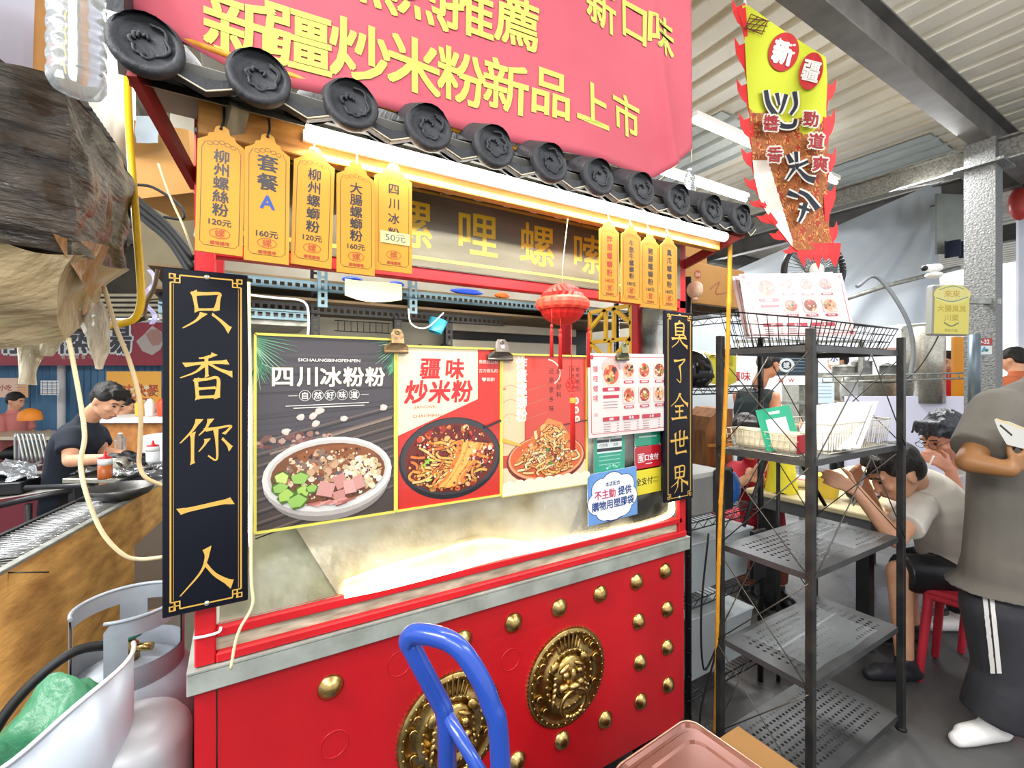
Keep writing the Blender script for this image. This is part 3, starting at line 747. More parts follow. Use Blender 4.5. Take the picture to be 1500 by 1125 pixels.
# ---- hanging menu tags
tagm = mat('yellow_tag_board', '#cf9424', 0.5, col2='#c4861c', scale=4)
tagpts = [(-.5, -.5), (.5, -.5), (.5, .36), (.30, .40), (.27, .43), (.17, .44), (.14, .485), (.07, .5), (-.07, .5), (-.14, .485), (-.17, .44), (-.27, .43), (-.30, .40), (-.5, .36)]
def mtag(x, ztop, w, h, chars, price, label, ink='#2b2b35', fs=0.021, knotted='#222222', grp=None, y=0.93, tilt=0.0, letter=None, patch=False, turn=0.0):
    c = Vector((x, y, ztop - h / 2))
    t = thing('menu_tag', label, 'menu tag', Vector((x, y, ztop)), grp)
    T = on_front(c.x, c.y, c.z, tilt) @ Matrix.Rotation(turn, 4, 'Y')
    b = MB(T); b.prism([(p[0] * w, p[1] * h, -0.004) for p in tagpts], (0, 0, 0.004)); b.build('board', tagm, t)
    pr = Print(T @ Matrix.Translation((0, 0, 0.0003)))
    bw, bh = w * 0.41, h * 0.445
    pr.line([(-bw, bh - .03), (-bw, -bh + .006), (-bw + .006, -bh), (bw - .006, -bh), (bw, -bh + .006), (bw, bh - .03), (bw * .8, bh - .018)], 0.0007, '#3a2a18')
    pr.line([(-bw, bh - .03), (-bw * .8, bh - .018)], 0.0007, '#3a2a18')
    for k in (-2, -1, 0, 1, 2):     # cloud scroll
        pr.line([(k * .0085 + .0042 * math.cos(a), bh - .016 - abs(k) * .0025 + .0034 * math.sin(a)) for a in [j * PI / 4 for j in range(9)]], 0.0006, '#5a3a1c')
    top = h / 2 - 0.052; bot = -h / 2 + 0.075
    if letter:
        pr.text(chars[0], 0, top, fs * 1.35, ink, 0.02, 1.1); pr.text(chars[1], 0, top - .034, fs * 1.35, ink, 0.02, 1.1)
        pr.text(letter, 0, top - .07, 0.03, '#2a4fa8', 0.03); pr.text(price, 0, -h / 2 + .05, 0.010, ink, 0.015, 1.1)
    else:
        pr.vtext(chars, 0, top, bot - (0 if len(chars) > 4 else -.004), fs, ink, bold=0.018, wx=1.05)
        if not patch: pr.text(price, 0, -h / 2 + .053, 0.0095, ink if ink != '#c8281e' else ink, 0.015, 1.1)
    pr.line([(.015 * math.cos(a), -h / 2 + .034 + .0085 * math.sin(a)) for a in [j * PI / 8 for j in range(17)]], 0.0009, '#c8452a')
    pr.text('螺', 0, -h / 2 + .034, 0.013, '#c8452a', 0.0, 1.1)
    pr.text('螺哩螺嗦', 0, -h / 2 + .0175, 0.0065, '#c0392b', 0.01)
    pr.build('lettering', t, pm)
    if patch:
        pq = Print(T @ Matrix.Translation((0.003, -0.042, 0.002))); pq.rect(-.031, -.012, .031, .012, '#e9dc9c')
        for k in range(4): pq.line([(-.031, -.008 + k * .005), (.031, -.008 + k * .005)], .0004, '#c9a860')
        pq.text('50元', 0, 0, .013, '#4b5a6a', 0.0, 1.2); pq.build('price_patch', t, pm)
    b = MB(); zt = Vector((x, y - 0.002, ztop - 0.006))
    b.tube(catmull([zt, zt + Vector((0.004, 0.012, 0.02)), Vector((x + 0.004, 0.957, 1.925))], 4), 0.0022 if knotted == '#222222' else 0.0012, 6)
    b.build('tie', mat('tie' + knotted, knotted, 0.6), t)
    return t
g1 = 'yellow menu tags hanging at the left of the eave'
mtag(-0.026, 1.878, 0.069, 0.219, '柳州螺絲粉', '120元', 'leftmost yellow menu tag on a black tie, reading 柳州螺絲粉 120元', grp=g1, tilt=-0.02)
mtag(0.0445, 1.881, 0.071, 0.229, '套餐', '160元', 'yellow menu tag with a big blue letter A, 160元', grp=g1, letter='A', y=0.925, tilt=-0.01)
mtag(0.121, 1.880, 0.071, 0.225, '柳州螺螄粉', '120元', 'third yellow menu tag from the left, 柳州螺螄粉 120元', grp=g1, knotted='#dddddd', tilt=-0.03)
mtag(0.198, 1.869, 0.072, 0.22, '大腸螺螄粉', '160元', 'yellow menu tag reading 大腸螺螄粉, hanging lowest on the left', grp=g1, knotted='#dddddd', y=0.926)
mtag(0.2735, 1.884, 0.077, 0.221, '四川冰粉', '50元', 'yellow menu tag with a pale 50元 price patch stuck on it', grp=g1, knotted='#dddddd', patch=True)
g2 = 'yellow menu tags hanging at the right of the eave'
mtag(0.865, 1.873, 0.070, 0.219, '炸蛋螺螄粉', '140元', 'yellow menu tag with red characters 炸蛋螺螄粉', '#c8281e', fs=.018, grp=g2, knotted='#dddddd')
mtag(0.943, 1.871, 0.074, 0.218, '牛筋牛螺螄粉', '180元', 'second tag of the right group, black characters beside the red-lettered one', fs=.016, grp=g2, knotted='#dddddd', y=0.926)
mtag(1.024, 1.862, 0.076, 0.216, '豬腳螺螄粉', '160元', 'third tag of the right group of yellow menu tags, 豬腳螺螄粉', fs=.018, grp=g2, knotted='#dddddd', y=0.931)
mtag(1.098, 1.866, 0.070, 0.221, '鳳爪螺螄粉', '160元', 'rightmost yellow menu tag under the eave, 鳳爪螺螄粉', fs=.018, grp=g2, knotted='#dddddd', y=0.926)

# ---- posters
def noodle(pr, cx, cy, rx, ry, n, cols, w, rnd, inside=None):
    for k in range(n):
        a = rnd.uniform(0, 2 * PI); q = rnd.uniform(0, .8) ** 0.7; x, y = cx + rx * q * math.cos(a), cy + ry * q * math.sin(a); th = rnd.uniform(0, 2 * PI); pts = [(x, y)]
        for j in range(rnd.randint(3, 6)):
            th += rnd.uniform(-.9, .9); x += math.cos(th) * rx * .16; y += math.sin(th) * ry * .16
            if ((x - cx) / rx) ** 2 + ((y - cy) / ry) ** 2 > 1: break
            pts.append((x, y))
        if len(pts) > 2:
            c_ = rnd.choice(cols); pr.line(pts, w * 1.5, '#5a1c08', smooth=True); pr.line(pts, w, c_, smooth=True)
def bits(pr, cx, cy, rx, ry, n, cols, r, rnd, asp=1.0, q0=0.0):
    for k in range(n):
        a = rnd.uniform(0, 2 * PI); q = math.sqrt(rnd.uniform(q0, 1)); pr.blob(cx + rx * q * math.cos(a), cy + ry * q * math.sin(a), r * rnd.uniform(.5, 1.3), rnd.choice(cols), rnd, 7, asp * rnd.uniform(.7, 1))
def panel(name, c, w, h, label, cat, group=None, tilt=0.0, frame=None, back='#efe9da', t=0.002):
    th = thing(name, label, cat, c, group)
    T = on_front(c.x, c.y, c.z, tilt)
    b = MB(T); b.box((-w / 2, -h / 2, -t), (w / 2, h / 2, 0)); b.build('sheet', mat('sheet' + back, back, 0.5), th)
    if frame:
        b = MB(T)
        for p, q in (((-w / 2, -h / 2), (w / 2, -h / 2)), ((-w / 2, h / 2), (w / 2, h / 2)), ((-w / 2, -h / 2), (-w / 2, h / 2)), ((w / 2, -h / 2), (w / 2, h / 2))):
            b.beam((*p, 0.001), (*q, 0.001), 0.005, 0.006, (0, 0, 1))
        b.build('frame', frame, th)
    return th, Print(T @ Matrix.Translation((0, 0, 0.0004)))
ybar = mat('gold_channel', '#d8cf5e', 0.3, 0.3)
gp = 'dish posters clipped to the glass'
PY = YF - 0.006
# 1: ice jelly on dark wood
rn = random.Random(3); w, h = 0.294, 0.415
t, pr = panel('poster', Vector((0.177, PY, 1.329)), w, h, 'dark poster of a white bowl of ice jelly with fruit, 四川冰粉粉', 'poster', gp, 0, ybar)
pr.rect(-w / 2, -h / 2, w / 2, h / 2, '#4b464a')
for k in range(26):
    y = -h / 2 + rn.random() * h; pr.line([(-w / 2, y), (w / 2, y + rn.uniform(0, .03))], rn.uniform(.002, .008), rn.choice(['#454045', '#514b4e', '#3e393c']))
pr.poly([(-w/2, -h/2), (w/2, -h/2), (w/2, .02), (-w/2, -.05)], '#4a403c')
for k in range(9):
    y = -.2 + k * .024; pr.line([(-w / 2, y - .02), (w / 2, y + .05)], .003, '#2f2826'); pr.line([(-w / 2, y - .013), (w / 2, y + .057)], .004, '#6c5d55')
pr.line([(-.12, -.045), (.14, .02)], .005, '#8d7a6c'); bits(pr, -.06, -.02, .09, .016, 60, ['#7a5148', '#93685a', '#b59484', '#6b3f3a'], .006, rn)
for x, y in ((-.09, .0), (-.06, .03), (-.035, .032), (-.022, .042), (-.03, .015), (.03, .022), (.12, .045)): pr.blob(x, y, .0095, '#cdbfb2', rn, 9, .8, 0.3); pr.blob(x + .001, y + .002, .006, '#ded3c6', rn, 8, .8, .3)
for sx, ox in ((1, -w / 2), (-1, w / 2)):
    for k in range(16):
        a = -0.1 - k * 0.095; L = rn.uniform(.05, .085) * (1 if sx > 0 else .7)
        p = (ox, h / 2 - .005 - k * .003); q = (ox + sx * L * math.cos(a), h / 2 - .005 + L * math.sin(a) - k * .003)
        pr.line([p, q], .0035, rn.choice(['#5f9a76', '#3f7d5c', '#8abf9a']), .0005)
        pr.line([(ox, h / 2 - .055 - k * .001), (ox + sx * L * .6 * math.cos(a - .4), h / 2 - .055 + L * .7 * math.sin(a - .3))], .003, rn.choice(['#5f9a76', '#3f7d5c', '#8abf9a']), .0005)
pr.text('SICHAUNGBINGFENFEN', 0.0, .155, .0065, '#e8e4dc', 0.02, 1.35)
for i, ch in enumerate('四川冰粉粉'): pr.text(ch, -.096 + .049 * i, .118, .042, '#f3ead0', 0.03, 1.0)
for i, ch in enumerate('自然好味道'):
    x = -.052 + .026 * i; pr.line([(x + .0115 * math.cos(a), .077 + .0115 * math.sin(a)) for a in [j * PI / 10 for j in range(21)]], .0009, '#e8e4dc'); pr.text(ch, x, .077, .015, '#f2efe6', 0.02)
pr.line([(-.085, .077), (-.067, .077)], .001, '#e8e4dc'); pr.line([(.067, .077), (.085, .077)], .001, '#e8e4dc')
pr.line([(-.09, .055), (.085, .058)], .0015, '#e8e4dc'); pr.line([(-.075, .05), (.075, .052)], .0022, '#d9d5cc')
cx, cy = 0.002, -.098
pr.ell(cx + .002, cy - .028, .127, .078, '#8d857f', a0=PI, a1=2 * PI); pr.ell(cx, cy - .012, .136, .083, '#b9b2ab'); pr.ell(cx, cy - .002, .137, .083, '#e6e2dc'); pr.ell(cx, cy + .0005, .127, .074, '#c9c4bc'); pr.ell(cx, cy - .001, .121, .068, '#7a4522')
pr.ell(cx + .01, cy + .03, .09, .032, '#8f5228')
bits(pr, cx - .02, cy + .005, .085, .045, 90, ['#e4c7a4', '#caa27c', '#b98a64', '#f0dcc0', '#8a6a58', '#6a5a5e', '#d98a62'], .008, rn)
bits(pr, cx + .065, cy - .01, .045, .044, 90, ['#ead9b4', '#dcc79a', '#f4ead0', '#cbb488'], .0075, rn)
bits(pr, cx, cy, .112, .06, 170, ['#f0dcc0', '#5a3018', '#e4c7a4', '#8a5a3a', '#d8a070', '#3a2018'], .003, rn)
for x, y, r_ in ((-.1, -.0, .016), (-.105, -.022, .017), (-.065, -.005, .017), (-.092, -.04, .017), (-.058, -.033, .016), (-.07, -.056, .019), (-.04, -.03, .012)):
    pr.blob(cx + x, cy + y, r_ * 1.08, '#4a6a22', rn, 6, .85, .2); pr.blob(cx + x, cy + y + .001, r_, rn.choice(['#a8c95a', '#93bd58', '#c4d873']), rn, 5, .8, .2)
for x, y, a, ww in ((-.012, -.036, -.3, .017), (.02, -.022, .4, .013), (.04, -.036, .1, .013), (.06, -.028, .3, .011), (.018, -.058, .2, .012)):
    p = [(-ww, -.014), (ww, -.014), (ww, .017), (-ww, .017)]
    P2 = [(cx + x + u * math.cos(a) - v * math.sin(a), cy + y + u * math.sin(a) + v * math.cos(a)) for u, v in p]; pr.poly([(u + .001, v - .002) for u, v in P2], '#7a3f35'); pr.poly(P2, rn.choice(['#cf958c', '#c98a80', '#d8a49a']))
for k in range(9): pr.line([(cx - .05 + k * .009, cy - .064 - .003 * (k % 3)), (cx - .02 + k * .009, cy - .061 - .002 * (k % 2))], .005, rn.choice(['#c07a70', '#a85f56', '#d89c90']))
pr.build('poster_print', t, pgloss)
# 2: fried noodles
w = .289; h = .4
t, pr = panel('poster', Vector((0.4725, PY, 1.322)), w, h, 'cream and red poster of a black bowl of fried noodles, 疆味炒米粉', 'poster', gp, 0, ybar)
pr.rect(-w / 2, -h / 2, w / 2, h / 2, '#cf3227'); pr.poly([(-w/2, h/2), (.075, h/2), (.075, .065), (-w/2, -.02)], '#f1e3c0')
for i, ch in enumerate('疆味'): pr.text(ch, -.058 + .068 * i, .145, .05, '#c9282a', 0.035, 1.0, .08)
for i, ch in enumerate('炒米粉'): pr.text(ch, -.094 + .062 * i, .087, .054, '#c9282a', 0.035, 1.0, .12)
pr.text('JIANGWEI', -.072, .048, .0075, '#b03a30', .005, 1.3); pr.text('CHAOMIFEN', -.066, .027, .0075, '#b03a30', .005, 1.3)
for j, s_ in enumerate(('焦脆熟巴和', '古力娜扎的', '♥最愛!')): pr.text(s_, .107, .165 - j * .024, .0095, '#f6dccb', .01, 1.1)
cx, cy = .003, -.085
pr.ell(cx, cy, .142, .105, '#241f22', 36); pr.ell(cx, cy + .004, .137, .098, '#3d383c', 36); pr.ell(cx, cy + .001, .127, .088, '#6e1f12', 36)
bits(pr, cx, cy, .12, .082, 170, ['#a5301c', '#c8452a', '#7d1d12', '#d9662c', '#5a1510', '#c98a3c', '#e0b070'], .008, rn)
noodle(pr, cx - .01, cy - .015, .12, .07, 70, ['#e8963a', '#f0b04e', '#d9762a', '#f3c274'], .0062, rn)
for k in range(15):
    x = -.035 + k * .006; pr.line([(cx + x + .05, cy + .045 - .001 * k), (cx + x * .9 + .035, cy + .0), (cx + x * .6 + .0, cy - .05), (cx + x - .02, cy - .07)], .0058, rn.choice(['#e8963a', '#f3b458', '#d98030']), smooth=True)
bits(pr, cx + .085, cy + .0, .035, .035, 24, ['#f0d8c0', '#8a2018', '#4a1812', '#c8452a'], .006, rn); bits(pr, cx - .07, cy - .02, .03, .03, 8, ['#9ac23c', '#c5d85a'], .009, rn, .4)
bits(pr, cx, cy, .118, .08, 160, ['#f0c070', '#7d1d12', '#e8a050', '#fff0d0', '#4a120c', '#c8452a'], .0028, rn)
pr.line([(w / 2, .005), (cx + .09, cy + .073)], .006, '#241f22')
pr.build('poster_print', t, pgloss)
# 3: fried egg noodles
w = .300; h = .392
t, pr = panel('poster', Vector((0.771, PY, 1.313)), w, h, 'orange-red poster of piled egg noodles in a bowl, third from the left', 'poster', gp, 0, ybar)
pr.rect(-w / 2, -h / 2, w / 2, h / 2, '#cf4a3c'); pr.rect(-w / 2, -.085, -.075, h / 2, '#e8c9a0'); pr.rect(-w / 2, -h / 2, w / 2, -.12, '#f0d3b0')
pr.vtext('炸蛋螺螄粉', -.085, .172, .025, .034, '#fbf4e8', bold=.03)
for k in range(3):
    y0 = .06 + k * .04; pr.line([(-w / 2, y0 - .04), (-.12, y0 - .03), (-.07, y0 - .045), (0, y0 - .03)], .0012, '#b98a5a', smooth=True)
pr.line([(.045 + .055 * math.cos(a) - .05, .145 + .04 * math.sin(a)) for a in [(-.9 + j * .25) for j in range(10)]], .004, '#f6ddc6')
pr.line([(-.135 + .04 * math.cos(a), .06 + .04 * math.sin(a)) for a in [(1.6 + j * .3) for j in range(10)]], .0025, '#c23c2c')
pr.vtext('良心好料', .045, .15, .08, .017, '#3a1a14', bold=.0); pr.vtext('还原家乡味', .018, .15, .04, .017, '#3a1a14', bold=.0)
pr.frame(.085, .09, .125, .165, .001, '#6a1f18'); pr.vtext('螺哩螺嗦', .115, .155, .1, .012, '#6a1f18'); pr.vtext('柳州風味', .096, .155, .1, .012, '#6a1f18')
for k, ch in enumerate('香辣爽'): pr.ell(.11 + (k == 2) * .004, .06 - k * .028, .011, .011, '#f6e3cf', 16); pr.text(ch, .11 + (k == 2) * .004, .06 - k * .028, .011, '#c23c2c', .01)
cx, cy = .005, -.088
pr.ell(cx, cy - .018, .14, .072, '#7c2a1c', 36); pr.ell(cx, cy - .014, .134, .066, '#e8a070', 36); pr.ell(cx, cy - .012, .128, .06, '#d9602f', 36)
pr.poly([(cx - .11, cy - .02), (cx - .06, cy + .035), (cx, cy + .1), (cx + .05, cy + .085), (cx + .1, cy + .02), (cx + .12, cy - .02)], '#d98a44')
bits(pr, cx + .01, cy + .03, .07, .05, 110, ['#f0b46a', '#e89a4c', '#d9762f', '#f6cf94', '#c85a28'], .011, rn)
noodle(pr, cx, cy - .022, .118, .045, 55, ['#f4c880', '#f0b45c', '#f8dca4', '#e09040'], .006, rn)
noodle(pr, cx + .01, cy + .04, .06, .04, 30, ['#f4c070', '#e89c4a', '#f8d494'], .008, rn)
bits(pr, cx, cy + .01, .09, .05, 150, ['#fbe4b0', '#c8702c', '#8a3a18', '#f0b46a', '#f8f0d8'], .0028, rn)
bits(pr, cx + .03, cy - .01, .06, .025, 40, ['#4f8a3a', '#a5301c', '#e8e0c8', '#6a1c12', '#f0b46a'], .005, rn)
pr.line([(w / 2, .0), (.06, -.01)], .003, '#3a2a24'); pr.line([(-w / 2, -.04), (-.09, -.06)], .011, '#f0b040', .006)
for k in range(9): pr.ell(-w / 2 + .02 + k * .034, -.168, .02, .013, '#f6e6cf', 14)
pr.rect(-w / 2, -h / 2, w / 2, -.172, '#f6e6cf')
pr.build('poster_print', t, pgloss)
# menu sheet
def menu_art(pr, w, h, rn):
    s = w / .42
    pr.rect(-w / 2, -h / 2, w / 2, h / 2, '#e3d2ce'); rd = '#b8283a'
    pr.line([(-w/2 + .012*s, h/2 - .018*s), (-w/2 + .018*s, h/2 - .012*s), (w/2 - .018*s, h/2 - .012*s), (w/2 - .012*s, h/2 - .018*s), (w/2 - .012*s, -h/2 + .018*s), (w/2 - .018*s, -h/2 + .012*s), (-w/2 + .018*s, -h/2 + .012*s), (-w/2 + .012*s, -h/2 + .018*s)], .002 * s, rd, closed=True)
    for x in (w / 2 - .014*s, ): 
        for y in (h / 2 - .014*s, -h / 2 + .014*s): pr.ell(x, y, .008*s, .008*s, rd, 12)
    pr.ell(-w / 2 + .016*s, h/2 - .014*s, .008*s, .008*s, rd, 12)
    for i, ch in enumerate('螺哩螺嗦'): pr.rrect(-.19*s, (.075 - .033*i)*s, -.166*s, (.103 - .033*i)*s, .004*s, '#f0cfca'); pr.text(ch, -.178*s, (.089 - .033*i)*s, .021*s, '#a8303a', .01)
    pr.text('50', -.178*s, -.066*s, .012*s, '#c0392b'); 
    def dish(x, y, a, c_):
        pr.rrect(x - a, y - a, x + a, y + a, a * .15, '#e8c4b8'); pr.ell(x, y, a * .88, a * .85, c_, 16); bits(pr, x, y, a * .75, a * .7, 22, ['#d9653a', '#a8321f', '#e8a86a', '#7d8a3a', '#f0d8b0', '#4a2018', '#c8452a'], a * .2, rn)
    dish(-.108*s, .07*s, .04*s, '#c8553a')
    for k in range(5): pr.line([(-.108*s + (.025 + .005*k)*s*math.cos(a_), .085*s + (.025 + .005*k)*s*math.sin(a_)) for a_ in [j * PI / 8 for j in range(9)]], .0015*s, '#d07a70')
    pr.rrect(-.148*s, .012*s, -.068*s, .026*s, .005*s, rd); pr.text('螺螄粉', -.108*s, .019*s, .009*s, '#ffffff', .02)
    pr.rect(-.145*s, -.012*s, -.072*s, -.001*s, rd)
    for r_ in range(2):
        for c_ in range(3):
            x = (-.025 + c_ * .078) * s; y = (.084 - r_ * .088) * s; dish(x, y, .029*s, ['#c89a7a', '#b5523a', '#8a3a24'][(c_ + r_) % 3])
            pr.rrect(x - .024*s, y - .046*s, x + .024*s, y - .036*s, .004*s, rd); pr.text(['炸蛋螺螄粉', '大腸螺螄粉', '豬腳螺螄粉', '鳳爪螺螄粉', '牛筋螺螄粉', '四川冰粉'][r_ * 3 + c_], x, y - .041*s, .0062*s, '#ffffff', .01)
    for x0, x1, tx in ((-.148, -.072, '加料'), (-.055, .025, '飲 品'), (.04, .135, '小 食')):
        pr.rect(x0*s, -.09*s, x1*s, -.076*s, rd); pr.text(tx, (x0 + x1) / 2 * s, -.083*s, .009*s, '#ffffff', .02)
        for k in range(4): pr.line([(x0*s + .003*s, (-.1 - k*.0085)*s), (x0*s + .035*s, (-.1 - k*.0085)*s)], .0017*s, '#8a6a66'); pr.line([(x1*s - .012*s, (-.1 - k*.0085)*s), (x1*s - .003*s, (-.1 - k*.0085)*s)], .0017*s, '#8a6a66')
    for k in range(3): pr.line([(-.145*s, (-.024 - k*.01)*s), (-.08*s, (-.024 - k*.01)*s)], .0016*s, '#8a6a66')
t, pr = panel('menu_sheet', Vector((1.112, PY - 0.012, 1.39)), .385, .262, 'pink-white menu sheet with rows of dishes clipped right of the posters', 'menu', None, 0.012, None, '#e3d2ce')
menu_art(pr, .385, .262, random.Random(5)); pr.build('menu_print', t, pgloss)
# stickers under the menu
def sticker(x0, x1, z0, z1, label, fn, tilt=0.0, y=YF + 0.008):
    c = Vector(((x0 + x1) / 2, y, (z0 + z1) / 2)); w, h = x1 - x0, z1 - z0
    t, pr = panel('sticker', c, w, h, label, 'sticker', 'payment and notice stickers on the glass', tilt, None, '#f2f2ee', 0.0012)
    fn(pr, w, h); pr.build('sticker_print', t, pgloss)
def XZ(px, py): p = aty(px, py, YF + 0.008); return p.x, p.z
def green1(pr, w, h):
    pr.rect(-w/2, -h/2, w/2, h/2, '#3aa889'); pr.rect(-w*.4, -.02*h, w*.4, h*.44, '#e9f2ec'); pr.rect(-w*.4, h*.24, -w*.02, h*.31, '#223333'); pr.rect(w*.02, h*.24, w*.4, h*.31, '#223333'); pr.rect(-w*.4, h*.02, w*.4, h*.1, '#223333')
    pr.text('掃碼支付', 0, h*.38, h*.09, '#3a5a50', .01); pr.text('付款碼', -w*.2, h*.17, h*.08, '#223333'); pr.text('收款', w*.2, h*.17, h*.08, '#223333')
    for k in range(3): pr.line([(-w*.35, -h*(.1+.1*k)), (w*.35, -h*(.1+.1*k))], h*.02, '#9fd8c4')
    bits(pr, 0, -h*.36, w*.4, h*.05, 20, ['#bfe8da', '#6fc8ac'], h*.03, rn)
x0, z1_ = XZ(870, 634); x1, z0_ = XZ(915, 688); sticker(x0, x1, z0_, z1_, 'teal payment sticker with black bars, left under the menu sheet', green1)
def green2(pr, w, h): pr.rrect(-w/2, -h/2, w/2, h/2, h*.15, '#2fa07c'); pr.line([(-w*.35, 0), (w*.35, 0)], h*.08, '#d8efe4')
x0, z1_ = XZ(930, 628); x1, z0_ = XZ(967, 650); sticker(x0, x1, z0_ , z1_, 'small green sticker half tucked under the menu sheet', green2)
def redp(pr, w, h): pr.rrect(-w/2, -h/2, w/2, h/2, h*.1, '#c8202c'); pr.frame(-w*.38, -h*.16, -w*.16, h*.18, h*.03, '#ffffff'); pr.text('街', -w*.27, 0.01*h, h*.24, '#ffffff', .03); pr.text('口支付', w*.14, 0, h*.26, '#ffffff', .03); pr.line([(-w*.1, -h*.26), (w*.15, -h*.26)], h*.03, '#ffffff')
x0, z1_ = XZ(930, 655); x1, z0_ = XZ(968, 684); sticker(x0, x1, z0_, z1_, 'red sticker with white characters 口支付', redp, .02)
def yel(pr, w, h): pr.rect(-w/2, -h/2, w/2, h/2, '#e8d83a'); pr.text('全支付', -w*.12, 0, h*.28, '#222222', .02); pr.text('PXPAY', w*.3, .06*h, h*.09, '#222222'); pr.text('PLUS', w*.3, -.08*h, h*.09, '#222222')
x0, z1_ = XZ(928, 688); x1, z0_ = XZ(968, 719); sticker(x0, x1, z0_, z1_, 'yellow sticker with black characters 全支付', yel, .02)
def cloud(pr, w, h):
    pr.rect(-w/2, -h/2, w/2, h/2, '#6f9fdc')
    for col, g in (('#1f2f6a', 1.06), ('#f6f8fb', 1.0)):
        for cx_, cy_, r_ in ((-.22, .15, .2), (0, .2, .24), (.24, .16, .2), (-.3, -.1, .2), (.3, -.08, .2), (0, -.1, .36), (-.15, -.25, .2), (.18, -.24, .2)): pr.ell(cx_*w, cy_*h, r_*w*g, r_*h*1.1*g, col, 18)
    pr.text('本店配合', 0, h*.24, h*.09, '#223a6a', .02); pr.text('不主動', -w*.16, h*.05, h*.17, '#c8456a', .03); pr.text('提供', w*.24, h*.06, h*.17, '#2a4a8a', .03); pr.text('購物用塑膠袋', 0, -h*.16, h*.17, '#2a4a8a', .03)
x0, z1_ = XZ(857, 693); x1, z0_ = XZ(929, 753); sticker(x0, x1, z0_, z1_, 'white cloud notice on blue asking shoppers about plastic bags', cloud, .03, YF - 0.004)

# clips
def clip(px, py, w, label, m, Y=PY - 0.004):
    c = aty(px, py, Y); t = thing('bulldog_clip', label, 'clip', c, 'bulldog clips holding the posters')
    b = MB(); b.prism([(c.x - w/2, Y - .004, c.z - .012), (c.x + w/2, Y - .004, c.z - .012), (c.x + w/2, Y - .006, c.z), (c.x + w*.2, Y - .014, c.z + .012), (c.x - w*.2, Y - .014, c.z + .012), (c.x - w/2, Y - .006, c.z)], (0, .018, 0))
    b.tube([(c.x - w/2, Y - .004, c.z - .012), (c.x + w/2, Y - .004, c.z - .012)], .004, 8); b.build('jaw', m, t)
    b = MB(); k = w * .26
    b.prism([(c.x - k, Y - .017, c.z + .008), (c.x + k, Y - .017, c.z + .008), (c.x + k, Y - .012, c.z + .03), (c.x + k*.55, Y - .01, c.z + .042), (c.x - k*.55, Y - .01, c.z + .042), (c.x - k, Y - .012, c.z + .03)], (0, .0025, 0)); b.build('handle', m, t)
    b = MB(); b.lathe([(.0035, 0), (.0065, 0), (.0065, .002), (.0035, .002)], (c.x, Y - .011, c.z + .034), (0, -1, 0), 12, cap=False); b.build('eyelet', m, t)
    return t
rust = mat('rusty_steel', '#7d6446', 0.7, 0.4, col2='#a88f68', scale=60, bump=0.3, bscale=90)
stl = mat('grey_clip_steel', '#8d867c', 0.35, 0.8, col2='#6b645a', scale=30)
clip(580, 508, .058, 'rusty bulldog clip between the dark poster and the noodle poster', rust)
t = clip(732, 520, .078, 'big grey bulldog clip with a white label on its handle', stl)
pc = aty(732, 520, PY - 0.004); q = Print(on_front(pc.x, pc.y - .0165, pc.z + .022)); q.rect(-.006, -.005, .006, .005, '#e8e8e8'); q.build('price_label', t)
clip(911, 521, .052, 'small olive bulldog clip at the top of the menu sheet', mat('olive_steel', '#6f6c52', 0.4, 0.6), PY - 0.016)

# ---- red honeycomb lantern
LY = 0.99; lc = aty(824, 446, LY); lr = .064
lan = thing('paper_lantern', 'red honeycomb paper lantern hanging on a string before the name board', 'lantern', lc)
redp_ = mat('red_tissue', '#d9251c', 0.55, col2='#c01a14', scale=10); redl = mat('light_red_tissue', '#f04a34', 0.45)
b = MB(); N = 40; nv = 12; ids = []
for j in range(nv + 1):
    th = PI * j / nv; row = []
    for k in range(N):
        ph = 2 * PI * k / N; top_ = j < nv * 0.52
        odd = (k + (j if top_ else 0)) % 2
        rr = lr * (1.0 if odd else (0.86 if top_ else 0.95)) 
        row.append(b.V(lc + Vector((rr * math.sin(th) * math.cos(ph), rr * math.sin(th) * math.sin(ph), lr * .88 * math.cos(th)))))
    ids.append(row)
for j in range(nv):
    for k in range(N): b.Fc([ids[j][k], ids[j + 1][k], ids[j + 1][(k + 1) % N], ids[j][(k + 1) % N]], False)
b.build('paper_globe', redp_, lan)
b = MB(); fr_ = []
for k in range(96):
    ph = 2 * PI * k / 96; q = 1.06 + .09 * abs(math.sin(ph * 7)); fr_.append((ph, q))
rows = [[b.V(lc + Vector((lr * (1 + (q - 1) * f) * math.cos(ph), lr * (1 + (q - 1) * f) * math.sin(ph), z))) for ph, q in fr_] for f, z in ((0, .016), (.8, .010), (1, .0), (.8, -.010), (0, -.016))]
for A_, B_ in zip(rows, rows[1:]):
    for k in range(96): b.Fc([A_[k], A_[(k + 1) % 96], B_[(k + 1) % 96], B_[k]])
b.build('equator_frill', redl, lan)
b = MB(); b.tube([lc + Vector((0, 0, lr * .85)), lc + Vector((0, 0, .04 + lr)), Vector((lc.x, LY - .03, 1.905))], .0012, 5); b.build('string', M_['cord'], lan)
tas = mat('red_tassel', '#c8161c', 0.6, col2='#e0352c', scale=60, stretch=(6, 6, 1))
for dx, dz, L in ((-.058, -.02, .075), (-.03, -.03, .095), (.065, -.02, .1)):
    p = lc + Vector((dx, -.03, dz)); b = MB(); b.tube([p, p + Vector((.001, 0, -.05))], .001, 5); b.ell(p + Vector((0, 0, -.045)), (.004, .004, .006)); b.lathe([(.002, -.05), (.005, -.056), (.005, -.062), (.004, -.066), (.0055, -.05 - L)], p, (0, 0, 1), 8)
    b.build('tassel', tas, lan)
pp = lc + Vector((.015, -.02, -lr * .8)); b = MB()
b.tube([pp, pp + Vector((0, 0, -.15))], .0012, 5)
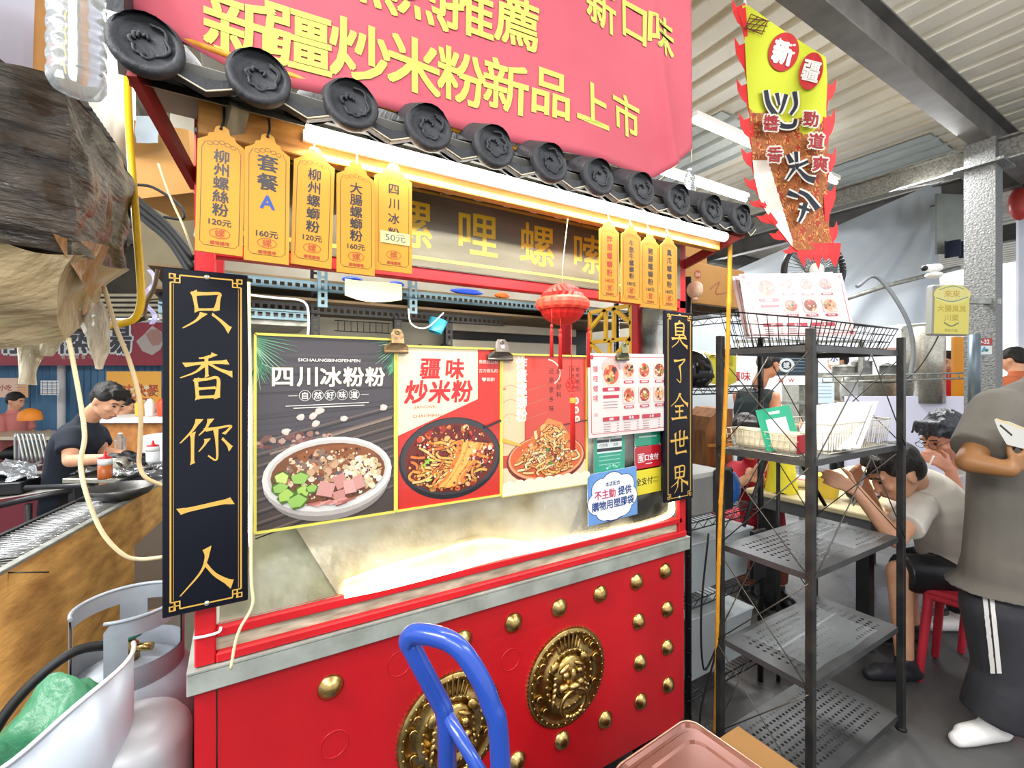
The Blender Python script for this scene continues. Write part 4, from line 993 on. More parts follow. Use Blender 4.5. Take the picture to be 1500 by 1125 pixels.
for k in range(6): # endless knot
    a_ = PI * k / 3; b.tube([pp + Vector((.012 * math.cos(a_) + .008 * math.cos(t_), 0, -.165 + .012 * math.sin(a_) + .008 * math.sin(t_))) for t_ in [j * PI / 4 for j in range(8)]], .0015, 5, closed=True)
b.build('knot', tas, lan)
b = MB(); b.lathe([(.002, -.19), (.0075, -.2), (.0075, -.215), (.006, -.22), (.0075, -.34)], pp + Vector((.004, 0, 0)), (0, 0, 1), 10); b.build('long_tassel', tas, lan)
b = MB(); b.lathe([(.0078, -.2), (.0082, -.206), (.0078, -.214)], pp + Vector((.004, 0, 0)), (0, 0, 1), 10, cap=False); b.build('tassel_cap', M_['gold'], lan)

# ================================================================= PINK BANNER ABOVE THE CART
ban = thing('cloth_banner', 'big pink cloth banner with yellow characters above the tiled eave', 'banner', (0.55, 0.95, 2.05))
bl, br = aty(188, 20, 0.95).x, 1.238
def bpt(u, v, dy=0.0):   # u 0..1 across, v 0..1 up
    x = bl + (br - bl) * u
    zb = 1.99 + 0.05 * u + (0.13 * max(0, (u - .86) / .14) ** 1.3) + .05 * max(0, (.12 - u) / .12)
    z = zb + (2.9 - zb) * v
    w_ = 0.012 * math.sin(u * 7 + v * 2) + .01 * math.sin(u * 16 + 3 * v) * (1 - v)
    fold = 0.03 * math.exp(-((u - .93 + .1 * v) / .02) ** 2) * (1 - v)
    return Vector((x, 0.95 + w_ - fold + dy, z))
bc = mat('pink_banner_cloth', '#bf5864', 0.85, col2='#b54e5b', scale=3)
b = MB(); b.grid(lambda u, v: bpt(u, v), 140, 40); o = b.build('cloth', bc, ban)
md = o.modifiers.new('thickness', 'SOLIDIFY'); md.thickness = 0.001
pr = Print()
def btext(ch, x, z, h, wx=1.0):
    base = len(pr.mb.v); pr.text(ch, 0, 0, h, '#d8dc66', 0.022, wx)
    for i in range(base, len(pr.mb.v)):
        v = pr.mb.v[i]; X, Z = x + v[0], z + v[1]; u = (X - bl) / (br - bl)
        lo = bpt(u, 0); zb = lo.z; vv = (Z - zb) / (2.9 - zb); P = bpt(u, vv)
        pr.mb.v[i] = Vector((P.x, P.y - 0.003 - v[2], P.z))
for ch, x in zip('新疆炒米粉新品上市', (.006, .0985, .212, .325, .437, .55, .672, .808, .945)):
    btext(ch, x, 2.079 + 0.113 * x, .112)
for ch, x, z in (('熱', .23, 2.262), ('烈', .345, 2.274), ('推', .455, 2.287), ('薦', .575, 2.300), ('新', .85, 2.455), ('口', .985, 2.47), ('味', 1.095, 2.478)):
    btext(ch, x, z, .112)
pr.build('lettering', ban, print_mat('cloth_print', 0.8))
b = MB(); b.tube([bpt(0.02, -.005) + Vector((0, .012, 0)), bpt(.5, -.005) + Vector((0, .012, 0)), bpt(.86, -.005) + Vector((0, .012, 0))], .006, 8); b.build('bamboo_rod', M_['bamboo'], ban)
# cords at the banner's corner
wire('string', [bpt(1, .0), aty(1012, 238, .95)], .0012, M_['cord'], 'thin string tying the small bottle to the banner corner', 'string')
wire('string', [bpt(.93, 0), Vector((1.05, .96, 2.0)), Vector((1.1, .95, 1.985))], .0012, M_['cord'], 'loose string under the banner\'s right end, touching the tiles', 'string')

def pet_bottle(c, h, r, label, parentname='plastic_bottle', water=0.0):
    gl_ = mat('clear_plastic', '#eef3f5', 0.1, trans=0.85, ior=1.25, spec=0.8)
    t = thing(parentname, label, 'bottle', c)
    b = MB(); pf = [(0.001, 0), (r * .85, 0), (r, .04 * h)]
    for k in range(6): pf += [(r, h * (.08 + .09 * k)), (r * .94, h * (.11 + .09 * k)), (r, h * (.14 + .09 * k))]
    pf += [(r, .66 * h), (r * .8, .78 * h), (r * .4, .88 * h), (r * .34, .92 * h)]
    b.lathe(pf, c, (0, 0, 1), 20); b.build('body', gl_, t)
    b = MB(); b.lathe([(r * .4, .92 * h), (r * .42, .93 * h), (r * .42, h), (0.001, h)], c, (0, 0, 1), 14); b.build('cap', M_['white'], t)
    return t
p = aty(1010, 288, .96)
pet_bottle(p, .088, .017, 'small clear plastic bottle hung as weight from the banner corner')

# ================================================================= BLACK DISPLAY RACK
rk = M_['rackblack']
RX0, RX1, RY0, RY1 = 1.622, 2.33, 0.79, 1.12
rack = thing('display_rack', 'black metal shelving rack with perforated shelves right of the cart', 'rack', ((RX0 + RX1) / 2, (RY0 + RY1) / 2, 0))
for x in (RX0, RX1):
    for y in (RY0, RY1):
        b = MB(); b.box((x - .0125, y - .0125, .012), (x + .0125, y + .0125, 1.605), bev=.002)
        b.build('post', rk, rack)
        b = MB(); b.lathe([(.019, 0), (.019, .008), (.012, .014)], (x, y, 0), (0, 0, 1), 12); b.build('foot', M_['rubber'], rack)
def perf_shelf(z, nx=26, ny=9):
    b = MB(); x0, x1, y0, y1 = RX0 + .005, RX1 - .005, RY0 + .005, RY1 - .005
    xs = [x0, x0 + .05]; cx_ = (x1 - x0 - .1) / nx
    for i in range(nx): xs += [x0 + .05 + cx_ * (i + .25), x0 + .05 + cx_ * (i + .75)]
    xs += [x1 - .05, x1]
    ys = [y0, y0 + .035]; cy_ = (y1 - y0 - .07) / ny
    for j in range(ny): ys += [y0 + .035 + cy_ * (j + .3), y0 + .035 + cy_ * (j + .7)]
    ys += [y1 - .035, y1]
    ids = [[b.V((x, y, z)) for y in ys] for x in xs]
    for i in range(len(xs) - 1):
        for j in range(len(ys) - 1):
            if 2 <= i < len(xs) - 3 and i % 2 == 0 and 2 <= j < len(ys) - 3 and j % 2 == 0: continue
            b.Fc([ids[i][j], ids[i + 1][j], ids[i + 1][j + 1], ids[i][j + 1]])
    for p, q in (((x0, y0), (x1, y0)), ((x1, y0), (x1, y1)), ((x1, y1), (x0, y1)), ((x0, y1), (x0, y0))):
        b.quad((*p, z), (*q, z), (*q, z - .022), (*p, z - .022))
    return b
SZ = (1.552, 1.166, .788, .42, .06)
for z in SZ: perf_shelf(z).build('shelf', mat('dark_shelf_steel', '#5a5b5c', 0.4, 0.55, col2='#474746', scale=7), rack)
def brace(p, q): b = MB(); b.tube([p, q], .0022, 6); b.build('brace_wire', mat('brace_wire', '#57544c', 0.4, 0.6), rack)
for z0, z1 in ((1.166, 1.53), (.788, 1.145), (.42, .765), (.06, .4)):
    brace((RX0 - .014, RY0, z0), (RX0 - .014, RY1, z1)); brace((RX0 - .014, RY1, z0), (RX0 - .014, RY0, z1))
    brace((RX0, RY1 + .014, z0), ((RX0 + RX1) / 2, RY1 + .014, z1)); brace(((RX0 + RX1) / 2, RY1 + .014, z1), (RX1, RY1 + .014, z0))
for z0, z1 in ((1.166, 1.53), (.788, 1.145)):
    brace((RX0, RY0 - .014, z0), ((RX0 + RX1) / 2 + .05, RY0 - .014, z1)); brace(((RX0 + RX1) / 2 + .05, RY0 - .014, z1), (RX1, RY0 - .014, z0))
    brace((RX1 + .014, RY0, z0), (RX1 + .014, RY1, z1)); brace((RX1 + .014, RY1, z0), (RX1 + .014, RY0, z1))

def basket(name, label, lo, hi, h, m, step=.022, flare=.02, r=.0016, front=1.0, grp=None):
    """open wire basket: rim and base rods, uprights"""
    (x0, y0, z), (x1, y1) = lo, hi; t = thing(name, label, 'basket', ((x0 + x1) / 2, (y0 + y1) / 2, z), grp)
    f = flare; zt = lambda y: z + h * (front + (1 - front) * (y - y0) / (y1 - y0))
    top = [(x0 - f, y0 - f, zt(y0)), (x1 + f, y0 - f, zt(y0)), (x1 + f, y1 + f, zt(y1)), (x0 - f, y1 + f, zt(y1))]
    bot = [(x0, y0, z), (x1, y0, z), (x1, y1, z), (x0, y1, z)]
    b = MB(); b.tube(top, r * 1.8, 6, closed=True); b.build('rim', m, t)
    b = MB(); b.tube(bot, r * 1.5, 6, closed=True); b.build('base_rod', m, t)
    b = MB()
    for i in range(4):
        A, B, Cc, D = [Vector(q) for q in (bot[i], bot[(i + 1) % 4], top[(i + 1) % 4], top[i])]
        n = max(2, int((B - A).length / step))
        for k in range(n): b.tube([A.lerp(B, k / n), D.lerp(Cc, k / n)], r, 5)
        for v in (.35, .68): b.tube([A.lerp(D, v), B.lerp(Cc, v)], r, 5)
    n = int((x1 - x0) / step)
    for k in range(n): b.tube([(x0 + (x1 - x0) * k / n, y0, z), (x0 + (x1 - x0) * k / n, y1, z)], r, 5)
    stuff(b.build('wire_mesh', m, t)); return t
wb = mat('black_wire', '#1d1c1c', 0.35, 0.5); ww = mat('pale_wire', '#cfc8b4', 0.4, 0.3)
basket('wire_basket', 'black wire basket of menus on top of the black rack', (1.66, .82, 1.556), (2.27, 1.1), .15, wb, .03, .03, .0016, .55)
basket('wire_basket', 'small pale wire basket with a cream roll on the rack\'s second shelf', (1.645, .85, 1.17), (1.72, 1.1), .075, ww, .02, .006, .0012)
basket('wire_basket', 'pale wire basket holding menu cards and pens, right half of the second shelf', (1.80, .82, 1.17), (2.27, 1.02), .105, ww, .018, .012, .0014)
# menus standing in the top basket
def sheet_on(M, w, h, name, label, cat, fn, back='#e3d2ce', grp=None):
    c = M @ Vector((0, -h / 2, 0)); t = thing(name, label, cat, c, grp)
    b = MB(M); b.box((-w / 2, -h / 2, -.002), (w / 2, h / 2, 0)); b.build('sheet', mat('sheet' + back, back, 0.5), t)
    pr = Print(M @ Matrix.Translation((0, 0, .0004))); fn(pr); pr.build('menu_print', t, pgloss); return t
M1 = on_cam(at(1167, 446, 1.77), yaw=.05, tilt=0.02, pitch=-.25)
sheet_on(M1, .42, .262, 'menu_sheet', 'pink-white menu sheet standing in the black basket on the rack, front one', 'menu', lambda pr: menu_art(pr, .42, .262, random.Random(6)))
M2 = on_cam(at(1157, 446, 1.80), yaw=.05, tilt=0.06, pitch=-.25)
sheet_on(M2, .42, .262, 'menu_sheet', 'menu sheet mostly hidden behind the front one in the black basket', 'menu', lambda pr: menu_art(pr, .42, .262, random.Random(6)))
# cream roll, green pay sign, cards, pens
b = MB(); b.box((1.652, .855, 1.176), (1.712, 1.085, 1.25), bev=.012); tag(b.build('napkin_box', M_['cream']), 'long cream napkin box lying in the small pale basket', 'box')
b = MB(); b.box((1.655, .842, 1.178), (1.71, .853, 1.245), bev=.003); tag(b.build('red_packet', mat('dark_red_card', '#a3202a', .5)), 'dark red packet at the near end of the napkin box', 'packet')
def gsign(pr):
    pr.rrect(-.06, -.075, .06, .075, .006, '#2faf86'); pr.rect(-.036, -.04, .036, .036, '#eef2ee'); pr.rect(-.02, .052, .02, .062, '#d8f0e4'); pr.text('收款', 0, -.058, .014, '#eaf6f0', .02)
Mg = on_cam(at(1140, 627, 1.66), yaw=-.1, tilt=0.18, pitch=-.2)
sheet_on(Mg, .122, .152, 'payment_sign', 'green payment sign with a blank white square leaning on the rack', 'sign', gsign, '#2faf86')
for k in range(4):
    Mc = Matrix.Translation((1.98 + .022 * k, .92 - .02 * k, 1.255 + .004 * k)) @ Matrix.Rotation(-.52, 4, 'Y') @ Matrix.Rotation(.15, 4, 'Z')
    b = MB(Mc); b.box((-.17, -.07, -.002), (.15, .07, .002))
    o = b.build('menu_card', M_['white']); tag(o, ('lowest', 'second', 'third', 'uppermost')[k] + ' of the white menu cards slanting in the pale basket', 'menu card', 'menu cards in the pale basket')
    if k == 3:
        pr = Print(Mc @ Matrix.Translation((0, 0, .003))); pr.frame(-.15, -.055, .13, .055, .002, '#9a9a9a'); pr.rect(-.1, -.03, -.04, .03, '#a8a8a4')
        for j in range(8): pr.line([(-.02, .04 - j * .011), (.11, .04 - j * .011)], .002, '#8a8a88')
        pr.build('card_print', o)
rp_ = random.Random(9)
for k in range(14):
    x, y = 2.13 + rp_.uniform(0, .12), .9 + rp_.uniform(0, .09); d = Vector((rp_.uniform(-.03, .03), rp_.uniform(-.02, .03), .13))
    b = MB(); b.tube([(x, y, 1.173), Vector((x, y, 1.173)) + d], .0042, 6)
    o = b.build('pen', [mat('blue_pen', '#27509c', .35), mat('dark_pen', '#2a2a38', .35), mat('purple_pen', '#6a3f8a', .35)][k % 3])
    cn = ('blue', 'black', 'purple')[k % 3]; tag(o, cn + ' pen standing in the bunch of pens in the pale basket', 'pen', cn + ' pens in the pale basket')
# clear plastic sheets lying on the shelves
clr = mat('clear_sheet', '#cfd6d8', .35, alpha=.13, spec=.2)
for z, x0, x1, lb in ((.79, 2.0, 2.3, 'clear plastic sheet lying on the third shelf of the black rack'), (.422, 1.72, 2.2, 'clear plastic sheet lying on the fourth shelf of the black rack')):
    b = MB(); b.grid(lambda u, v: Vector((x0 + (x1 - x0) * u, .82 + .27 * v, z + .004 + .004 * math.sin(u * 9 + v * 4))), 14, 6)
    b.tube([(x0, .95, z + .01), (x1, .97, z + .01)], .004, 6); tag(b.build('plastic_sheet', clr), lb, 'plastic sheet')

# bamboo pole beside the rack
pts = [at(1070, 334, 1.565), at(1062, 520, 1.62), at(1054, 760, 1.70), at(1046, 1073, 1.856)]
P_ = [pts[0].lerp(pts[-1], k / 8) for k in range(9)]
b = MB(); pp_ = []; rr_ = []
for k in range(9):
    for e in (-.012, 0, .012): 
        q = pts[0].lerp(pts[-1], min(1, max(0, k / 8 + e / 2))); pp_.append(q + Vector((0.006 * math.sin(k), 0, 0))); rr_.append(.0088 if e == 0 else .0074)
b.tube(pp_, rr_, 8); tag(b.build('bamboo_pole', M_['bamboo']), 'thin yellow bamboo pole leaning between the eave and the floor beside the rack', 'pole')

# ================================================================= WIRE RACK BEHIND THE CART'S RIGHT END
wr = thing('wire_rack', 'black wire storage rack behind the right couplet board', 'rack', (1.87, 1.47, 0))
wk = mat('dark_chrome', '#3a3a3c', .3, .8)
for x, y in ((1.61, 1.26), (2.13, 1.26), (1.61, 1.68), (2.13, 1.68)):
    b = MB(); b.tube([(x, y, 0), (x, y, 1.86)], .0135, 10)
    for k in range(18): b.tube([(x, y, .1 + .1 * k), (x, y, .103 + .1 * k)], .0145, 10)
    b.build('post', wk, wr)
for z in (1.75, 1.40, .83, .50, .12):
    b = MB()
    for y in (1.26, 1.68):
        b.tube([(1.61, y, z), (2.13, y, z)], .003, 6); b.tube([(1.61, y, z - .03), (2.13, y, z - .03)], .003, 6)
        zz = [(1.61 + .52 * k / 16, y, z - (.03 if k % 2 else 0)) for k in range(17)]; b.tube(zz, .002, 5)
    for x in (1.61, 2.13):
        b.tube([(x, 1.26, z), (x, 1.68, z)], .003, 6); b.tube([(x, 1.26, z - .03), (x, 1.68, z - .03)], .003, 6)
        b.tube([(x, 1.26 + .42 * k / 12, z - (.03 if k % 2 else 0)) for k in range(13)], .002, 5)
    for k in range(21): x = 1.61 + .52 * k / 20; b.tube([(x, 1.26, z + .003), (x, 1.68, z + .003)], .0018, 5)
    stuff(b.build('wire_shelf', wk, wr))
def cbox(lo, hi, label, txt=None, logo=True, m=None, name='cardboard_box', grp=None):
    t = thing(name, label, 'box', ((lo[0] + hi[0]) / 2, (lo[1] + hi[1]) / 2, lo[2]), grp)
    b = MB(); b.box(lo, hi, bev=.004); b.build('carton', m or M_['card'], t)
    b = MB(); yc = (lo[1] + hi[1]) / 2; b.box((lo[0] - .0015, yc - .025, hi[2] - .06), (hi[0] + .0015, yc + .025, hi[2] + .0015)); b.build('tape', mat('parcel_tape', '#c9a468', .3), t)
    w, h = hi[0] - lo[0], hi[2] - lo[2]
    pr = Print(on_front((lo[0] + hi[0]) / 2, lo[1] - .0015, (lo[2] + hi[2]) / 2))
    if logo: pr.ell(-w * .3, h * .2, h * .12, h * .1, '#b8402c', 18); pr.text('品味', -w * .3, h * .2, h * .09, '#e8c9a0', .02)
    if txt: pr.text(txt, 0, -h * .2, h * .2, '#8a4a2c', .01)
    else: pr.line([(-w * .1, -h * .1), (w * .05, h * .1), (w * .0, -h * .2), (w * .3, -h * .05)], h * .03, '#a86a3c', smooth=True)
    pr.build('box_print', t); return t
cbox((1.60, 1.27, 1.757), (2.02, 1.6, 1.935), 'large brown carton with an oval red mark on the wire rack\'s top shelf')
cbox((1.56, 1.35, 1.938), (1.86, 1.62, 2.04), 'smaller carton with brown characters stacked on the large one', 'PP元素麵湯盒')
b = MB(); b.ell((1.60, 1.22, 1.80), (.032, .032, .036), None, 14, 10); b.lathe([(.012, -.045), (.012, -.03)], (1.60, 1.22, 1.80)); tag(b.build('round_lamp', mat('pinkish_globe', '#f2cfae', .4, col2='#e09a80', scale=30)), 'small pinkish globe lamp in front of the large carton', 'lamp')
# helmet, yellow bag
hm = thing('black_helmet', 'glossy black round helmet on the wire rack beside the right couplet board', 'helmet', (1.70, 1.33, 1.407))
b = MB(); b.lathe([(.08, 0), (.098, .02), (.103, .06), (.095, .1), (.07, .135), (.035, .152), (0, .156)], (1.70, 1.33, 1.407), (0, 0, 1), 22, cap=False); b.build('shell', mat('gloss_black', '#0d0e10', .12), hm)
b = MB(); b.lathe([(.1, .03), (.107, .035), (.104, .05)], (1.70, 1.33, 1.407), (0, 0, 1), 22, cap=False, a0=PI, a1=2 * PI); b.build('visor_rim', M_['rubber'], hm)
b = MB(); b.grid(lambda u, v: Vector((1.84 + .2 * u, 1.33 + .02 * math.sin(u * 6), 1.407 + .13 * v + .01 * math.sin(u * 9))), 10, 5); b.grid(lambda u, v: Vector((1.84 + .2 * u, 1.45 + .02 * math.sin(u * 6), 1.407 + .13 * v + .01 * math.sin(u * 9))), 10, 5)
b.grid(lambda u, v: Vector((1.84 + .2 * u, 1.33 + .12 * v, 1.537 + .01 * math.sin(u * 9) + .02 * math.sin(PI * v))), 10, 5)
tag(b.build('yellow_bag', mat('yellow_plastic', '#e8de3c', .4, col2='#c9bf2a', scale=9, bump=.2)), 'crumpled yellow plastic bag behind the black helmet', 'bag')
# printer-like grey box, containers, blue bag
pt_ = thing('till_printer', 'grey and black boxy machine on the wire rack behind the bamboo pole', 'machine', (1.78, 1.34, .835))
b = MB(); b.box((1.66, 1.28, .835), (1.92, 1.5, 1.02), bev=.015); b.build('body', mat('grey_machine', '#8d8c88', .45), pt_)
b = MB(); b.box((1.80, 1.265, .84), (1.935, 1.285, 1.035), bev=.01); b.build('front_panel', M_['black'], pt_)
b = MB(); b.tube([(1.82, 1.26, .86), (1.80, 1.24, .70), (1.84, 1.25, .5), (1.79, 1.24, .28)], .004, 6); b.build('cable', M_['rubber'], pt_)
b = MB(); b.ell((2.03, 1.36, .91), (.07, .05, .085), None, 14, 10); o = tag(b.build('blue_bag', mat('blue_plastic', '#2f6fc4', .3, bump=.4, bscale=12)), 'bright blue plastic bag beside the grey machine', 'bag')
def tub(lo, hi, label, m):
    t = thing('plastic_tub', label, 'container', ((lo[0] + hi[0]) / 2, (lo[1] + hi[1]) / 2, lo[2]), 'clear plastic tubs on the wire rack')
    x0, y0, z0 = lo; x1, y1, z1 = hi; k = .02
    b = MB(); A = [(x0 + k, y0 + k, z0), (x1 - k, y0 + k, z0), (x1 - k, y1 - k, z0), (x0 + k, y1 - k, z0)]; B = [(x0, y0, z1), (x1, y0, z1), (x1, y1, z1), (x0, y1, z1)]
    ia = [b.V(p) for p in A]; ib = [b.V(p) for p in B]; b.Fc(ia[::-1])
    for i in range(4): b.Fc([ia[i], ia[(i + 1) % 4], ib[(i + 1) % 4], ib[i]])
    b.build('body', m, t); b = MB(); b.box((x0 - .006, y0 - .006, z1), (x1 + .006, y1 + .006, z1 + .012), bev=.004); b.build('lid', m, t)
mk = mat('milky_plastic', '#c9d0d2', .3, trans=.35, ior=1.2)
tub((1.64, 1.28, .507), (2.1, 1.6, .72), 'wide milky tub on the wire rack under the grey machine', mk)
tub((1.64, 1.28, .127), (1.88, 1.6, .40), 'tall milky tub at the bottom left of the wire rack', mk)
tub((1.9, 1.28, .127), (2.1, 1.6, .34), 'lower milky tub at the bottom right of the wire rack', mk)
b = MB(); b.box((2.0, 1.21, .52), (2.1, 1.235, .74), bev=.004); b.box((2.02, 1.205, .60), (2.06, 1.212, .73)); tag(b.build('black_bag', M_['black']), 'black satchel hanging on the wire rack\'s near corner', 'bag')
# folding stand with slanting bars
fs = thing('folding_stand', 'dark folding stand with slanting bars behind the display rack', 'stand', (2.2, 1.215, 0))
for p, q in (((2.2, 1.215, 0), (2.2, 1.215, 1.23)), ((2.2, 1.215, 1.22), (1.87, 1.18, .80)), ((2.2, 1.215, 1.22), (2.52, 1.16, .80))):
    b = MB(); b.tube([p, q], .009, 8); b.build('bar', rk, fs)
wire('cable', [(1.66, 1.2, .8), (1.60, 1.19, .5), (1.63, 1.2, .25), (1.70, 1.19, .32), (1.62, 1.2, .12), (1.6, 1.2, .01)], .004, M_['rubber'], 'tangled black cable hanging at the foot of the wire rack', 'cable')
wire('string', [at(1085, 500, 1.76), at(1080, 516, 1.74), at(1078, 545, 1.75)], .0012, M_['cord'], 'thin pale string tied to the rack\'s top shelf', 'string')
pr = Print(on_cam(at(1063, 524, 1.86), .1)); 
t = thing('yellow_label', 'small yellow label card with dark characters hanging under the rack\'s top shelf', 'label', at(1063, 524, 1.86))
b = MB(on_cam(at(1063, 524, 1.86), .1)); b.box((-.03, -.035, -.002), (.03, .035, -.0005)); b.build('card', mat('label_yellow', '#e9de3f', .5), t)
pr.text('營業中', -.004, .012, .014, '#27306a', .02); pr.text('滿', -.016, -.008, .012, '#27306a', .02); pr.build('lettering', t)

# ================================================================= RIGHT BACKGROUND
# white tarpaulin with folds gathered at its upper right corner
tp = at(1378, 264, 4.7)
tc4 = [at(1040, 412, 5.4), at(1378, 264, 4.7), at(1382, 470, 4.7), at(1040, 500, 5.4)]
def tarp(u, v):
    p = tc4[3].lerp(tc4[2], u).lerp(tc4[0].lerp(tc4[1], u), v)
    ang = math.atan2(1 - v + .02, 1 - u + .02); rr = math.hypot(1 - u, 1 - v)
    return p + CAMF * (.05 * math.sin(ang * 26) * min(1, rr * 2))
b = MB(); b.grid(tarp, 60, 14); tag(b.build('white_tarp', mat('white_tarp', '#d4dde6', .6, col2='#c2ccd6', scale=2)), 'large white tarpaulin gathered in folds towards the steel column', 'tarp')
b = MB(); b.tube([at(1232, 440, 4.55), at(1300, 418, 4.5), at(1405, 392, 4.45)], .022, 8); tag(b.build('steel_pipe', galv), 'horizontal grey pipe crossing in front of the white tarp', 'pipe')
wire('hose', [at(1255, 420, 4.4), at(1285, 406, 4.4), at(1325, 460, 4.35), at(1338, 510, 4.35), at(1332, 560, 4.35)], .018, mat('grey_hose', '#6f7376', .5), 'grey hose arching down before the white tarp', 'hose')
wire('cable', [at(1380, 480, 4.2), at(1365, 510, 4.2), at(1340, 545, 4.2), at(1310, 560, 4.2), at(1240, 558, 4.2)], .006, M_['rubber'], 'black cable running along the kitchen equipment right', 'cable')
fan = thing('wall_fan', 'round black-edged fan behind the tip of the flag', 'fan', at(1188, 412, 3.3))
fc = at(1188, 398, 3.3); b = MB(); b.lathe([(.22, 0), (.22, .05), (.2, .05), (.2, .01)], fc, -CAMF, 32, cap=False); b.build('ring', M_['black'], fan)
b = MB()
for k in range(24): a = PI * k / 24; d = CAMX * math.cos(a) + UP * math.sin(a); b.tube([fc - CAMF * .05 - d * .21, fc - CAMF * .06 + d * .21], .0025, 5)
stuff(b.build('grille', wk, fan))
b = MB()
for k in range(3):
    a = 2 * PI * k / 3; d = CAMX * math.cos(a) + UP * math.sin(a); e = CAMX * -math.sin(a) + UP * math.cos(a); b.quad(fc + d * .03, fc + d * .19 - e * .03, fc + d * .18 + e * .08 - CAMF * .02, fc + e * .05 - CAMF * .02)
b.build('blade', mat('fan_blade', '#77807f', .4), fan)
b = MB(); b.lathe([(.05, -.01), (.05, .07), (.0, .075)], fc, -CAMF, 16); b.build('hub', M_['white'], fan)
# hanging yellow light box with a white cat-like lamp left as a plain white lamp
lb = thing('sign_box', 'yellow printed sign box hung on the speckled column', 'sign', at(1394, 490, 3.25))
Mb = on_cam(at(1394, 452, 3.25), -.05, -.03); b = MB(Mb); b.box((-.125, -.19, -.07), (.125, .17, 0), bev=.01); b.build('box', mat('box_grey', '#8a8c86', .5), lb)
pr = Print(Mb @ Matrix.Translation((0, 0, .001))); pr.rect(-.118, -.18, .118, .1, '#e2d568'); pr.ell(0, .1, .125, .07, '#eadf7c'); pr.ell(0, .1, .11, .055, '#e6dc8a')
pr.line([(-.11, .075), (0, .05), (.11, .085)], .006, '#5f8a86', smooth=True); pr.line([(-.09, .13), (0, .16), (.08, .14)], .006, '#7f9a86', smooth=True)
pr.text('來來', 0, .105, .05, '#c9a83a', .02); pr.text('大腸臭臭', 0, .0, .045, '#c2ab3c', .02); pr.text('川菜', 0, -.065, .045, '#b8a43c', .02)
pr.line([(-.05, -.1), (0, -.125), (.05, -.1)], .009, '#6a7a4a', smooth=True); pr.text('歡迎光臨', 0, -.155, .02, '#b8a43c', .02); pr.build('lettering', lb)
b = MB(); b.beam(at(1400, 440, 3.32), (pcol.x, pcol.y - .08, at(1400, 440, 3.32).z), .04, .04); b.build('bracket', galv, lb)
wl = thing('white_lamp', 'white camera-like lamp with black lens above the yellow sign box', 'lamp', at(1366, 402, 3.2))
b = MB(); b.ell(at(1368, 403, 3.2), (.05, .05, .022), None, 14, 8); b.build('base', M_['white'], wl)
b = MB(); b.cap_seg(at(1358, 393, 3.2), at(1374, 392, 3.25), .024, .028); b.build('head', M_['white'], wl)
b = MB(); b.ell(at(1354, 393, 3.18), .02, None, 10, 8); b.build('lens', M_['black'], wl)
b = MB(); b.tube([at(1427, 490, 3.3), at(1427, 600, 3.3)], .035, 12); tag(b.build('blue_grey_pipe', mat('blue_grey', '#5d6b74', .4, .3)), 'blue-grey vertical pipe just left of the speckled column', 'pipe')
b = MB(on_cam(at(1409, 540, 4.6))); b.box((-.08, -.5, -.03), (.08, .32, 0)); tag(b.build('orange_board', mat('orange_board', '#d98f1e', .5)), 'upright orange board between the red-shirted diner and the column', 'board')
# upper right clutter
b = MB(on_cam(at(1400, 330, 4.4), .1)); b.box((-.2, -.28, -.02), (.2, .3, 0)); tag(b.build('metal_sheet', mat('grey_panel', '#9aa09a', .5, .2, col2='#7d837d', scale=3)), 'grey metal panel hanging right of the white tarp', 'panel')
b = MB(); b.grid(lambda u, v: at(1385 + 30 * u, 352 + 25 * v, 4.3) + CAMF * .04 * math.sin(u * 9), 10, 4); tag(b.build('dark_cloth', mat('navy_cloth', '#20243a', .8)), 'dark cloth bundled on the ledge above the sign box', 'cloth')
b = MB(); b.ell(at(1494, 298, 4.3), (.1, .08, .16), None, 14, 10); tag(b.build('red_bag', mat('red_bag', '#b23a34', .35, bump=.5, bscale=14)), 'crumpled red bag hanging near the right edge of the picture', 'bag')
# white back wall on the right with strips
b = MB(on_cam(at(1500, 470, 4.9), -.15)); b.box((-.05, -1.6, -.03), (1.6, 1.15, 0)); o = b.build('wall_right', mat('pale_wall', '#dfe4ee', .6, col2='#c7cedb', scale=2)); o['kind'] = 'structure'
b = MB(on_cam(at(1360, 655, 4.5))); b.box((-.8, -.55, -.04), (.5, .5, 0)); o = b.build('wall_partition', mat('lavender_wall', '#dcdcee', .6)); o['kind'] = 'structure'
b = MB(on_cam(at(1030, 620, 4.2), .2)); b.box((-.45, -1.0, -.04), (.32, .95, 0)); o = b.build('wall_booth', mat('pale_blue_wall', '#ccd9e0', .6, col2='#bccad2', scale=3)); o['kind'] = 'structure'
# kitchen equipment seen through the rack
def shelf_bar(x0, y0_, x1, y1_, s, r, label, m=galv): 
    b = MB(); b.tube([at(x0, y0_, s), at(x1, y1_, s)], r, 8); b.tube([at(x0, y0_ + 8, s), at(x1, y1_ + 8, s)], r, 8)
    n = 14
    for k in range(n + 1): p = at(x0 + (x1 - x0) * k / n, y0_ + (y1_ - y0_) * k / n, s); q = at(x0 + (x1 - x0) * k / n, y0_ + 8 + (y1_ - y0_) * k / n, s); b.tube([p, q], r * .6, 5)
    return tag(b.build('wire_ledge', m), label, 'shelf')
shelf_bar(1205, 552, 1420, 546, 4.0, .008, 'long steel wire ledge in the kitchen behind the display rack')
b = MB(); b.lathe([(.17, 0), (.17, .75), (.15, .78), (0, .79)], at(1352, 590, 4.6), (0, 0, 1), 20); tag(b.build('steel_tank', M_['steel']), 'tall stainless steel drum behind the wire ledge', 'tank')
b = MB(on_cam(at(1260, 550, 4.9))); b.box((-.55, -.6, -.5), (.5, .0, 0), bev=.01); tag(b.build('steel_counter', M_['steel']), 'stainless counter behind the menu basket, far kitchen', 'counter')
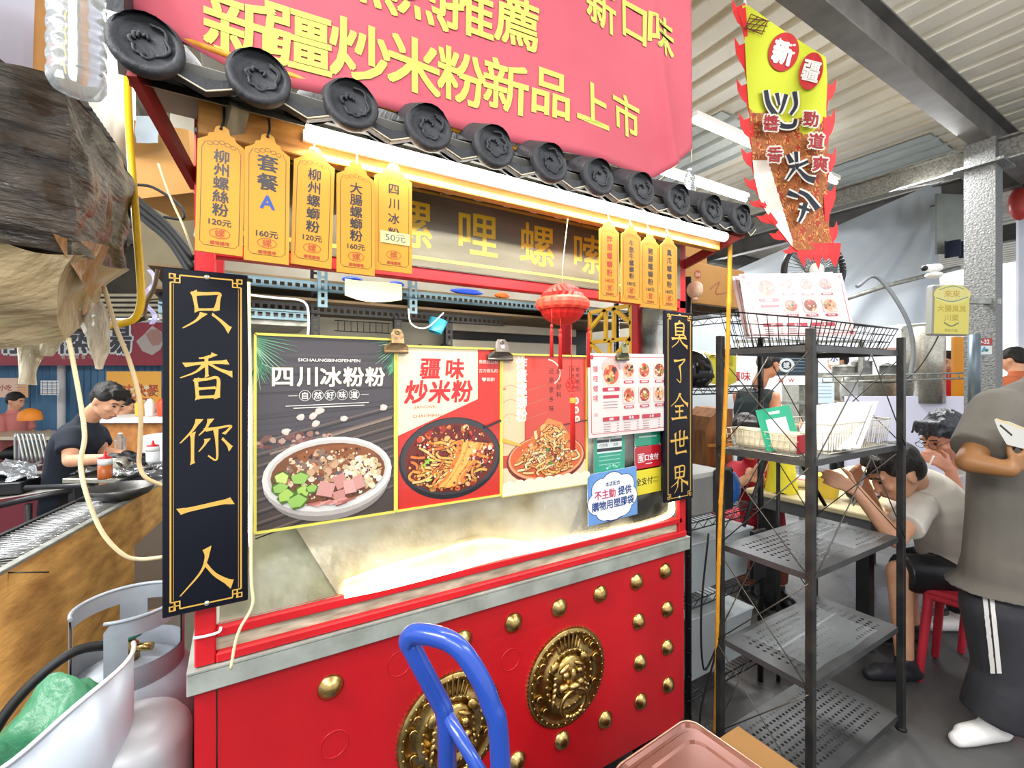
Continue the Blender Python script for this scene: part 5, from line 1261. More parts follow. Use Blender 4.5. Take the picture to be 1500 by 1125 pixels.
kit = [('pot', 1262, 520, .09, .14, '#b8bab8'), ('pot', 1300, 528, .07, .1, '#a8aaa6'), ('tray_stack', 1235, 532, .1, .09, '#d8d4cc'), ('pot', 1230, 560, .06, .09, '#8f8d88')]
for i, (nm, px, py, r_, h_, c_) in enumerate(kit):
    p = at(px, py, 4.7); p.z = 1.45; b = MB(); b.lathe([(r_ * .95, 0), (r_, .01), (r_, h_), (r_ * 1.07, h_), (r_ * 1.07, h_ + .008), (r_ * .9, h_ + .008), (.0, h_ + .03)], p + Vector((0, 0, 0)), (0, 0, 1), 18)
    tag(b.build('cooking_pot', mat('pot_' + c_[1:], c_, .3, .7)), ('round steel pot with lid, leftmost on the far counter', 'small steel pot at the right on the far counter', 'pale stacked trays on the far counter', 'darkest pot on the far counter')[i], 'pot', 'pots on the far counter')
b = MB(on_cam(at(1275, 512, 4.8))); b.box((-.35, -.01, -.1), (.35, .02, 0), bev=.006); tag(b.build('pink_lidded_tray', mat('pink_tray', '#cfa8a0', .4)), 'long pinkish tray with black handle on the far shelf', 'tray')
def papers(px, py, s, w, h, label, col, txt=None, tcol='#c23a3a', cat='paper', name='paper_notice', yaw=0, th=None):
    t = thing(name, label, cat, at(px, py, s)); Mx = on_cam(at(px, py, s), yaw); b = MB(Mx); b.box((-w/2, -h/2, -.002), (w/2, h/2, 0)); b.build('sheet', mat('paper' + col, col, .6), t)
    pr = Print(Mx @ Matrix.Translation((0, 0, .001)))
    if txt:
        n = len(txt)
        for i, l_ in enumerate(txt): pr.text(l_, 0, h * (.5 - (i + .5) / n) * .9, th or h / n * .55, tcol, .02)
    else:
        for i in range(5): pr.line([(-w * .35, h * (.3 - .14 * i)), (w * .35, h * (.3 - .14 * i))], h * .02, '#8fa8c8')
    return t, pr
t, pr = papers(1085, 567, 4.5, .38, .47, 'white sign board with red characters behind the man in the dark tank top', '#eef0f2', ['疆味', '炒米粉'], th=.09)
bits(pr, -.1, -.17, .1, .05, 40, ['#e8863a', '#c8452a', '#f0b060', '#4a1812'], .02, rn); pr.build('sign_print', t)
t, pr = papers(1208, 572, 4.5, .19, .25, 'pale blue sheet hanging in the kitchen left of the pens', '#cfe3ef'); pr.build('sign_print', t)
t, pr = papers(1152, 535, 4.53, .55, .22, 'dark shop sign with pale round emblem in the far kitchen', '#1f2c33', None); pr.ell(.0, 0, .08, .07, '#cfd5d6'); pr.ell(.0, 0, .05, .045, '#1f2c33'); pr.text('螺', 0, 0, .06, '#cfd5d6', .02); pr.build('sign_print', t)
t, pr = papers(1152, 557, 4.5, .5, .09, 'white strip sign with red cloud lettering below the dark shop sign', '#f2f0ee', ['味 · W']); pr.build('sign_print', t)
t, pr = papers(1222, 524, 4.5, .1, .14, 'cream poster with a blue label high in the far kitchen', '#e8e2d2', ['水'], '#2a62b8'); pr.build('sign_print', t)
kf = thing('kitchen_frame', 'grey steel frame in the far kitchen that the notices hang on', 'frame', at(1160, 900, 4.6)); kf.location.z = 0
for px_ in (1062, 1175, 1262):
    p = at(px_, 500, 4.6); b = MB(); b.box((p.x - .02, p.y - .02, 0), (p.x + .02, p.y + .02, p.z)); b.build('upright', galv, kf)
for py_ in (500, 548, 590): b = MB(); b.beam(at(1058, py_, 4.57), at(1266, py_, 4.57), .03, .03); b.build('crossbar', galv, kf)
wc = thing('wooden_cabinet', 'arched brown wooden cabinet behind the bamboo pole', 'cabinet', at(1048, 720, 3.3))
Mw = on_cam(at(1052, 660, 3.3), .2); b = MB(Mw); b.prism([(-.1, -.3, 0), (.12, -.3, 0), (.12, .3, 0), (.02, .3, 0), (-.06, .24, 0), (-.1, .14, 0)], (0, 0, -.3)); b.build('body', mat('dark_wood', '#8a5a30', .5, col2='#5a3418', scale=6, stretch=(4, 4, 1)), wc)
b = MB(Mw); b.box((-.09, .03, .001), (.12, .05, .02)); b.build('shelf_edge', M_['wood'], wc)

# ---- dining table
tz = .74; dt = thing('dining_table', 'long pale dining table behind the display rack', 'table', (3.4, 1.4, 0))
b = MB(); b.box((2.74, 1.04, tz - .03), (4.3, 1.72, tz), bev=.006); b.build('tabletop', mat('cream_laminate', '#d9cda6', .35, col2='#cbbd92', scale=5), dt)
b = MB(); b.box((2.76, 1.06, tz - .1), (4.28, 1.70, tz - .03)); b.build('apron', mat('grey_apron', '#5f6264', .5), dt)
for x in (2.85, 4.2):
    for y in (1.12, 1.62): b = MB(); b.box((x - .03, y - .03, 0), (x + .03, y + .03, tz - .1)); b.build('leg', M_['black'], dt)
yb_ = mat('yellow_tub', '#e6c94a', .4); 
p = atz(1222, 716, tz); b = MB(); b.lathe([(.055, 0), (.07, .12), (.074, .125), (.07, .13), (.055, .01), (0, .01)], (2.95, 1.35, tz + .001), (0, 0, 1), 20, cap=False); tag(b.build('yellow_cup', yb_), 'yellow plastic tub on the dining table', 'tub')
b = MB(); 
b.grid(lambda u, v: Vector((2.86 + .0 * u + .09 * math.cos(2 * PI * u) * (1 - .25 * v), 1.56 + .09 * math.sin(2 * PI * u) * (1 - .25 * v), tz + .002 + .19 * v + .012 * math.sin(u * 25))), 20, 5); b.ell((2.86, 1.56, tz + .1), (.075, .075, .09), None, 12, 8)
tag(b.build('yellow_bag', MATS['yellow_plastic']), 'bright yellow plastic bag standing on the dining table', 'bag')
def bowl(x, y, r_, label, m=None, fill='#b0522a'):
    t = thing('noodle_bowl', label, 'bowl', (x, y, tz), 'bowls on the dining table'); b = MB(); b.lathe([(r_ * .5, .001), (r_ * .8, .02), (r_, .055), (r_ * .95, .055), (r_ * .75, .025), (0.0, .02)], (x, y, tz), (0, 0, 1), 22, cap=False); b.build('bowl_body', m or M_['white'], t)
    b = MB(); b.lathe([(r_ * .88, .042), (0, .045)], (x, y, tz), (0, 0, 1), 18, cap=False); b.build('soup', mat('soup' + fill, fill, .2), t)
bowl(3.02, 1.2, .09, 'bowl in front of the diner in the white shirt', M_['black'])
bowl(3.42, 1.22, .09, 'bowl in front of the diner with glasses')
bowl(3.1, 1.55, .09, 'bowl in front of the red-shirted diner across the table')
b = MB(); b.box((3.2, 1.32, tz), (3.34, 1.4, tz + .012)); tag(b.build('phone', M_['black']), 'dark phone lying between the bowls on the dining table', 'phone')

# red stools
def stool(x, y, rz, label):
    t = thing('red_stool', label, 'stool', (x, y, 0), 'red plastic stools'); m = mat('red_plastic', '#cf3444', .35, col2='#b82a3a', scale=5)
    b = MB(); b.obox((x, y, .438), (.15, .15, .012), Matrix.Rotation(rz, 3, 'Z'), bev=.008); b.obox((x, y, .415), (.145, .145, .018), Matrix.Rotation(rz, 3, 'Z'), bev=.01); b.build('seat', m, t)
    for sx in (-1, 1):
        for sy in (-1, 1):
            p = Vector((x, y, 0)) + Matrix.Rotation(rz, 3, 'Z') @ Vector((sx * .125, sy * .125, .41)); q = Vector((x, y, 0)) + Matrix.Rotation(rz, 3, 'Z') @ Vector((sx * .155, sy * .155, 0)); b = MB(); b.cap_seg(q + UP * .016, p, .016, .02, 10); b.build('leg', m, t)
    return t
stool(2.93, .73, .1, 'red plastic stool under the diner in the white shirt')
stool(3.42, .74, .3, 'red plastic stool under the diner with glasses')
stool(3.1, 2.02, 0, 'red plastic stool under the red-shirted diner across the table')

# ================================================================= FLAG
fl = thing('hanging_flag', 'yellow and red pennant flag with flame edges hung by the cart\'s right corner', 'flag', at(1090, 8, 2.0))
FS = 2.0
def fpt(px, py, d=0.0):
    w_ = .02 * math.sin(px * .06 + py * .012) + .012 * math.sin(py * .045)
    return at(px, py, FS + w_ - d)
left = [(1087, 4), (1091, 60), (1094, 120), (1098, 170), (1101, 220), (1105, 260), (1112, 290), (1122, 310), (1140, 335), (1158, 358), (1172, 372)]
right = [(1094, 6), (1135, 36), (1175, 62), (1210, 84), (1212, 120), (1210, 160), (1212, 205), (1211, 250), (1212, 300), (1215, 340), (1222, 368)]
def LR(v):
    k = v * (len(left) - 1); i = min(int(k), len(left) - 2); f = k - i
    return [Vector((*left[i], 0)).lerp(Vector((*left[i + 1], 0)), f), Vector((*right[i], 0)).lerp(Vector((*right[i + 1], 0)), f)]
def inside(py):   # left and right limit in x at a height
    def X(L_):
        for (x0, y0), (x1, y1) in zip(L_, L_[1:]):
            if y0 <= py <= y1: return x0 + (x1 - x0) * (py - y0) / (y1 - y0)
        return None
    a, c = X(left), X(right)
    return a, c
b = MB(); NR = 150
ya, yb2 = 8, 366; rows = []
for j in range(NR + 1):
    py = ya + (yb2 - ya) * j / NR; a, c = inside(py); 
    if a is None: a = 1168
    if c is None: c = 1220
    rows.append((py, a, c))
def flagcol(px, py):
    n = noise.noise(Vector((px * .05, py * .05, 1))) ; n2 = noise.noise(Vector((px * .14, py * .09, 5))); n3 = noise.noise(Vector((px * .3, py * .2, 9)))
    if py < 175 + 40 * n + (px - 1150) * .25: return '#bcc22a'
    q = n2 + .5 * n3
    if py > 235 and px < 1125 + (py - 235) * .3 and px < 1160: return '#e6ddd0'
    return '#8f5228' if q < -.2 else ('#a8642f' if q < -.04 else ('#995527' if q < .1 else ('#7d3c1e' if q < .22 else ('#c08a48' if q < .36 else '#9a3320'))))
NU = 64
for (py0, a0, c0), (py1, a1, c1) in zip(rows, rows[1:]):
    for k in range(NU):
        u0, u1 = k / NU, (k + 1) / NU
        b.col = lin(flagcol(a0 + (c0 - a0) * (u0 + u1) / 2, (py0 + py1) / 2))
        b.quad(fpt(a0 + (c0 - a0) * u0, py0), fpt(a0 + (c0 - a0) * u1, py0), fpt(a1 + (c1 - a1) * u1, py1), fpt(a1 + (c1 - a1) * u0, py1))
b.build('cloth', print_mat('cloth_print', .8), fl)
# flame fringe
rf = mat('red_flag_cloth', '#cf2a2c', .7)
def flames(edge, side, n, L, k0=0):
    b = MB()
    P = catmull([Vector((x, y, 0)) for x, y in edge], 8); tot = len(P) - 1
    for k in range(n):
        i0, i1 = int(tot * k / n), int(tot * (k + 1) / n); p, q = P[i0], P[i1]; d = (q - p); nrm = Vector((d.y, -d.x, 0)).normalized() * side
        e = d.length
        out_ = [p + d * .05, p + d * .1 + nrm * L * .55, p - d * .12 + nrm * L, p + d * .25 + nrm * L * .95, p + d * .5 + nrm * L * .6, p + d * .62 + nrm * L * .2, p + d * .8 + nrm * L * .12, q]
        inn = [q - nrm * 5, p - nrm * 5]
        b.poly([fpt(v.x, v.y, -.003) for v in out_ + inn])
    o = b.build('flame_fringe', rf, fl); m_ = o.modifiers.new('t', 'SOLIDIFY'); m_.thickness = .001
flames(left, -1, 10, 15)
flames(right[4:], 1, 5, 13)
b = MB()
for x0, x1, y1 in ((1168, 1182, 392), (1180, 1192, 384), (1190, 1203, 396), (1202, 1214, 384), (1212, 1230, 392)): b.poly([fpt(x0, 356), fpt(x1 + 2, 356), fpt(x1 + 1, 372), fpt((x0 + x1) / 2 + 3, y1), fpt(x0, 374)])
o = b.build('flame_fringe', rf, fl)
# lettering on the flag
pr = Print()
def fmap(start, cx_, cy_, rot=0.0, d=.006):   # local mm units -> flag
    c, s_ = math.cos(rot), math.sin(rot)
    for i in range(start, len(pr.mb.v)):
        v = pr.mb.v[i]; X = v[0] * c - v[1] * s_; Y = v[0] * s_ + v[1] * c
        pr.mb.v[i] = fpt(cx_ + X, cy_ - Y, d + v[2] * 60)
def on_flag(fn, cx_, cy_, rot=0.0, d=.006): s0 = len(pr.mb.v); fn(); fmap(s0, cx_, cy_, rot, d)
on_flag(lambda: (pr.ell(0, 0, 22, 29, '#c8282c'), pr.text('新', 0, 0, 34, '#f4f0e8', .05, .85)), 1148, 76, -.25)
on_flag(lambda: (pr.ell(0, 0, 17, 28, '#c8282c'), pr.text('疆', 0, 0, 30, '#f4f0e8', .04, .8)), 1188, 104, -.25)
def knot():
    for k in range(3):
        pr.line([(-14 + k * 7, -12), (-2 + k * 7, 12)], 1.6, '#6a2a18'); pr.line([(-14, -12 + k * 8), (16, -4 + k * 8)], 1.6, '#6a2a18')
    pr.frame(-13, -10, 13, 11, 1.6, '#6a2a18')
on_flag(knot, 1108, 36, -.4)
def ink(strokes, k=1.0):
    for g, c_ in ((2.6, '#f2ece0'), (0, '#1c2230')):
        for pts, w0, w1 in strokes:
            pr.line([(x * k, y * k) for x, y in pts], w0 + g * 2, c_, w1 + g * 2, smooth=True)
on_flag(lambda: ink([([(-24, 26), (-20, 6), (-10, -10)], 6, 8), ([(-8, 22), (-4, 4)], 6, 3), ([(6, 20), (0, 0), (-4, -8)], 6, 3), ([(18, 24), (20, 4), (12, -10)], 7, 4), ([(-12, -14), (0, -26), (16, -26), (20, -16)], 8, 5)]), 1146, 158)
on_flag(lambda: ink([([(-14, 18), (-8, 6)], 5, 8), ([(-2, 22), (0, -4)], 6, 4), ([(-12, 0), (2, 2), (16, 8)], 5, 4), ([(-4, -2), (-16, -20)], 5, 2), ([(2, -4), (14, -16), (26, -20)], 4, 10)]), 1168, 244)
on_flag(lambda: ink([([(-22, 14), (-6, 8)], 8, 5), ([(-6, 16), (6, 10), (16, -2), (22, -10)], 5, 9), ([(4, -2), (0, -18), (-6, -30)], 7, 3), ([(-6, -6), (10, -12)], 5, 4)]), 1176, 296)
for ch, x, y in (('勁', 1188, 174), ('道', 1196, 206), ('爽', 1202, 240), ('醬', 1130, 180), ('香', 1135, 226)):
    on_flag(lambda: (pr.text(ch, 0, 0, 21, '#efe6d8', .12), pr.text(ch, 0, 0, 21, '#a8282c', .03)), x, y, -.08)
pr.line([(0, 0), (1, 1)], .1, '#ffffff'); pr.mb.f.pop(); pr.mb.c.pop(); pr.mb.sm.pop(); pr.mb.mi.pop()
for _ in range(4): pr.mb.v.pop()
pr.build('lettering', fl, MATS['cloth_print'])
b = MB(); b.tube([at(1090, -30, 2.03), at(1098, 180, 2.03), at(1108, 270, 2.03)], .006, 8); b.build('pole', M_['white'], fl)

# ================================================================= BEHIND THE CART
b = MB(); b.box((-0.30, 2.9, 0), (3.3, 2.96, 2.9)); o = b.build('wall_back', mat('stained_steel_wall', '#b9b4a4', .5, .2, col2='#8f8b7d', scale=2.2)); o['kind'] = 'structure'
def slotted(p, q, w, m, parent, ref=(0, 0, 1), name='slotted_bar'):
    """angle iron with a row of slots: a flat flange built as a ladder, plus a lip"""
    p, q = Vector(p), Vector(q); d = (q - p); L = d.length; d.normalize(); a = Vector(ref)
    b = MB(); n = max(3, int(L / .03))
    def P(s, v): return p + d * s + a * v
    for v0, v1 in ((0, w * .32), (w * .68, w)): b.quad(P(0, v0), P(L, v0), P(L, v1), P(0, v1))
    for k in range(n): s0 = L * (k + .0) / n; s1 = L * (k + .4) / n; b.quad(P(s0, w * .32), P(s1, w * .32), P(s1, w * .68), P(s0, w * .68))
    nn = d.cross(a); b.quad(P(0, 0), P(L, 0), P(L, 0) + nn * w * .8, P(0, 0) + nn * w * .8)
    b.quad(P(0, w), P(L, w), P(L, w) + nn * .002, P(0, w) + nn * .002)
    o = b.build(name, m, parent); return o
bsh = thing('slotted_shelf', 'slotted angle-iron shelving behind the cart, seen over the posters', 'shelf', (.9, 2.4, 0))
blk = mat('black_slotted_steel', '#2b2b2d', .5, .4); bgs = mat('blue_slotted_steel', '#7d98a3', .5, .3, col2='#66808b', scale=9)
ysh = 2.35
def zp(px, py, Y=ysh): p = aty(px, py, Y); return p
a_, c_ = zp(365, 448), zp(650, 452)
zb1 = 1.74
slotted((-.28, ysh, zb1), (1.35, ysh, zb1), .05, blk, bsh); 
slotted((-.1, ysh - .12, 1.83), (2.3, ysh - .12, 1.83), .045, bgs, bsh)
for px_, z0, z1, m_ in ((455, 0, 2.05, blk), (577, 0, 1.76, blk), (652, 0, 1.76, blk)):
    p = zp(px_, 450); slotted((p.x, ysh - .01, z0), (p.x, ysh - .01, z1), .04, m_, bsh, (1, 0, 0))
for px_ in (466, 600): p = zp(px_, 430, ysh - .13); slotted((p.x, ysh - .13, 1.76), (p.x, ysh - .13, 2.05), .04, bgs, bsh, (1, 0, 0))
p = zp(450, 466); slotted((-.28, ysh - .02, p.z - .02), (p.x, ysh - .02, p.z - .02), .05, bgs, bsh)
b = MB(); b.box((-.28, ysh, p.z - .04), (p.x, ysh + .4, p.z - .02)); b.build('shelf_board', M_['galv'], bsh)
b = MB(); b.box((-.3, ysh - .1, zb1 + .05), (2.4, ysh + .5, zb1 + .062)); b.build('shelf_board', mat('brown_board', '#6f5a40', .7, col2='#544430', scale=4), bsh)
b = MB(); b.box((-.3, ysh - .12, 1.875), (2.4, ysh + .5, 1.885)); b.build('shelf_board', mat('brown_board2', '#7d6a4c', .7, col2='#615036', scale=4), bsh)
# plates on the wall: two pale steel panels and a dark slot between
q0, q1 = aty(657, 458, 2.7), aty(800, 486, 2.7)
for (py0, py1, lb, mm) in ((456, 484, 'upper of the two pale steel plates behind the posters', 'steel'), (497, 530, 'lower pale steel plate behind the posters', 'steel')):
    q0, q1 = aty(657, py0, 2.7), aty(657, py1, 2.7); x1_ = aty(842, py0, 2.7).x
    b = MB(); b.box((q0.x, 2.68, q1.z), (x1_, 2.72, q0.z), bev=.004); tag(b.build('steel_plate', mat('plate_beige', '#cdc6b4', .4, .3, col2='#b3ab98', scale=3)), lb, 'plate', 'pale steel plates behind the posters')
q0 = aty(655, 450, 2.74); b = MB(); b.box((q0.x, 2.73, 1.2), (2.3, 2.75, q0.z)); tag(b.build('black_board', M_['black']), 'black panel behind the pale steel plates', 'panel')
for i, (x, yy, rr_) in enumerate(((.75, 2.3, .035), (.83, 2.34, .03), (.9, 2.3, .04))):
    b = MB(); b.cap_seg((x, yy, 1.35), (x + .05 * (i - 1), yy, 1.60), rr_, rr_ * .6); tag(b.build('black_umbrella', M_['black']), ('left', 'middle', 'right')[i] + ' of three dark rolled bundles hanging behind the rusty clip', 'bundle', 'dark bundles behind the rusty clip')
p = aty(637, 487, 2.25); b = MB(); b.lathe([(.035, 0), (.05, .07), (.045, .07), (.03, .004)], p, (.3, 0, 1), 16, cap=False); tag(b.build('teal_cup', mat('teal_plastic', '#3f9fb8', .3)), 'teal plastic funnel hanging behind the posters', 'cup')
wire('white_cable', [aty(598, 452, 2.2), aty(603, 475, 2.2), aty(625, 480, 2.2), aty(650, 458, 2.2)], .004, M_['white'], 'white cable looping behind the noodle poster', 'cable')
wire('white_cable', [aty(365, 432, 2.2), aty(400, 436, 2.2), aty(445, 442, 2.2), aty(452, 470, 2.2), aty(450, 500, 2.2)], .005, M_['white'], 'white cable running along the black slotted bar on the left', 'cable')
b = MB(); q = aty(548, 422, 2.15); b.grid(lambda u, v: Vector((q.x - .13 + .26 * u, 2.15 + .012 * math.sin(u * 6), q.z + .03 - .075 * v - .02 * math.sin(PI * u) * v)), 10, 4); tag(b.build('yellow_paper', mat('pale_yellow_paper', '#eeeab4', .7)), 'pale yellow paper draped over the shelf edge', 'paper')
for px_, w_, lb, c_ in ((520, .1, 'blue plastic bag end left above the pale yellow paper', '#2a50c8'), (690, .2, 'long blue plastic wrapper lying on the upper slotted shelf', '#2a50c8'), (585, .08, 'blue wrapper right above the pale yellow paper', '#2a50c8'), (742, .1, 'orange wrapper on the upper slotted shelf', '#d9702a')):
    q = aty(px_, 418, 2.2); b = MB(); b.ell((q.x, 2.22 + .03, 1.885 + .018), (w_ / 2, .03, .016), None, 12, 8)
    tag(b.build('plastic_wrapper', mat('wrap' + c_, c_, .3, bump=.4, bscale=30)), lb, 'wrapper', 'plastic wrappers on the upper slotted shelf')
b = MB()
z_w = aty(520, 486, 2.3).z
for k in range(10): x = aty(495, 480, 2.3).x + .03 * k; b.tube([(x, 2.3, z_w), (x, 2.3, z_w + .05)], .0018, 5)
x0_, x1_ = aty(490, 480, 2.3).x, aty(572, 480, 2.3).x
for z in (z_w, z_w + .05): b.tube([(x0_, 2.3, z), (x1_, 2.3, z)], .0025, 5)
tag(b.build('wire_tray', wb), 'dark wire tray edge hanging behind the dark poster', 'tray')

# ================================================================= UPPER LEFT: WRAPPED GOODS
film = mat('plastic_film_over_card', '#1d1712', .2, 0, col2='#5d5346', scale=6, mix=.5, bump=1.0, bscale=9, stretch=(1, 1, 4.5), coat=.3, detail=9)
film2 = mat('beige_crumpled_film', '#b3a17e', .3, 0, col2='#8a7650', scale=6, mix=.3, bump=1.0, bscale=10, stretch=(1, 3.5, 1), coat=.6, detail=9)
film3 = mat('orange_card_under_film', '#b08248', .35, 0, col2='#7d5a2c', scale=6, bump=.8, bscale=12, stretch=(4, 4, 1), coat=.5)
film4 = mat('pale_torn_film', '#cfc6ae', .3, 0, col2='#93886c', scale=9, bump=.8, bscale=16, stretch=(5, 5, 1), coat=.5)
def crumple(p, a, f): return p + Vector((noise.noise(p * f), noise.noise(p * f + Vector((7, 0, 0))), noise.noise(p * f + Vector((0, 9, 0))))) * a
wg = thing('wrapped_carton', 'large dark carton wrapped in shiny plastic film at the upper left', 'carton', at(60, 440, .95))
A = [at(-160, 70, .66), at(102, 112, .82), at(196, 262, 1.12)]; Bt = [at(-160, 330, .70), at(110, 372, .86), at(182, 400, 1.10)]
b = MB()
for i in range(2): b.grid(lambda u, v, i=i: crumple(Bt[i].lerp(Bt[i + 1], u).lerp(A[i].lerp(A[i + 1], u), v), .012, 14), 26, 16)
A4 = A[0] + (A[2] - A[1]) * 1.1; B4 = Bt[0] + (Bt[2] - Bt[1]) * 1.1
b.grid(lambda u, v: crumple(A[0].lerp(A[1], u).lerp(A4.lerp(A[2], u), v), .008, 14), 10, 10)
b.grid(lambda u, v: Bt[0].lerp(B4, u).lerp(A[0].lerp(A4, u), v), 4, 4); b.grid(lambda u, v: B4.lerp(Bt[2], u).lerp(A4.lerp(A[2], u), v), 4, 4)
b.build('film', film, wg)
b = MB()
lw = [at(-160, 320, .70), at(108, 372, .86), at(186, 396, 1.08)]; lo2 = [at(-160, 520, .80), at(92, 500, .92), at(152, 446, 1.04)]
for i in range(2): b.grid(lambda u, v, i=i: crumple(lo2[i].lerp(lo2[i + 1], u).lerp(lw[i].lerp(lw[i + 1], u), v) + Vector((0, 0, 0)) - CAMF * .03 * math.sin(PI * v), .016, 11), 24, 14)
b.build('lower_film', film2, wg)
b = MB(); b.grid(lambda u, v: crumple(at(105, 352, .85).lerp(at(178, 368, 1.0), u).lerp(at(140, 416, .92).lerp(at(152, 442, .98), u), v) - CAMF * .03, .006, 14), 14, 10)
b.build('card_flap', film3, wg)
def torn(pts, label=None):
    b = MB(); s_ = pts
    def fn(u, v):
        k = v * (len(s_) - 1); i = min(int(k), len(s_) - 2); f = k - i
        a0, a1 = s_[i], s_[i + 1]; l_ = at(a0[0], a0[2], a0[3]).lerp(at(a1[0], a1[2], a1[3]), f); r_ = at(a0[1], a0[2], a0[3] + .02).lerp(at(a1[1], a1[2], a1[3] + .02), f)
        return crumple(l_.lerp(r_, u) - CAMF * .02 * math.sin(PI * u), .01, 22)
    b.grid(fn, 10, 18); b.build('torn_film', film4, wg)
torn([(40, 78, 470, .93), (32, 72, 500, .94), (28, 60, 530, .94), (26, 55, 562, .94)])
torn([(50, 105, 470, .93), (60, 100, 495, .94), (64, 78, 520, .94)])
torn([(135, 150, 440, .98), (122, 160, 470, .98), (124, 158, 492, .98), (140, 162, 515, .98), (148, 155, 537, .98)])
# white corrugated panel, boxes, bottle above it
b = MB(); q = [at(106, 118, 1.35), at(200, 255, 1.9), at(196, -60, 1.75), at(120, -60, 1.3)]
n_ = 40
for k in range(n_):
    u0, u1 = k / n_, (k + 1) / n_; o_ = CAMF * (.006 if k % 2 else 0); o2_ = CAMF * (0 if k % 2 else .006)
    b.quad(q[0].lerp(q[1], u0) + o_, q[0].lerp(q[1], u1) + o2_, q[3].lerp(q[2], u1) + o2_, q[3].lerp(q[2], u0) + o_)
o = b.build('wall_left', mat('cream_metal_panel', '#dfe0d2', .5, .1, col2='#cccdbd', scale=3)); o['kind'] = 'structure'
def slab(name, pxs, s0, s1, dep, m, label, cat, grp=None):
    P = [at(x, y, s0 if i in (0, 3) else s1) for i, (x, y) in enumerate(pxs)]
    b = MB(); b.prism(P, CAMF * dep); return tag(b.build(name, m), label, cat, grp)
t = slab('cardboard_carton', [(34, 112), (84, 104), (82, -60), (36, -60)], .98, 1.03, .03, M_['card'], 'upright brown carton beside the hanging clear bottle, top left', 'box')
slab('white_carton', [(-60, 40), (33, 113), (38, -60), (-60, -60)], .86, .97, .02, mat('bluish_white_card', '#cdd3e2', .5, col2='#b9c0d4', scale=3), 'bluish white carton in the top left corner', 'box')
slab('plastic_bottle_pack', [(-60, 70), (38, 122), (34, 113), (-60, 44)], .85, .97, .02, mat('dark_edge', '#3a2c20', .6), 'dark shelf edge under the bluish white carton', 'shelf')
pet_bottle(at(113, 133, .72), .27, .036, 'big clear plastic bottle hanging upside up beside the cream panel, top left')
# yellow hose and cables
wire('yellow_hose', [at(186, 60, 1.25), at(187, 120, 1.2), at(190, 200, 1.15), at(199, 320, 1.12), at(206, 410, 1.1), at(206, 445, 1.1), at(198, 466, 1.1), at(182, 473, 1.1), at(165, 476, 1.1), at(148, 480, 1.1)], .0085, M_['yellowhose'], 'yellow hose hanging down left of the menu tags and curling away', 'hose')
wire('dark_cable', [at(-20, 466, 1.15), at(20, 472, 1.12), at(60, 478, 1.1), at(105, 481, 1.1), at(150, 482, 1.12), at(190, 472, 1.12), at(215, 465, 1.12)], .006, mat('brown_cable', '#3a2c1c', .5), 'dark cable sagging under the wrapped carton', 'cable')
wire('cord', [at(100, 495, .93), at(107, 530, .93), at(118, 590, .93), at(124, 640, .93), at(118, 680, .93), at(128, 728, .93), at(150, 780, .94), at(180, 812, .96), at(205, 819, .98), at(238, 816, 1.0)], .0042, M_['cord'], 'beige cord hanging from the torn film down to the left couplet board', 'cord')
wire('cord', [at(152, 420, 1.0), at(170, 480, 1.0), at(190, 530, 1.0), at(205, 590, 1.0), at(205, 650, 1.0), at(204, 680, 1.0), at(214, 700, 1.0), at(240, 712, 1.02)], .0045, mat('dirty_cord', '#b9a47c', .6), 'darker beige cord nearer the couplet board, passing the cook\'s hands', 'cord')
wire('cable', [at(232, 240, 1.3), at(250, 290, 1.28), at(268, 330, 1.25), at(283, 372, 1.2)], .003, M_['cord'], 'thin cord running down beside the first menu tag', 'cord')
wire('twisted_cord', [at(231, 395, 1.2), at(226, 420, 1.2), at(214, 445, 1.2), at(210, 470, 1.2)], .005, mat('twisted_cord', '#6b5a44', .7), 'short twisted brown cord above the red shop sign', 'cord')
wire('cable', [Vector((.018, 1.073, 1.64)), Vector((.022, 1.07, 1.3)), Vector((.022, 1.07, 1.05)), aty(370, 885, 1.07), aty(352, 920, 1.07), aty(344, 945, 1.07), aty(338, 980, 1.07)], .003, M_['cord'], 'pale cord running down the right edge of the left couplet board', 'cord')
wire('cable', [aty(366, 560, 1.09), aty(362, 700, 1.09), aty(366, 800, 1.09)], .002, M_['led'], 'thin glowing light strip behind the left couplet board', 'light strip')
wire('cable', [aty(283, 935, 1.09), aty(300, 932, 1.092), aty(320, 926, 1.092), aty(324, 918, 1.095)], .0028, M_['white'], 'white cable tie round the red corner post', 'cable tie')
rb = MB(); rb.grid(lambda u, v: at(214 + 8 * u + 9 * math.sin(v * 9), 395 + 80 * v, 1.6), 3, 20); tag(rb.build('star_ribbon', mat('silver_ribbon', '#b8b4cc', .3, .5, col2='#6a5f8a', scale=60)), 'curly silver ribbon hanging before the dark slats', 'ribbon')
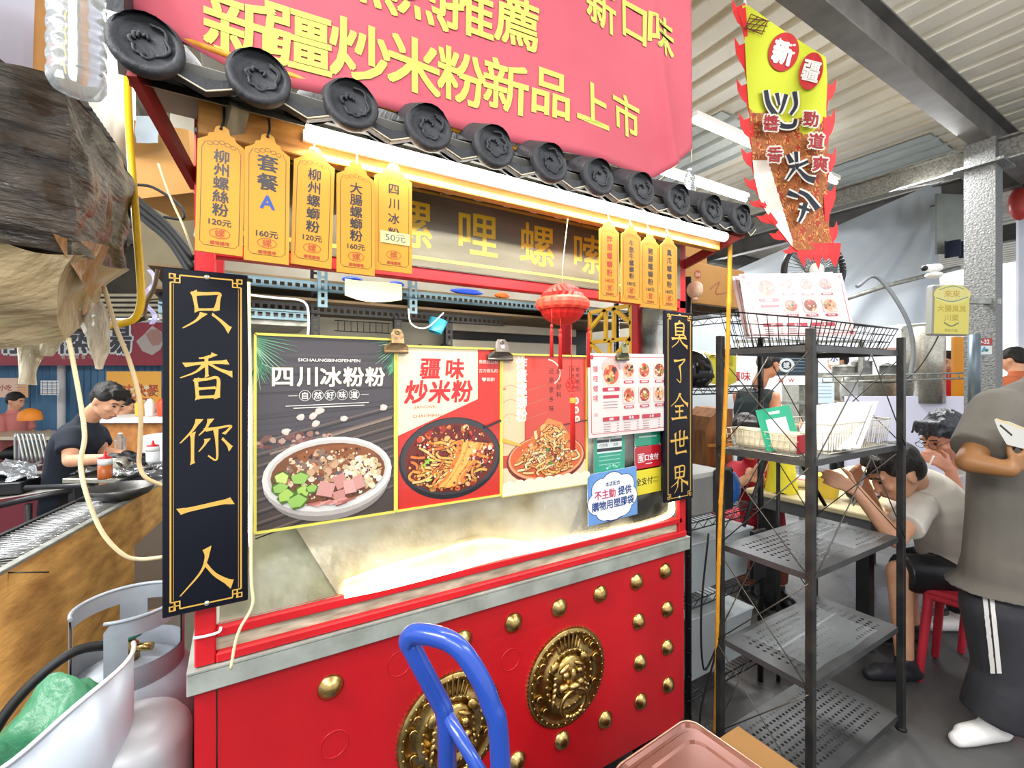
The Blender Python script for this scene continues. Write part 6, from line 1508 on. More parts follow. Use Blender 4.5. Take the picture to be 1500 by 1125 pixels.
# goods behind the left end of the roof
slab('brown_carton', [(196, 292), (282, 282), (276, 190), (196, 176)], 1.75, 1.7, .25, M_['card'], 'brown carton seen between the hose and the red canopy bracket', 'box')
slab('brown_board', [(205, 440), (290, 430), (290, 300), (205, 300)], 2.1, 2.1, .03, mat('drab_board', '#7a7058', .8, col2='#5f573f', scale=3), 'drab board hanging under the brown carton left of the menu tags', 'board')
b = MB(); b.grid(lambda u, v: crumple(at(198 + 34 * u, 170 + 40 * v, 1.68), .008, 20), 8, 8); tag(b.build('blue_white_bag', mat('blue_white_plastic', '#c5d8ea', .3, bump=.4)), 'scrap of pale blue plastic on top of the brown carton', 'bag')
for k, (y0_, y1_) in enumerate(((280, 350), (290, 366), (300, 382))):
    wire('black_hose', [at(188, y0_, 1.6), at(215, y0_ + 24, 1.58), at(250, y0_ + 55, 1.56), at(285, y1_ + 28, 1.54)], .012, M_['rubber'], ('upper', 'middle', 'lower')[k] + ' of three black hoses slanting down behind the first menu tag', 'hose', None, 'black hoses behind the first menu tag')
wire('black_cable', [at(196, 270, 1.62), at(225, 275, 1.6), at(262, 300, 1.6), at(268, 320, 1.6), at(240, 318, 1.6)], .005, M_['rubber'], 'thin black cable looping over the three black hoses', 'cable')

# ================================================================= LEFT: GRILL COUNTER WITH PLYWOOD FRONT
ZP = .86
A_ = at(0, 836, 1.38); B_ = at(240, 704, 2.57); A_.z = B_.z = 0
dr = (B_ - A_).normalized(); ln = Vector((-dr.y, dr.x, 0))
if ln.dot(CAMX) > 0: ln = -ln
A_ = A_ - dr * .7; B_ = B_ + dr * .5; LC = (B_ - A_).length
def cp(s, t_, z): return A_ + dr * s + ln * t_ + UP * z
rotc = Matrix((dr, ln, UP)).transposed()
gc = thing('grill_counter', 'grill counter with a stained orange plywood front at the left', 'counter', (A_ + B_) / 2)
def cbx(s0, s1, t0, t1, z0, z1, nm, m, bev=0.0, par=None, lb=None):
    b = MB(); b.obox(cp((s0 + s1) / 2, (t0 + t1) / 2, (z0 + z1) / 2), ((s1 - s0) / 2, (t1 - t0) / 2, (z1 - z0) / 2), rotc, bev); o = b.build(nm, m, par or gc)
    if lb: o['label'] = lb
    return o
cbx(0, LC, 0, .018, .06, ZP - .004, 'plywood_front', M_['ply'], .001, None, 'orange stained plywood')
cbx(-.005, LC, -.006, .022, ZP - .012, ZP, 'steel_edging', galv, .002)
cbx(0, LC, .02, .24, ZP - .03, ZP - .02, 'steel_top', mat('sooty_steel', '#4a4a4a', .45, .5, col2='#2a2a2a', scale=9))
cbx(0, LC, .225, .24, ZP - .03, ZP, 'back_rim', M_['black'])
for s_ in (.05, LC / 2, LC - .05): cbx(s_ - .02, s_ + .02, .2, .24, 0, ZP - .03, 'leg', M_['black'])
b = MB()
for k in range(34):
    s_ = .75 + .025 * k; b.tube([cp(s_, .03, ZP - .008), cp(s_, .22, ZP - .008)], .003, 5)
stuff(b.build('grate', mat('grate_steel', '#9a9a98', .35, .8), gc))
foil = mat('crumpled_foil', '#d6dbe0', .25, .9, bump=.9, bscale=30)
b = MB(); b.grid(lambda u, v: crumple(cp(.85 + .75 * u, .04 + .16 * v, ZP - .012), .012, 25), 30, 8); stuff(b.build('foil', foil, gc))
b = MB()
q1, q2 = at(-6, 839, 1.40), at(72, 838, 1.46)
wire('marker_line', [q1 - CAMF * .0, q2], .0022, M_['black'], 'short dark wire lying across the plywood edge at far left', 'wire', smooth=False)
slab('dark_box', [(197, 895), (240, 890), (240, 760), (197, 800)], 1.62, 1.62, .2, mat('dark_brown_box', '#4a4238', .6), 'dark brown box behind the gas bottle against the plywood', 'box')
# wok on the counter
wk_ = at(178, 716, 2.2); wo = thing('wok', 'wide dark wok resting on the plywood-fronted counter', 'wok', wk_ - UP * .0)
b = MB(); b.lathe([(.0, -.055), (.06, -.05), (.11, -.025), (.135, .012), (.13, .012), (.105, -.02), (.055, -.043), (.0, -.048)], wk_, (0, 0, 1), 28, cap=False); b.build('pan', mat('worn_wok', '#3d3d3c', .4, .7, col2='#6a6864', scale=9), wo)
b = MB(); b.tube([wk_ + (-CAMX) * .13, wk_ - CAMX * .19 + UP * .015, wk_ - CAMX * .46 + UP * .005], .012, 10); b.build('handle', M_['black'], wo)
# cook's table with foil, bottles
ct_ = thing('work_table', 'foil-covered work table in front of the cook', 'table', at(190, 900, 3.0)); ct_.location.z = 0
tw = on_cam(Vector((at(190, 900, 3.0).x, at(190, 900, 3.0).y, 0)), 0) @ Matrix.Rotation(-PI / 2, 4, 'X')
b = MB(tw); b.box((-.2, -.25, .80), (.6, .5, .83), bev=.004); b.build('tabletop', M_['steel'], ct_)
for x in (-.17, .55):
    for y in (-.2, .45): b = MB(tw); b.box((x - .02, y - .02, 0), (x + .02, y + .02, .8)); b.build('leg', M_['black'], ct_)
b = MB(tw); b.grid(lambda u, v: crumple(Vector((-.19 + .75 * u, -.25 + .4 * v, .85 + .02 * math.sin(u * 7))), .045, 18), 36, 16); stuff(b.build('foil', foil, ct_))
def sqbottle(px, py, s, h, r_, liquid, label):
    c = at(px, py, s); t = thing('squeeze_bottle', label, 'bottle', c, 'red-tipped squeeze bottles by the cook')
    b = MB(); b.lathe([(r_ * .95, 0), (r_, .01), (r_, h * .55)], c, (0, 0, 1), 16); b.build('sauce', mat('sauce' + liquid, liquid, .4), t)
    b = MB(); b.lathe([(r_ * 1.001, h * .551), (r_, h * .75), (r_ * .9, h * .8)], c, (0, 0, 1), 16); b.build('neck', mat('milk_plastic', '#e4e4e2', .4), t)
    b = MB(); b.lathe([(r_ * .92, h * .8), (r_ * .92, h * .85), (r_ * .3, h * .88), (r_ * .12, h * 1.08), (0, h * 1.09)], c, (0, 0, 1), 14, cap=False); b.build('nozzle', mat('red_nozzle', '#c8202a', .4), t)
sqbottle(154, 701, 2.45, .135, .032, '#a8541f', 'squeeze bottle of brown sauce with a red tip beside the wok')
sqbottle(224, 677, 2.75, .12, .034, '#dfe2e6', 'pale squeeze bottle with a red tip next to the couplet board')
pet_bottle(at(176, 660, 3.1), .12, .03, 'small clear bottle behind the cook\'s gloved hands')
b = MB(); c = at(178, 684, 2.7); b.lathe([(.05, 0), (.055, .06), (.05, .06), (.0, .01)], c, (0, 0, 1), 18, cap=False); tag(b.build('steel_bowl', M_['steel']), 'steel bowl between the sauce bottle and the gloved hands', 'bowl')
slab('pale_carton', [(208, 690), (238, 688), (238, 636), (208, 638)], 3.3, 3.3, .15, M_['white'], 'pale blue-white carton behind the pale squeeze bottle', 'box')

# railing table at far left
rl = thing('tube_table', 'dark tube-framed table with a black grill box at the left edge', 'table', at(40, 860, 2.7)); rl.location.z = 0
b = MB(); b.tube([at(-40, 750, 2.6), at(40, 731, 2.7), at(112, 717, 2.8)], .018, 10); b.build('rail', M_['black'], rl)
for px_ in (42, -30):
    p = at(px_, 738, 2.7); b = MB(); b.tube([p, (p.x, p.y, 0)], .017, 8); b.build('leg', M_['black'], rl)
b = MB(); b.grid(lambda u, v: at(-40, 738, 2.65).lerp(at(120, 712, 2.85), u).lerp(at(-40, 690, 3.6).lerp(at(90, 690, 3.7), u), v), 6, 4); b.build('tabletop', mat('pale_top', '#a8a59c', .5, .3, col2='#7d7a72', scale=6), rl)
bx = thing('grill_box', 'black open grill box full of foil at the left edge', 'grill', at(5, 722, 2.75)); b = MB(on_cam(at(2, 712, 2.8), .3)); b.box((-.18, -.04, -.2), (.14, .03, .08), bev=.005); b.build('box', M_['black'], bx)
b = MB(); b.grid(lambda u, v: crumple(at(-25 + 80 * u, 700 - 24 * v, 2.8 + .5 * v), .05, 16), 20, 10); stuff(b.build('foil', foil, bx))
# stacked folding stools (silver legs), far left
st = thing('stacked_stools', 'stack of folded stools with silver legs behind the cook', 'stools', at(45, 700, 4.4)); st.location.z = 0
sm = mat('silver_tube', '#b9bdb8', .3, .8)
for k in range(7):
    p = at(24 + 6.2 * k, 640, 4.4 + .02 * k); q = p - UP * .26 + CAMX * .02; b = MB(); b.tube(catmull([q - CAMX * .03, p - CAMX * .012 + UP * .0, p + UP * .02, p + CAMX * .02, q + CAMX * .06], 4), .011, 7); b.build('leg_loop', sm, st)
b = MB(on_cam(at(45, 690, 4.45))); b.box((-.18, -.05, -.1), (.18, .0, .1)); b.build('seat_stack', mat('maroon_seat', '#6a2530', .5), st)
cz = at(45, 700, 4.4); b = MB(); b.box((cz.x - .2, cz.y - .15, 0), (cz.x + .2, cz.y + .15, .42)); b.build('lower_stack', mat('maroon_seat', '#6a2530', .5), st)

# far left hall: blue wall, red shop sign, posters
def wallp(px, py, s): return at(px, py, s)
SB = 7.2
b = MB(on_cam(at(100, 550, SB)))
n_ = 110
for k in range(n_):
    x0, x1 = -4 + 5.9 * k / n_, -4 + 5.9 * (k + 1) / n_; z0, z1 = ((0, .03) if k % 2 else (.03, 0)); b.quad((x0, -1.45, z0), (x1, -1.45, z1), (x1, .5, z1), (x0, .5, z0))
o = b.build('wall_left_hall', mat('blue_corrugated', '#5b87a8', .45, .2, col2='#3f6a8c', scale=1.5)); o['kind'] = 'structure'
b = MB(on_cam(at(100, 430, SB))); b.box((-4, -.35, -.3), (1.9, 2.1, -.05)); o = b.build('wall_upper', mat('dim_wall', '#5a5448', .7, col2='#433e35', scale=2)); o['kind'] = 'structure'
b = MB(on_cam(at(100, 440, SB - .3)));
for k in range(5): b.box((-.2, -.24 + .075 * k, -.03), (1.5, -.2 + .075 * k, 0))
stuff(tag(b.build('louvre_slats', M_['cream']), 'pale louvre slats above the red shop sign', 'louvre'))
t = thing('shop_sign', 'long red shop sign with black white-edged characters at the far left', 'sign', at(100, 530, SB - .4))
Ms = on_cam(at(100, 498, SB - .4)); b = MB(Ms); b.box((-2.2, -.34, -.1), (1.5, .3, 0)); b.box((-2.2, -.38, -.1), (1.5, -.34, .03)); b.build('board', mat('sign_red', '#a8283a', .4, col2='#8c1f30', scale=2), t)
pr = Print(Ms @ Matrix.Translation((0, 0, .004)))
pr.rect(-2.2, .26, 1.5, .3, '#e8eaf0'); pr.rect(-2.2, -.38, 1.5, -.34, '#e4e0da')
for ch, x in (('南', -.93), ('味', -.15), ('蒸', .18), ('湯', .72)): pr.text(ch, x, .02, .42, '#ffffff', .085); pr.text(ch, x, .02, .42, '#1c1f2c', .03)
pr.text('老 店 美 食 · 現 做', .2, -.25, .07, '#e8d8c0', .01); pr.blob(1.25, -.02, .2, '#d8c8c0', rn); pr.blob(1.3, .04, .13, '#c89080', rn); pr.build('lettering', t)
for px_, py_, s_, w_, h_, c_, tx, lb in ((8, 568, 6.6, .34, .28, '#f0c8b0', ['小吃'], 'left of two pink posters on the blue wall'), (30, 568, 6.6, .22, .28, '#eeb07a', None, 'orange dish poster right of the pink poster on the blue wall'), (73, 568, 6.4, .26, .2, '#e6eaec', None, 'white gridded price board on the blue wall'), (196, 572, 6.0, .72, .5, '#f2b04a', ['美味快餐'], 'glowing orange menu board behind the cook'), (216, 606, 6.9, .38, .5, '#efe3c8', None, 'cream notice board behind the cook\'s hands')):
    t, pr = papers(px_, py_, s_, w_, h_, lb, c_, tx, '#b8442a', th=h_ * .3)
    if tx and w_ > .5: pr.rect(-.1, -.2, .25, -.1, '#d8482c'); bits(pr, 0, -.05, .3, .15, 30, ['#e86a2a', '#f8d878', '#fff0c0'], .03, rn)
    if c_ == '#e6eaec':
        for k in range(4): pr.line([(-.1 + .065 * k, -.09), (-.1 + .065 * k, .09)], .008, '#55585a'); pr.line([(-.12, -.08 + .05 * k), (.12, -.08 + .05 * k)], .006, '#55585a')
    pr.build('sign_print', t)
pt2 = at(90, 545, SB - .15); b = MB(); b.tube([pt2 + UP * .2, (pt2.x, pt2.y, 0)], .05, 10); tag(b.build('white_post', M_['white']), 'white post standing before the blue wall', 'post')
for px_, w_, lb, c_ in ((20, .9, 'maroon chairs and table row at the far left', '#7a3040'), (96, .4, 'small table with purple frame behind the cook', '#5f4a66')):
    t = thing('far_table', lb, 'table', at(px_, 900, 5.6)); t.location.z = 0; c = at(px_, 900, 5.6)
    b = MB(on_cam(Vector((c.x, c.y, .72)))); b.box((-w_ / 2, -.02, -.3), (w_ / 2, .02, .3)); b.build('tabletop', mat('far_top', '#c9b9a0', .4), t)
    b = MB(on_cam(Vector((c.x, c.y, .0)))); b.box((-w_ / 2 + .05, 0, -.03), (-w_ / 2 + .1, .7, .03)); b.box((w_ / 2 - .1, 0, -.03), (w_ / 2 - .05, .7, .03)); b.box((-w_/2, .3, .34), (w_ / 2 * .2, .66, .37)); b.build('frame', mat('far' + c_, c_, .5), t)
# far counter behind the cook
fc2 = thing('far_counter', 'white-topped counter with orange front behind the cook', 'counter', at(205, 800, 4.6)); fc2.location.z = 0; c = at(205, 800, 4.6)
b = MB(on_cam(Vector((c.x, c.y, 1.02)))); b.box((-.32, -.03, -.4), (.6, .02, .2), bev=.004); b.build('top', M_['white'], fc2)
b = MB(on_cam(Vector((c.x, c.y, 0)))); b.box((-.28, 0, -.35), (.6, .99, .15)); b.build('front', mat('orange_tan', '#c98a4a', .6, col2='#8f5228', scale=9), fc2)
for k, (dx, c_) in enumerate(((.1, '#e8e2d8'), (.22, '#d84a2a'), (.34, '#3a58c8'), (.45, '#8fc84a'), (.0, '#e8b23a'))):
    p = c + CAMX * dx; p.z = 1.045; b = MB(); b.lathe([(.04, 0), (.045, .12), (.03, .14), (.02, .17), (0, .175)], p, (0, 0, 1), 12, cap=False); tag(b.build('condiment_jar', mat('jar' + c_, c_, .4)), ('white', 'red-orange', 'blue', 'green', 'yellow')[k] + ' jar on the far counter behind the cook', 'jar', 'jars on the far counter')

# ================================================================= GAS BOTTLES
gm_ = M_['greygas']
def gasbottle(x, y, r_, hb, ztop, label, collar=1, m=None, valve=True, a_open=2.2):
    t = thing('gas_bottle', label, 'gas bottle', (x, y, 0)); m = m or gm_
    b = MB(); b.lathe([(r_ * .8, 0), (r_ * .8, .03), (r_ * .9, .04), (r_, .09), (r_, hb - r_ * .55), (r_ * .96, hb - r_ * .38), (r_ * .82, hb - r_ * .18), (r_ * .55, hb - r_ * .05), (r_ * .3, hb), (0, hb + .003)], (x, y, 0), (0, 0, 1), 34, cap=False)
    b.tube([(x + r_ * 1.004 * math.cos(t_ * PI / 20), y + r_ * 1.004 * math.sin(t_ * PI / 20), hb * .5) for t_ in range(40)], .004, 6, closed=True); b.build('body', m, t)
    if collar:
        cr = r_ * .78; n = 40; z0 = hb - r_ * .25; ids = []
        b = MB()
        gap = .45
        for side in (0, 1):
            rr = cr - side * .004; rows = []
            for k in range(n + 1):
                a = -2.3 + gap + (2 * PI - 2 * gap) * k / n; top = ztop
                ph = (k / n)
                rows.append([b.V((x + rr * math.cos(a), y + rr * math.sin(a), z)) for z in (z0, z0 + (ztop - z0) * .35, z0 + (ztop - z0) * .78, top - .02 * (1 if k in (0, n) else 0))])
            for k in range(n):
                win = any(lo <= k < hi for lo, hi in ((3, 12), (16, 24), (28, 37)))
                for j in range(3):
                    if j == 1 and win: continue
                    b.Fc([rows[k][j], rows[k + 1][j], rows[k + 1][j + 1], rows[k][j + 1]], True)
        b.tube([(x + (cr - .002) * math.cos(-2.3 + gap + (2 * PI - 2 * gap) * k / n), y + (cr - .002) * math.sin(-2.3 + gap + (2 * PI - 2 * gap) * k / n), ztop) for k in range(n + 1)], .0045, 7)
        b.build('collar', m, t)
    if valve:
        b = MB(); b.lathe([(.02, 0), (.018, .04), (.012, .045), (.012, .06)], (x, y, hb), (0, 0, 1), 12); b.lathe([(.01, 0), (.01, .05)], (x, y, hb + .03), (1, -.4, 0), 10); b.build('valve', M_['brass'], t)
        b = MB(); b.lathe([(.026, .06), (.03, .065), (.03, .078), (.024, .082)], (x, y, hb), (0, 0, 1), 10); b.build('valve_knob', mat('teal_knob', '#3f8f7d', .4), t)
    return t
gasbottle(-.232, 1.47, .142, .74, .885, 'grey gas bottle standing against the cart\'s left side')
gasbottle(-.19, 1.215, .105, .745, .80, 'pale grey round-shouldered gas bottle in front of the other one, low left', 0, mat('pale_grey_paint', '#b5b6b8', .4, .2, col2='#9a9b9e', scale=5, bump=.05), False)
wire('gas_hose', [(-.25, 1.44, .80), (-.33, 1.40, .82), (-.42, 1.36, .74), (-.46, 1.30, .60), (-.44, 1.28, .45)], .011, M_['rubber'], 'thick black gas hose bending down from the grey gas bottle', 'hose')
# big pale collar in the foreground: nearest bottle, its shield cut lower at the back
nb_ = at(60, 1200, .86); nx, ny = nb_.x, nb_.y
nt_ = thing('gas_bottle', 'nearest gas bottle with a broad pale curved shield, bottom left corner', 'gas bottle', (nx, ny, 0))
pm_ = mat('pale_shield', '#b9c0c8', .4, .2, col2='#a3abb5', scale=3, bump=.03)
b = MB(); b.lathe([(.13, 0), (.15, .04), (.152, .45), (.13, .56), (.07, .62), (0, .63)], (nx, ny, 0), (0, 0, 1), 34, cap=False); b.build('body', gm_, nt_)
b = MB(); cr = .135; n = 36; prev = {}
def rimz(a): return .80 + .085 * math.exp(-((a - .35) / .55) ** 2) - .03 * math.exp(-((a + 1.6) / .5) ** 2)
ca = math.atan2(-FW[1], -FW[0])     # towards the camera
rows_o = []
tops = []
for k in range(n + 1):
    a = ca - 1.5 + 3.9 * k / n; rel = a - ca
    zt = .79 + .10 * (1 / (1 + math.exp(-(rel - .75) * 4))) ; curl = max(0, (rel - 1.9)) * .0
    rr = cr * (1 + .0 * rel)
    tops.append(Vector((nx + rr * math.cos(a), ny + rr * math.sin(a), zt)))
    rows_o.append([b.V((nx + rr * math.cos(a), ny + rr * math.sin(a), z)) for z in (.54, .62, .70, zt)])
for k in range(n):
    for j in range(3): b.Fc([rows_o[k][j], rows_o[k + 1][j], rows_o[k + 1][j + 1], rows_o[k][j + 1]], True)
o = b.build('shield', pm_, nt_); md = o.modifiers.new('t', 'SOLIDIFY'); md.thickness = .003
b = MB(); b.tube(tops, .0042, 7); b.build('shield_rim', mat('light_rim', '#d3d7da', .35, .3), nt_)
for k in (6, 20):
    p = tops[k] - UP * .035; dd = Vector((p.x - nx, p.y - ny, 0)).normalized(); b = MB(); b.lathe([(.006, .0), (.006, .003), (.003, .004), (0, .004)], p + dd * .002, dd, 12, cap=False); b.build('rivet', M_['steel'], nt_)
gb_ = thing('green_sack', 'crumpled green printed bag stuffed inside the pale shield', 'bag', (nx, ny, .64))
b = MB(); Mg2 = Matrix.Identity(3); b2 = MB(); b2.ell((nx + .02, ny + .03, .75), (.085, .085, .10), None, 26, 18); b2.v = [crumple(v, .03, 18) for v in b2.v]
b2.build('sack_body', mat('green_bag', '#17603a', .4, col2='#4f8a68', scale=16, mix=.0, bump=.5, bscale=20), gb_)

# ================================================================= BLUE HAND TRUCK AND TRAYS
ht = thing('hand_truck', 'blue tubular hand truck handle in the foreground', 'hand truck', (at(680, 1200, .78).x, at(680, 1200, .78).y, 0))
lp = [at(655, 1500, .80), at(655, 1125, .80), at(652, 1050, .80), at(640, 1020, .80), at(606, 955, .79), at(598, 938, .785), at(612, 928, .775), at(660, 940, .75), at(692, 975, .74), at(718, 1030, .735), at(733, 1110, .735), at(745, 1500, .735)]
b = MB(); b.tube(catmull(lp, 6), .0165, 14); b.build('handle_tube', M_['blue'], ht)
b = MB(); b.tube([at(655, 1048, .795), at(700, 1125, .77), at(760, 1220, .74)], .0115, 12); b.build('brace_tube', M_['blue'], ht)
b = MB(); b.tube([at(655, 1500, .80), at(745, 1500, .735)], .011, 10); b.build('cross_tube', M_['blue'], ht)
bp = at(700, 1500, .77); b = MB(); b.obox((bp.x + .02, bp.y + .08, .02), (.16, .12, .004)); b.build('toe_plate', M_['blue'], ht)
for px_, s_ in ((655, .80), (745, .735)):
    p = at(px_, 1500, s_); b = MB(); b.tube([p, (p.x, p.y, .07)], .0138, 12); b.build('side_tube', M_['blue'], ht)
    b = MB(); b.lathe([(.02, -.015), (.07, -.015), (.075, 0), (.07, .015), (.02, .015)], (p.x, p.y - .05, .076), (1, 0, 0), 18); b.build('wheel', M_['rubber'], ht)
# trays
C0 = atz(1008, 1062, .5); e1 = Vector((-.3, .033, 0)).normalized(); e2 = Vector((.093, -.214, 0)).normalized(); e1 = Vector((-.998, -.06, 0)); e2 = Vector((.06, -.998, 0))
def tray(off1, off2, w, d, z, label, m, rot=0.0):
    f1 = Matrix.Rotation(rot, 3, 'Z') @ e1; f2 = Matrix.Rotation(rot, 3, 'Z') @ e2
    o0 = C0 + e1 * off1 + e2 * off2; o0.z = z
    t = thing('lidded_tray', label, 'tray', o0 + f1 * w / 2 + f2 * d / 2 - UP * .05, 'pinkish lidded trays in the foreground')
    def ring(ins, zz, r_=.035):
        pts = []
        for cx_, cy_, a0 in ((w - ins - r_, d - ins - r_, 0), (ins + r_, d - ins - r_, PI / 2), (ins + r_, ins + r_, PI), (w - ins - r_, ins + r_, 1.5 * PI)):
            for k in range(5): a = a0 + PI / 2 * k / 4; pts.append(o0 + f1 * (cx_ + r_ * math.cos(a)) + f2 * (cy_ + r_ * math.sin(a)) + UP * zz)
        return pts
    b = MB(); R_ = [ring(.012, -.05), ring(0, -.004), ring(0, .002), ring(.006, .004), ring(.014, -.002), ring(.022, -.002), ring(.03, .006), ring(.05, .006), ring(.056, .002)]
    I = [[b.V(p) for p in r_] for r_ in R_]
    for X_, Y_ in zip(I, I[1:]):
        for k in range(20): b.Fc([X_[k], X_[(k + 1) % 20], Y_[(k + 1) % 20], Y_[k]])
    b.Fc(I[-1]); b.Fc(I[0][::-1]); b.build('lid', m, t)
    b = MB(); b.tube(ring(0, .0), .0035, 6, closed=True); b.build('rim', mat('pale_copper_rim', '#dcb8a4', .25, .7), t)
cop = mat('pinkish_metal', '#7a5046', .3, .45, col2='#603c34', scale=3)
cbox((.62, .36, .0), (1.24, .80, .44), 'big cardboard box under the pinkish trays', None, False, mat('dull_cardboard', '#8f6a3c', .85, col2='#7d5a30', scale=3))
tray(0, 0, .30, .36, .52, 'upper pinkish lidded tray at the bottom of the picture, its corner pointing to the cart', cop)
tray(.03, .02, .33, .38, .463, 'second pinkish tray, just under the top one and shifted left', cop, .06)

# ================================================================= PEOPLE
def to_mesh(mb, voxel, name, m, parent, smooth=6):
    o = mb.build('tmp_shape', m, None, loc=Vector((0, 0, 0)), recalc=False)
    r = o.modifiers.new('r', 'REMESH'); r.mode = 'VOXEL'; r.voxel_size = voxel; r.use_smooth_shade = True
    s = o.modifiers.new('s', 'SMOOTH'); s.factor = .5; s.iterations = smooth
    dg = bpy.context.evaluated_depsgraph_get(); dg.update()
    me = bpy.data.meshes.new_from_object(o.evaluated_get(dg)); me.name = name
    bpy.data.objects.remove(o, do_unlink=True)
    me.transform(Matrix.Translation(-Vector(parent.location)))
    n = bpy.data.objects.new(name, me); C.objects.link(n); n.parent = parent
    for p in me.polygons: p.use_smooth = True
    if not me.materials: me.materials.append(m)
    return n
def basis(f, up):   # columns: right, forward, up
    f = Vector(f).normalized(); up = Vector(up); up = (up - f * up.dot(f)).normalized(); r = f.cross(up)
    return Matrix((r, f, up)).transposed()
def head_shapes(b, c, Rm, k=1.0):
    """c: centre of the head; k: size factor (head about .235 high)"""
    def E(x, y, z, rx, ry, rz): b.ell(c + Rm @ (Vector((x, y, z)) * k), (rx * k, ry * k, rz * k), Rm, 16, 12)
    E(0, -.012, .03, .074, .094, .088); E(0, .022, -.02, .062, .068, .085); E(0, .04, -.075, .038, .04, .032); E(0, .018, -.055, .055, .06, .045)
    E(0, .088, -.012, .012, .016, .026); E(0, .098, -.028, .014, .014, .010); E(0, .075, .03, .052, .014, .012)
    E(0, .083, -.055, .024, .012, .008); E(0, .080, -.064, .020, .012, .008)
    for s in (-1, 1): E(s * .037, .066, -.016, .02, .018, .017); E(s * .074, -.008, -.008, .008, .017, .029)
def face_bits(c, Rm, k, parent, eyes=True):
    for s in (-1, 1):
        b = MB(); b.ell(c + Rm @ (Vector((s * .029, .083, .012)) * k), (.010 * k, .006 * k, .0045 * k), Rm, 10, 6); b.build('eye', M_['eye'], parent)
        b = MB(); b.tube([c + Rm @ (Vector((s * x, y, z)) * k) for x, y, z in ((.014, .090, .032), (.03, .089, .037), (.046, .078, .032))], .0028 * k, 6); b.build('eyebrow', M_['hair'], parent)
    b = MB(); b.tube([c + Rm @ (Vector(q) * k) for q in ((-.022, .088, -.059), (0, .094, -.0585), (.022, .088, -.059))], .0032 * k, 6); b.build('mouth', M_['lip'], parent)
def hair_mesh(c, Rm, k, parent, vox=.008, long_=0.0, seed=1, m=None, fringe=.0, back=0.0):
    b = MB()
    def E(x, y, z, rx, ry, rz): b.ell(c + Rm @ (Vector((x, y, z)) * k), (rx * k, ry * k, rz * k), Rm, 16, 12)
    E(0, -.02, .046, .078, .096, .074); E(0, -.052, .012, .073, .058, .07 + long_)
    for s in (-1, 1): E(s * .06, -.01, .045, .022, .06, .04)
    rr = random.Random(seed)
    for i in range(44):     # tufts
        th = rr.uniform(0, 2 * PI); el = rr.uniform(.1, 1.45)
        d = Vector((math.cos(th) * math.cos(el) * .078, math.sin(th) * math.cos(el) * .096 - .018, .05 + math.sin(el) * .076))
        if d.y > .055 and d.z < .075 - fringe: continue
        e = Vector((rr.uniform(-.02, .02), rr.uniform(-.01, .035), -.018 - rr.random() * .012))
        b.cap_seg(c + Rm @ (d * k * .95), c + Rm @ ((d * .99 + e) * k), .011 * k, .005 * k, 8)
    if fringe:
        for i in range(9):
            x = -.05 + .0125 * i; b.cap_seg(c + Rm @ (Vector((x, .045, .102)) * k), c + Rm @ (Vector((x * 1.12 + rr.uniform(-.006, .012), .078, .082 - fringe * rr.uniform(.3, 1.2))) * k), .012 * k, .0055 * k, 8)
    return to_mesh(b, vox, 'hair', m or M_['hair'], parent, 2)
def hand_shapes(b, w, d, nrm, thumb, k=1.0, curl=.5):
    """w wrist, d direction to the knuckles, nrm palm normal (the side fingers close to), thumb direction"""
    w = Vector(w); d = Vector(d).normalized(); nrm = Vector(nrm); nrm = (nrm - d * nrm.dot(d)).normalized(); sd = d.cross(nrm)
    if sd.dot(Vector(thumb)) < 0: sd = -sd
    for o_ in (-.022, -.007, .008, .022): b.cap_seg(w + sd * o_ * .6 * k, w + d * .085 * k + sd * o_ * k, .015 * k, .0125 * k, 8, .8)
    L = (.068, .078, .072, .055)
    for i, o_ in enumerate((.03, .01, -.011, -.03)):
        p = w + d * .088 * k + sd * o_ * k; dd = d.copy()
        for j, f in enumerate((.45, .32, .23)):
            a = curl * (.75 + .35 * j); dd = (dd * math.cos(a) + nrm * math.sin(a)).normalized(); q = p + dd * L[i] * f * k
            b.cap_seg(p, q, (.0092 - .0008 * j) * k, (.0086 - .0008 * j) * k, 8); p = q
    p = w + d * .028 * k + sd * .026 * k; dd = (d * .55 + sd * .75 + nrm * .3).normalized()
    q = p + dd * .038 * k; b.cap_seg(w + d * .02 * k + sd * .01 * k, p, .015 * k, .012 * k, 8); b.cap_seg(p, q, .0118 * k, .0105 * k, 8)
    dd = (d * .8 + sd * .25 + nrm * .55).normalized(); b.cap_seg(q, q + dd * .032 * k, .0103 * k, .0082 * k, 8)
def torso_shapes(b, hip, waist, chest, shL, shR, side, g=0.0, flat=.62, w=(.155, .14, .165)):
    hip, waist, chest = Vector(hip), Vector(waist), Vector(chest)
    b.cap_seg(hip, waist, w[0] + g, w[1] + g, 20, flat, side); b.cap_seg(waist, chest, w[1] + g, w[2] + g, 20, flat, side)
    top = chest + (chest - waist).normalized() * .08
    b.cap_seg(Vector(shL), Vector(shR), .062 + g, .062 + g, 14); b.cap_seg(chest, top, w[2] + g - .005, .10 + g, 20, flat, side)
def neck_head(b, base, head, k=1.0): b.cap_seg(base, head, .058 * k, .052 * k, 14)

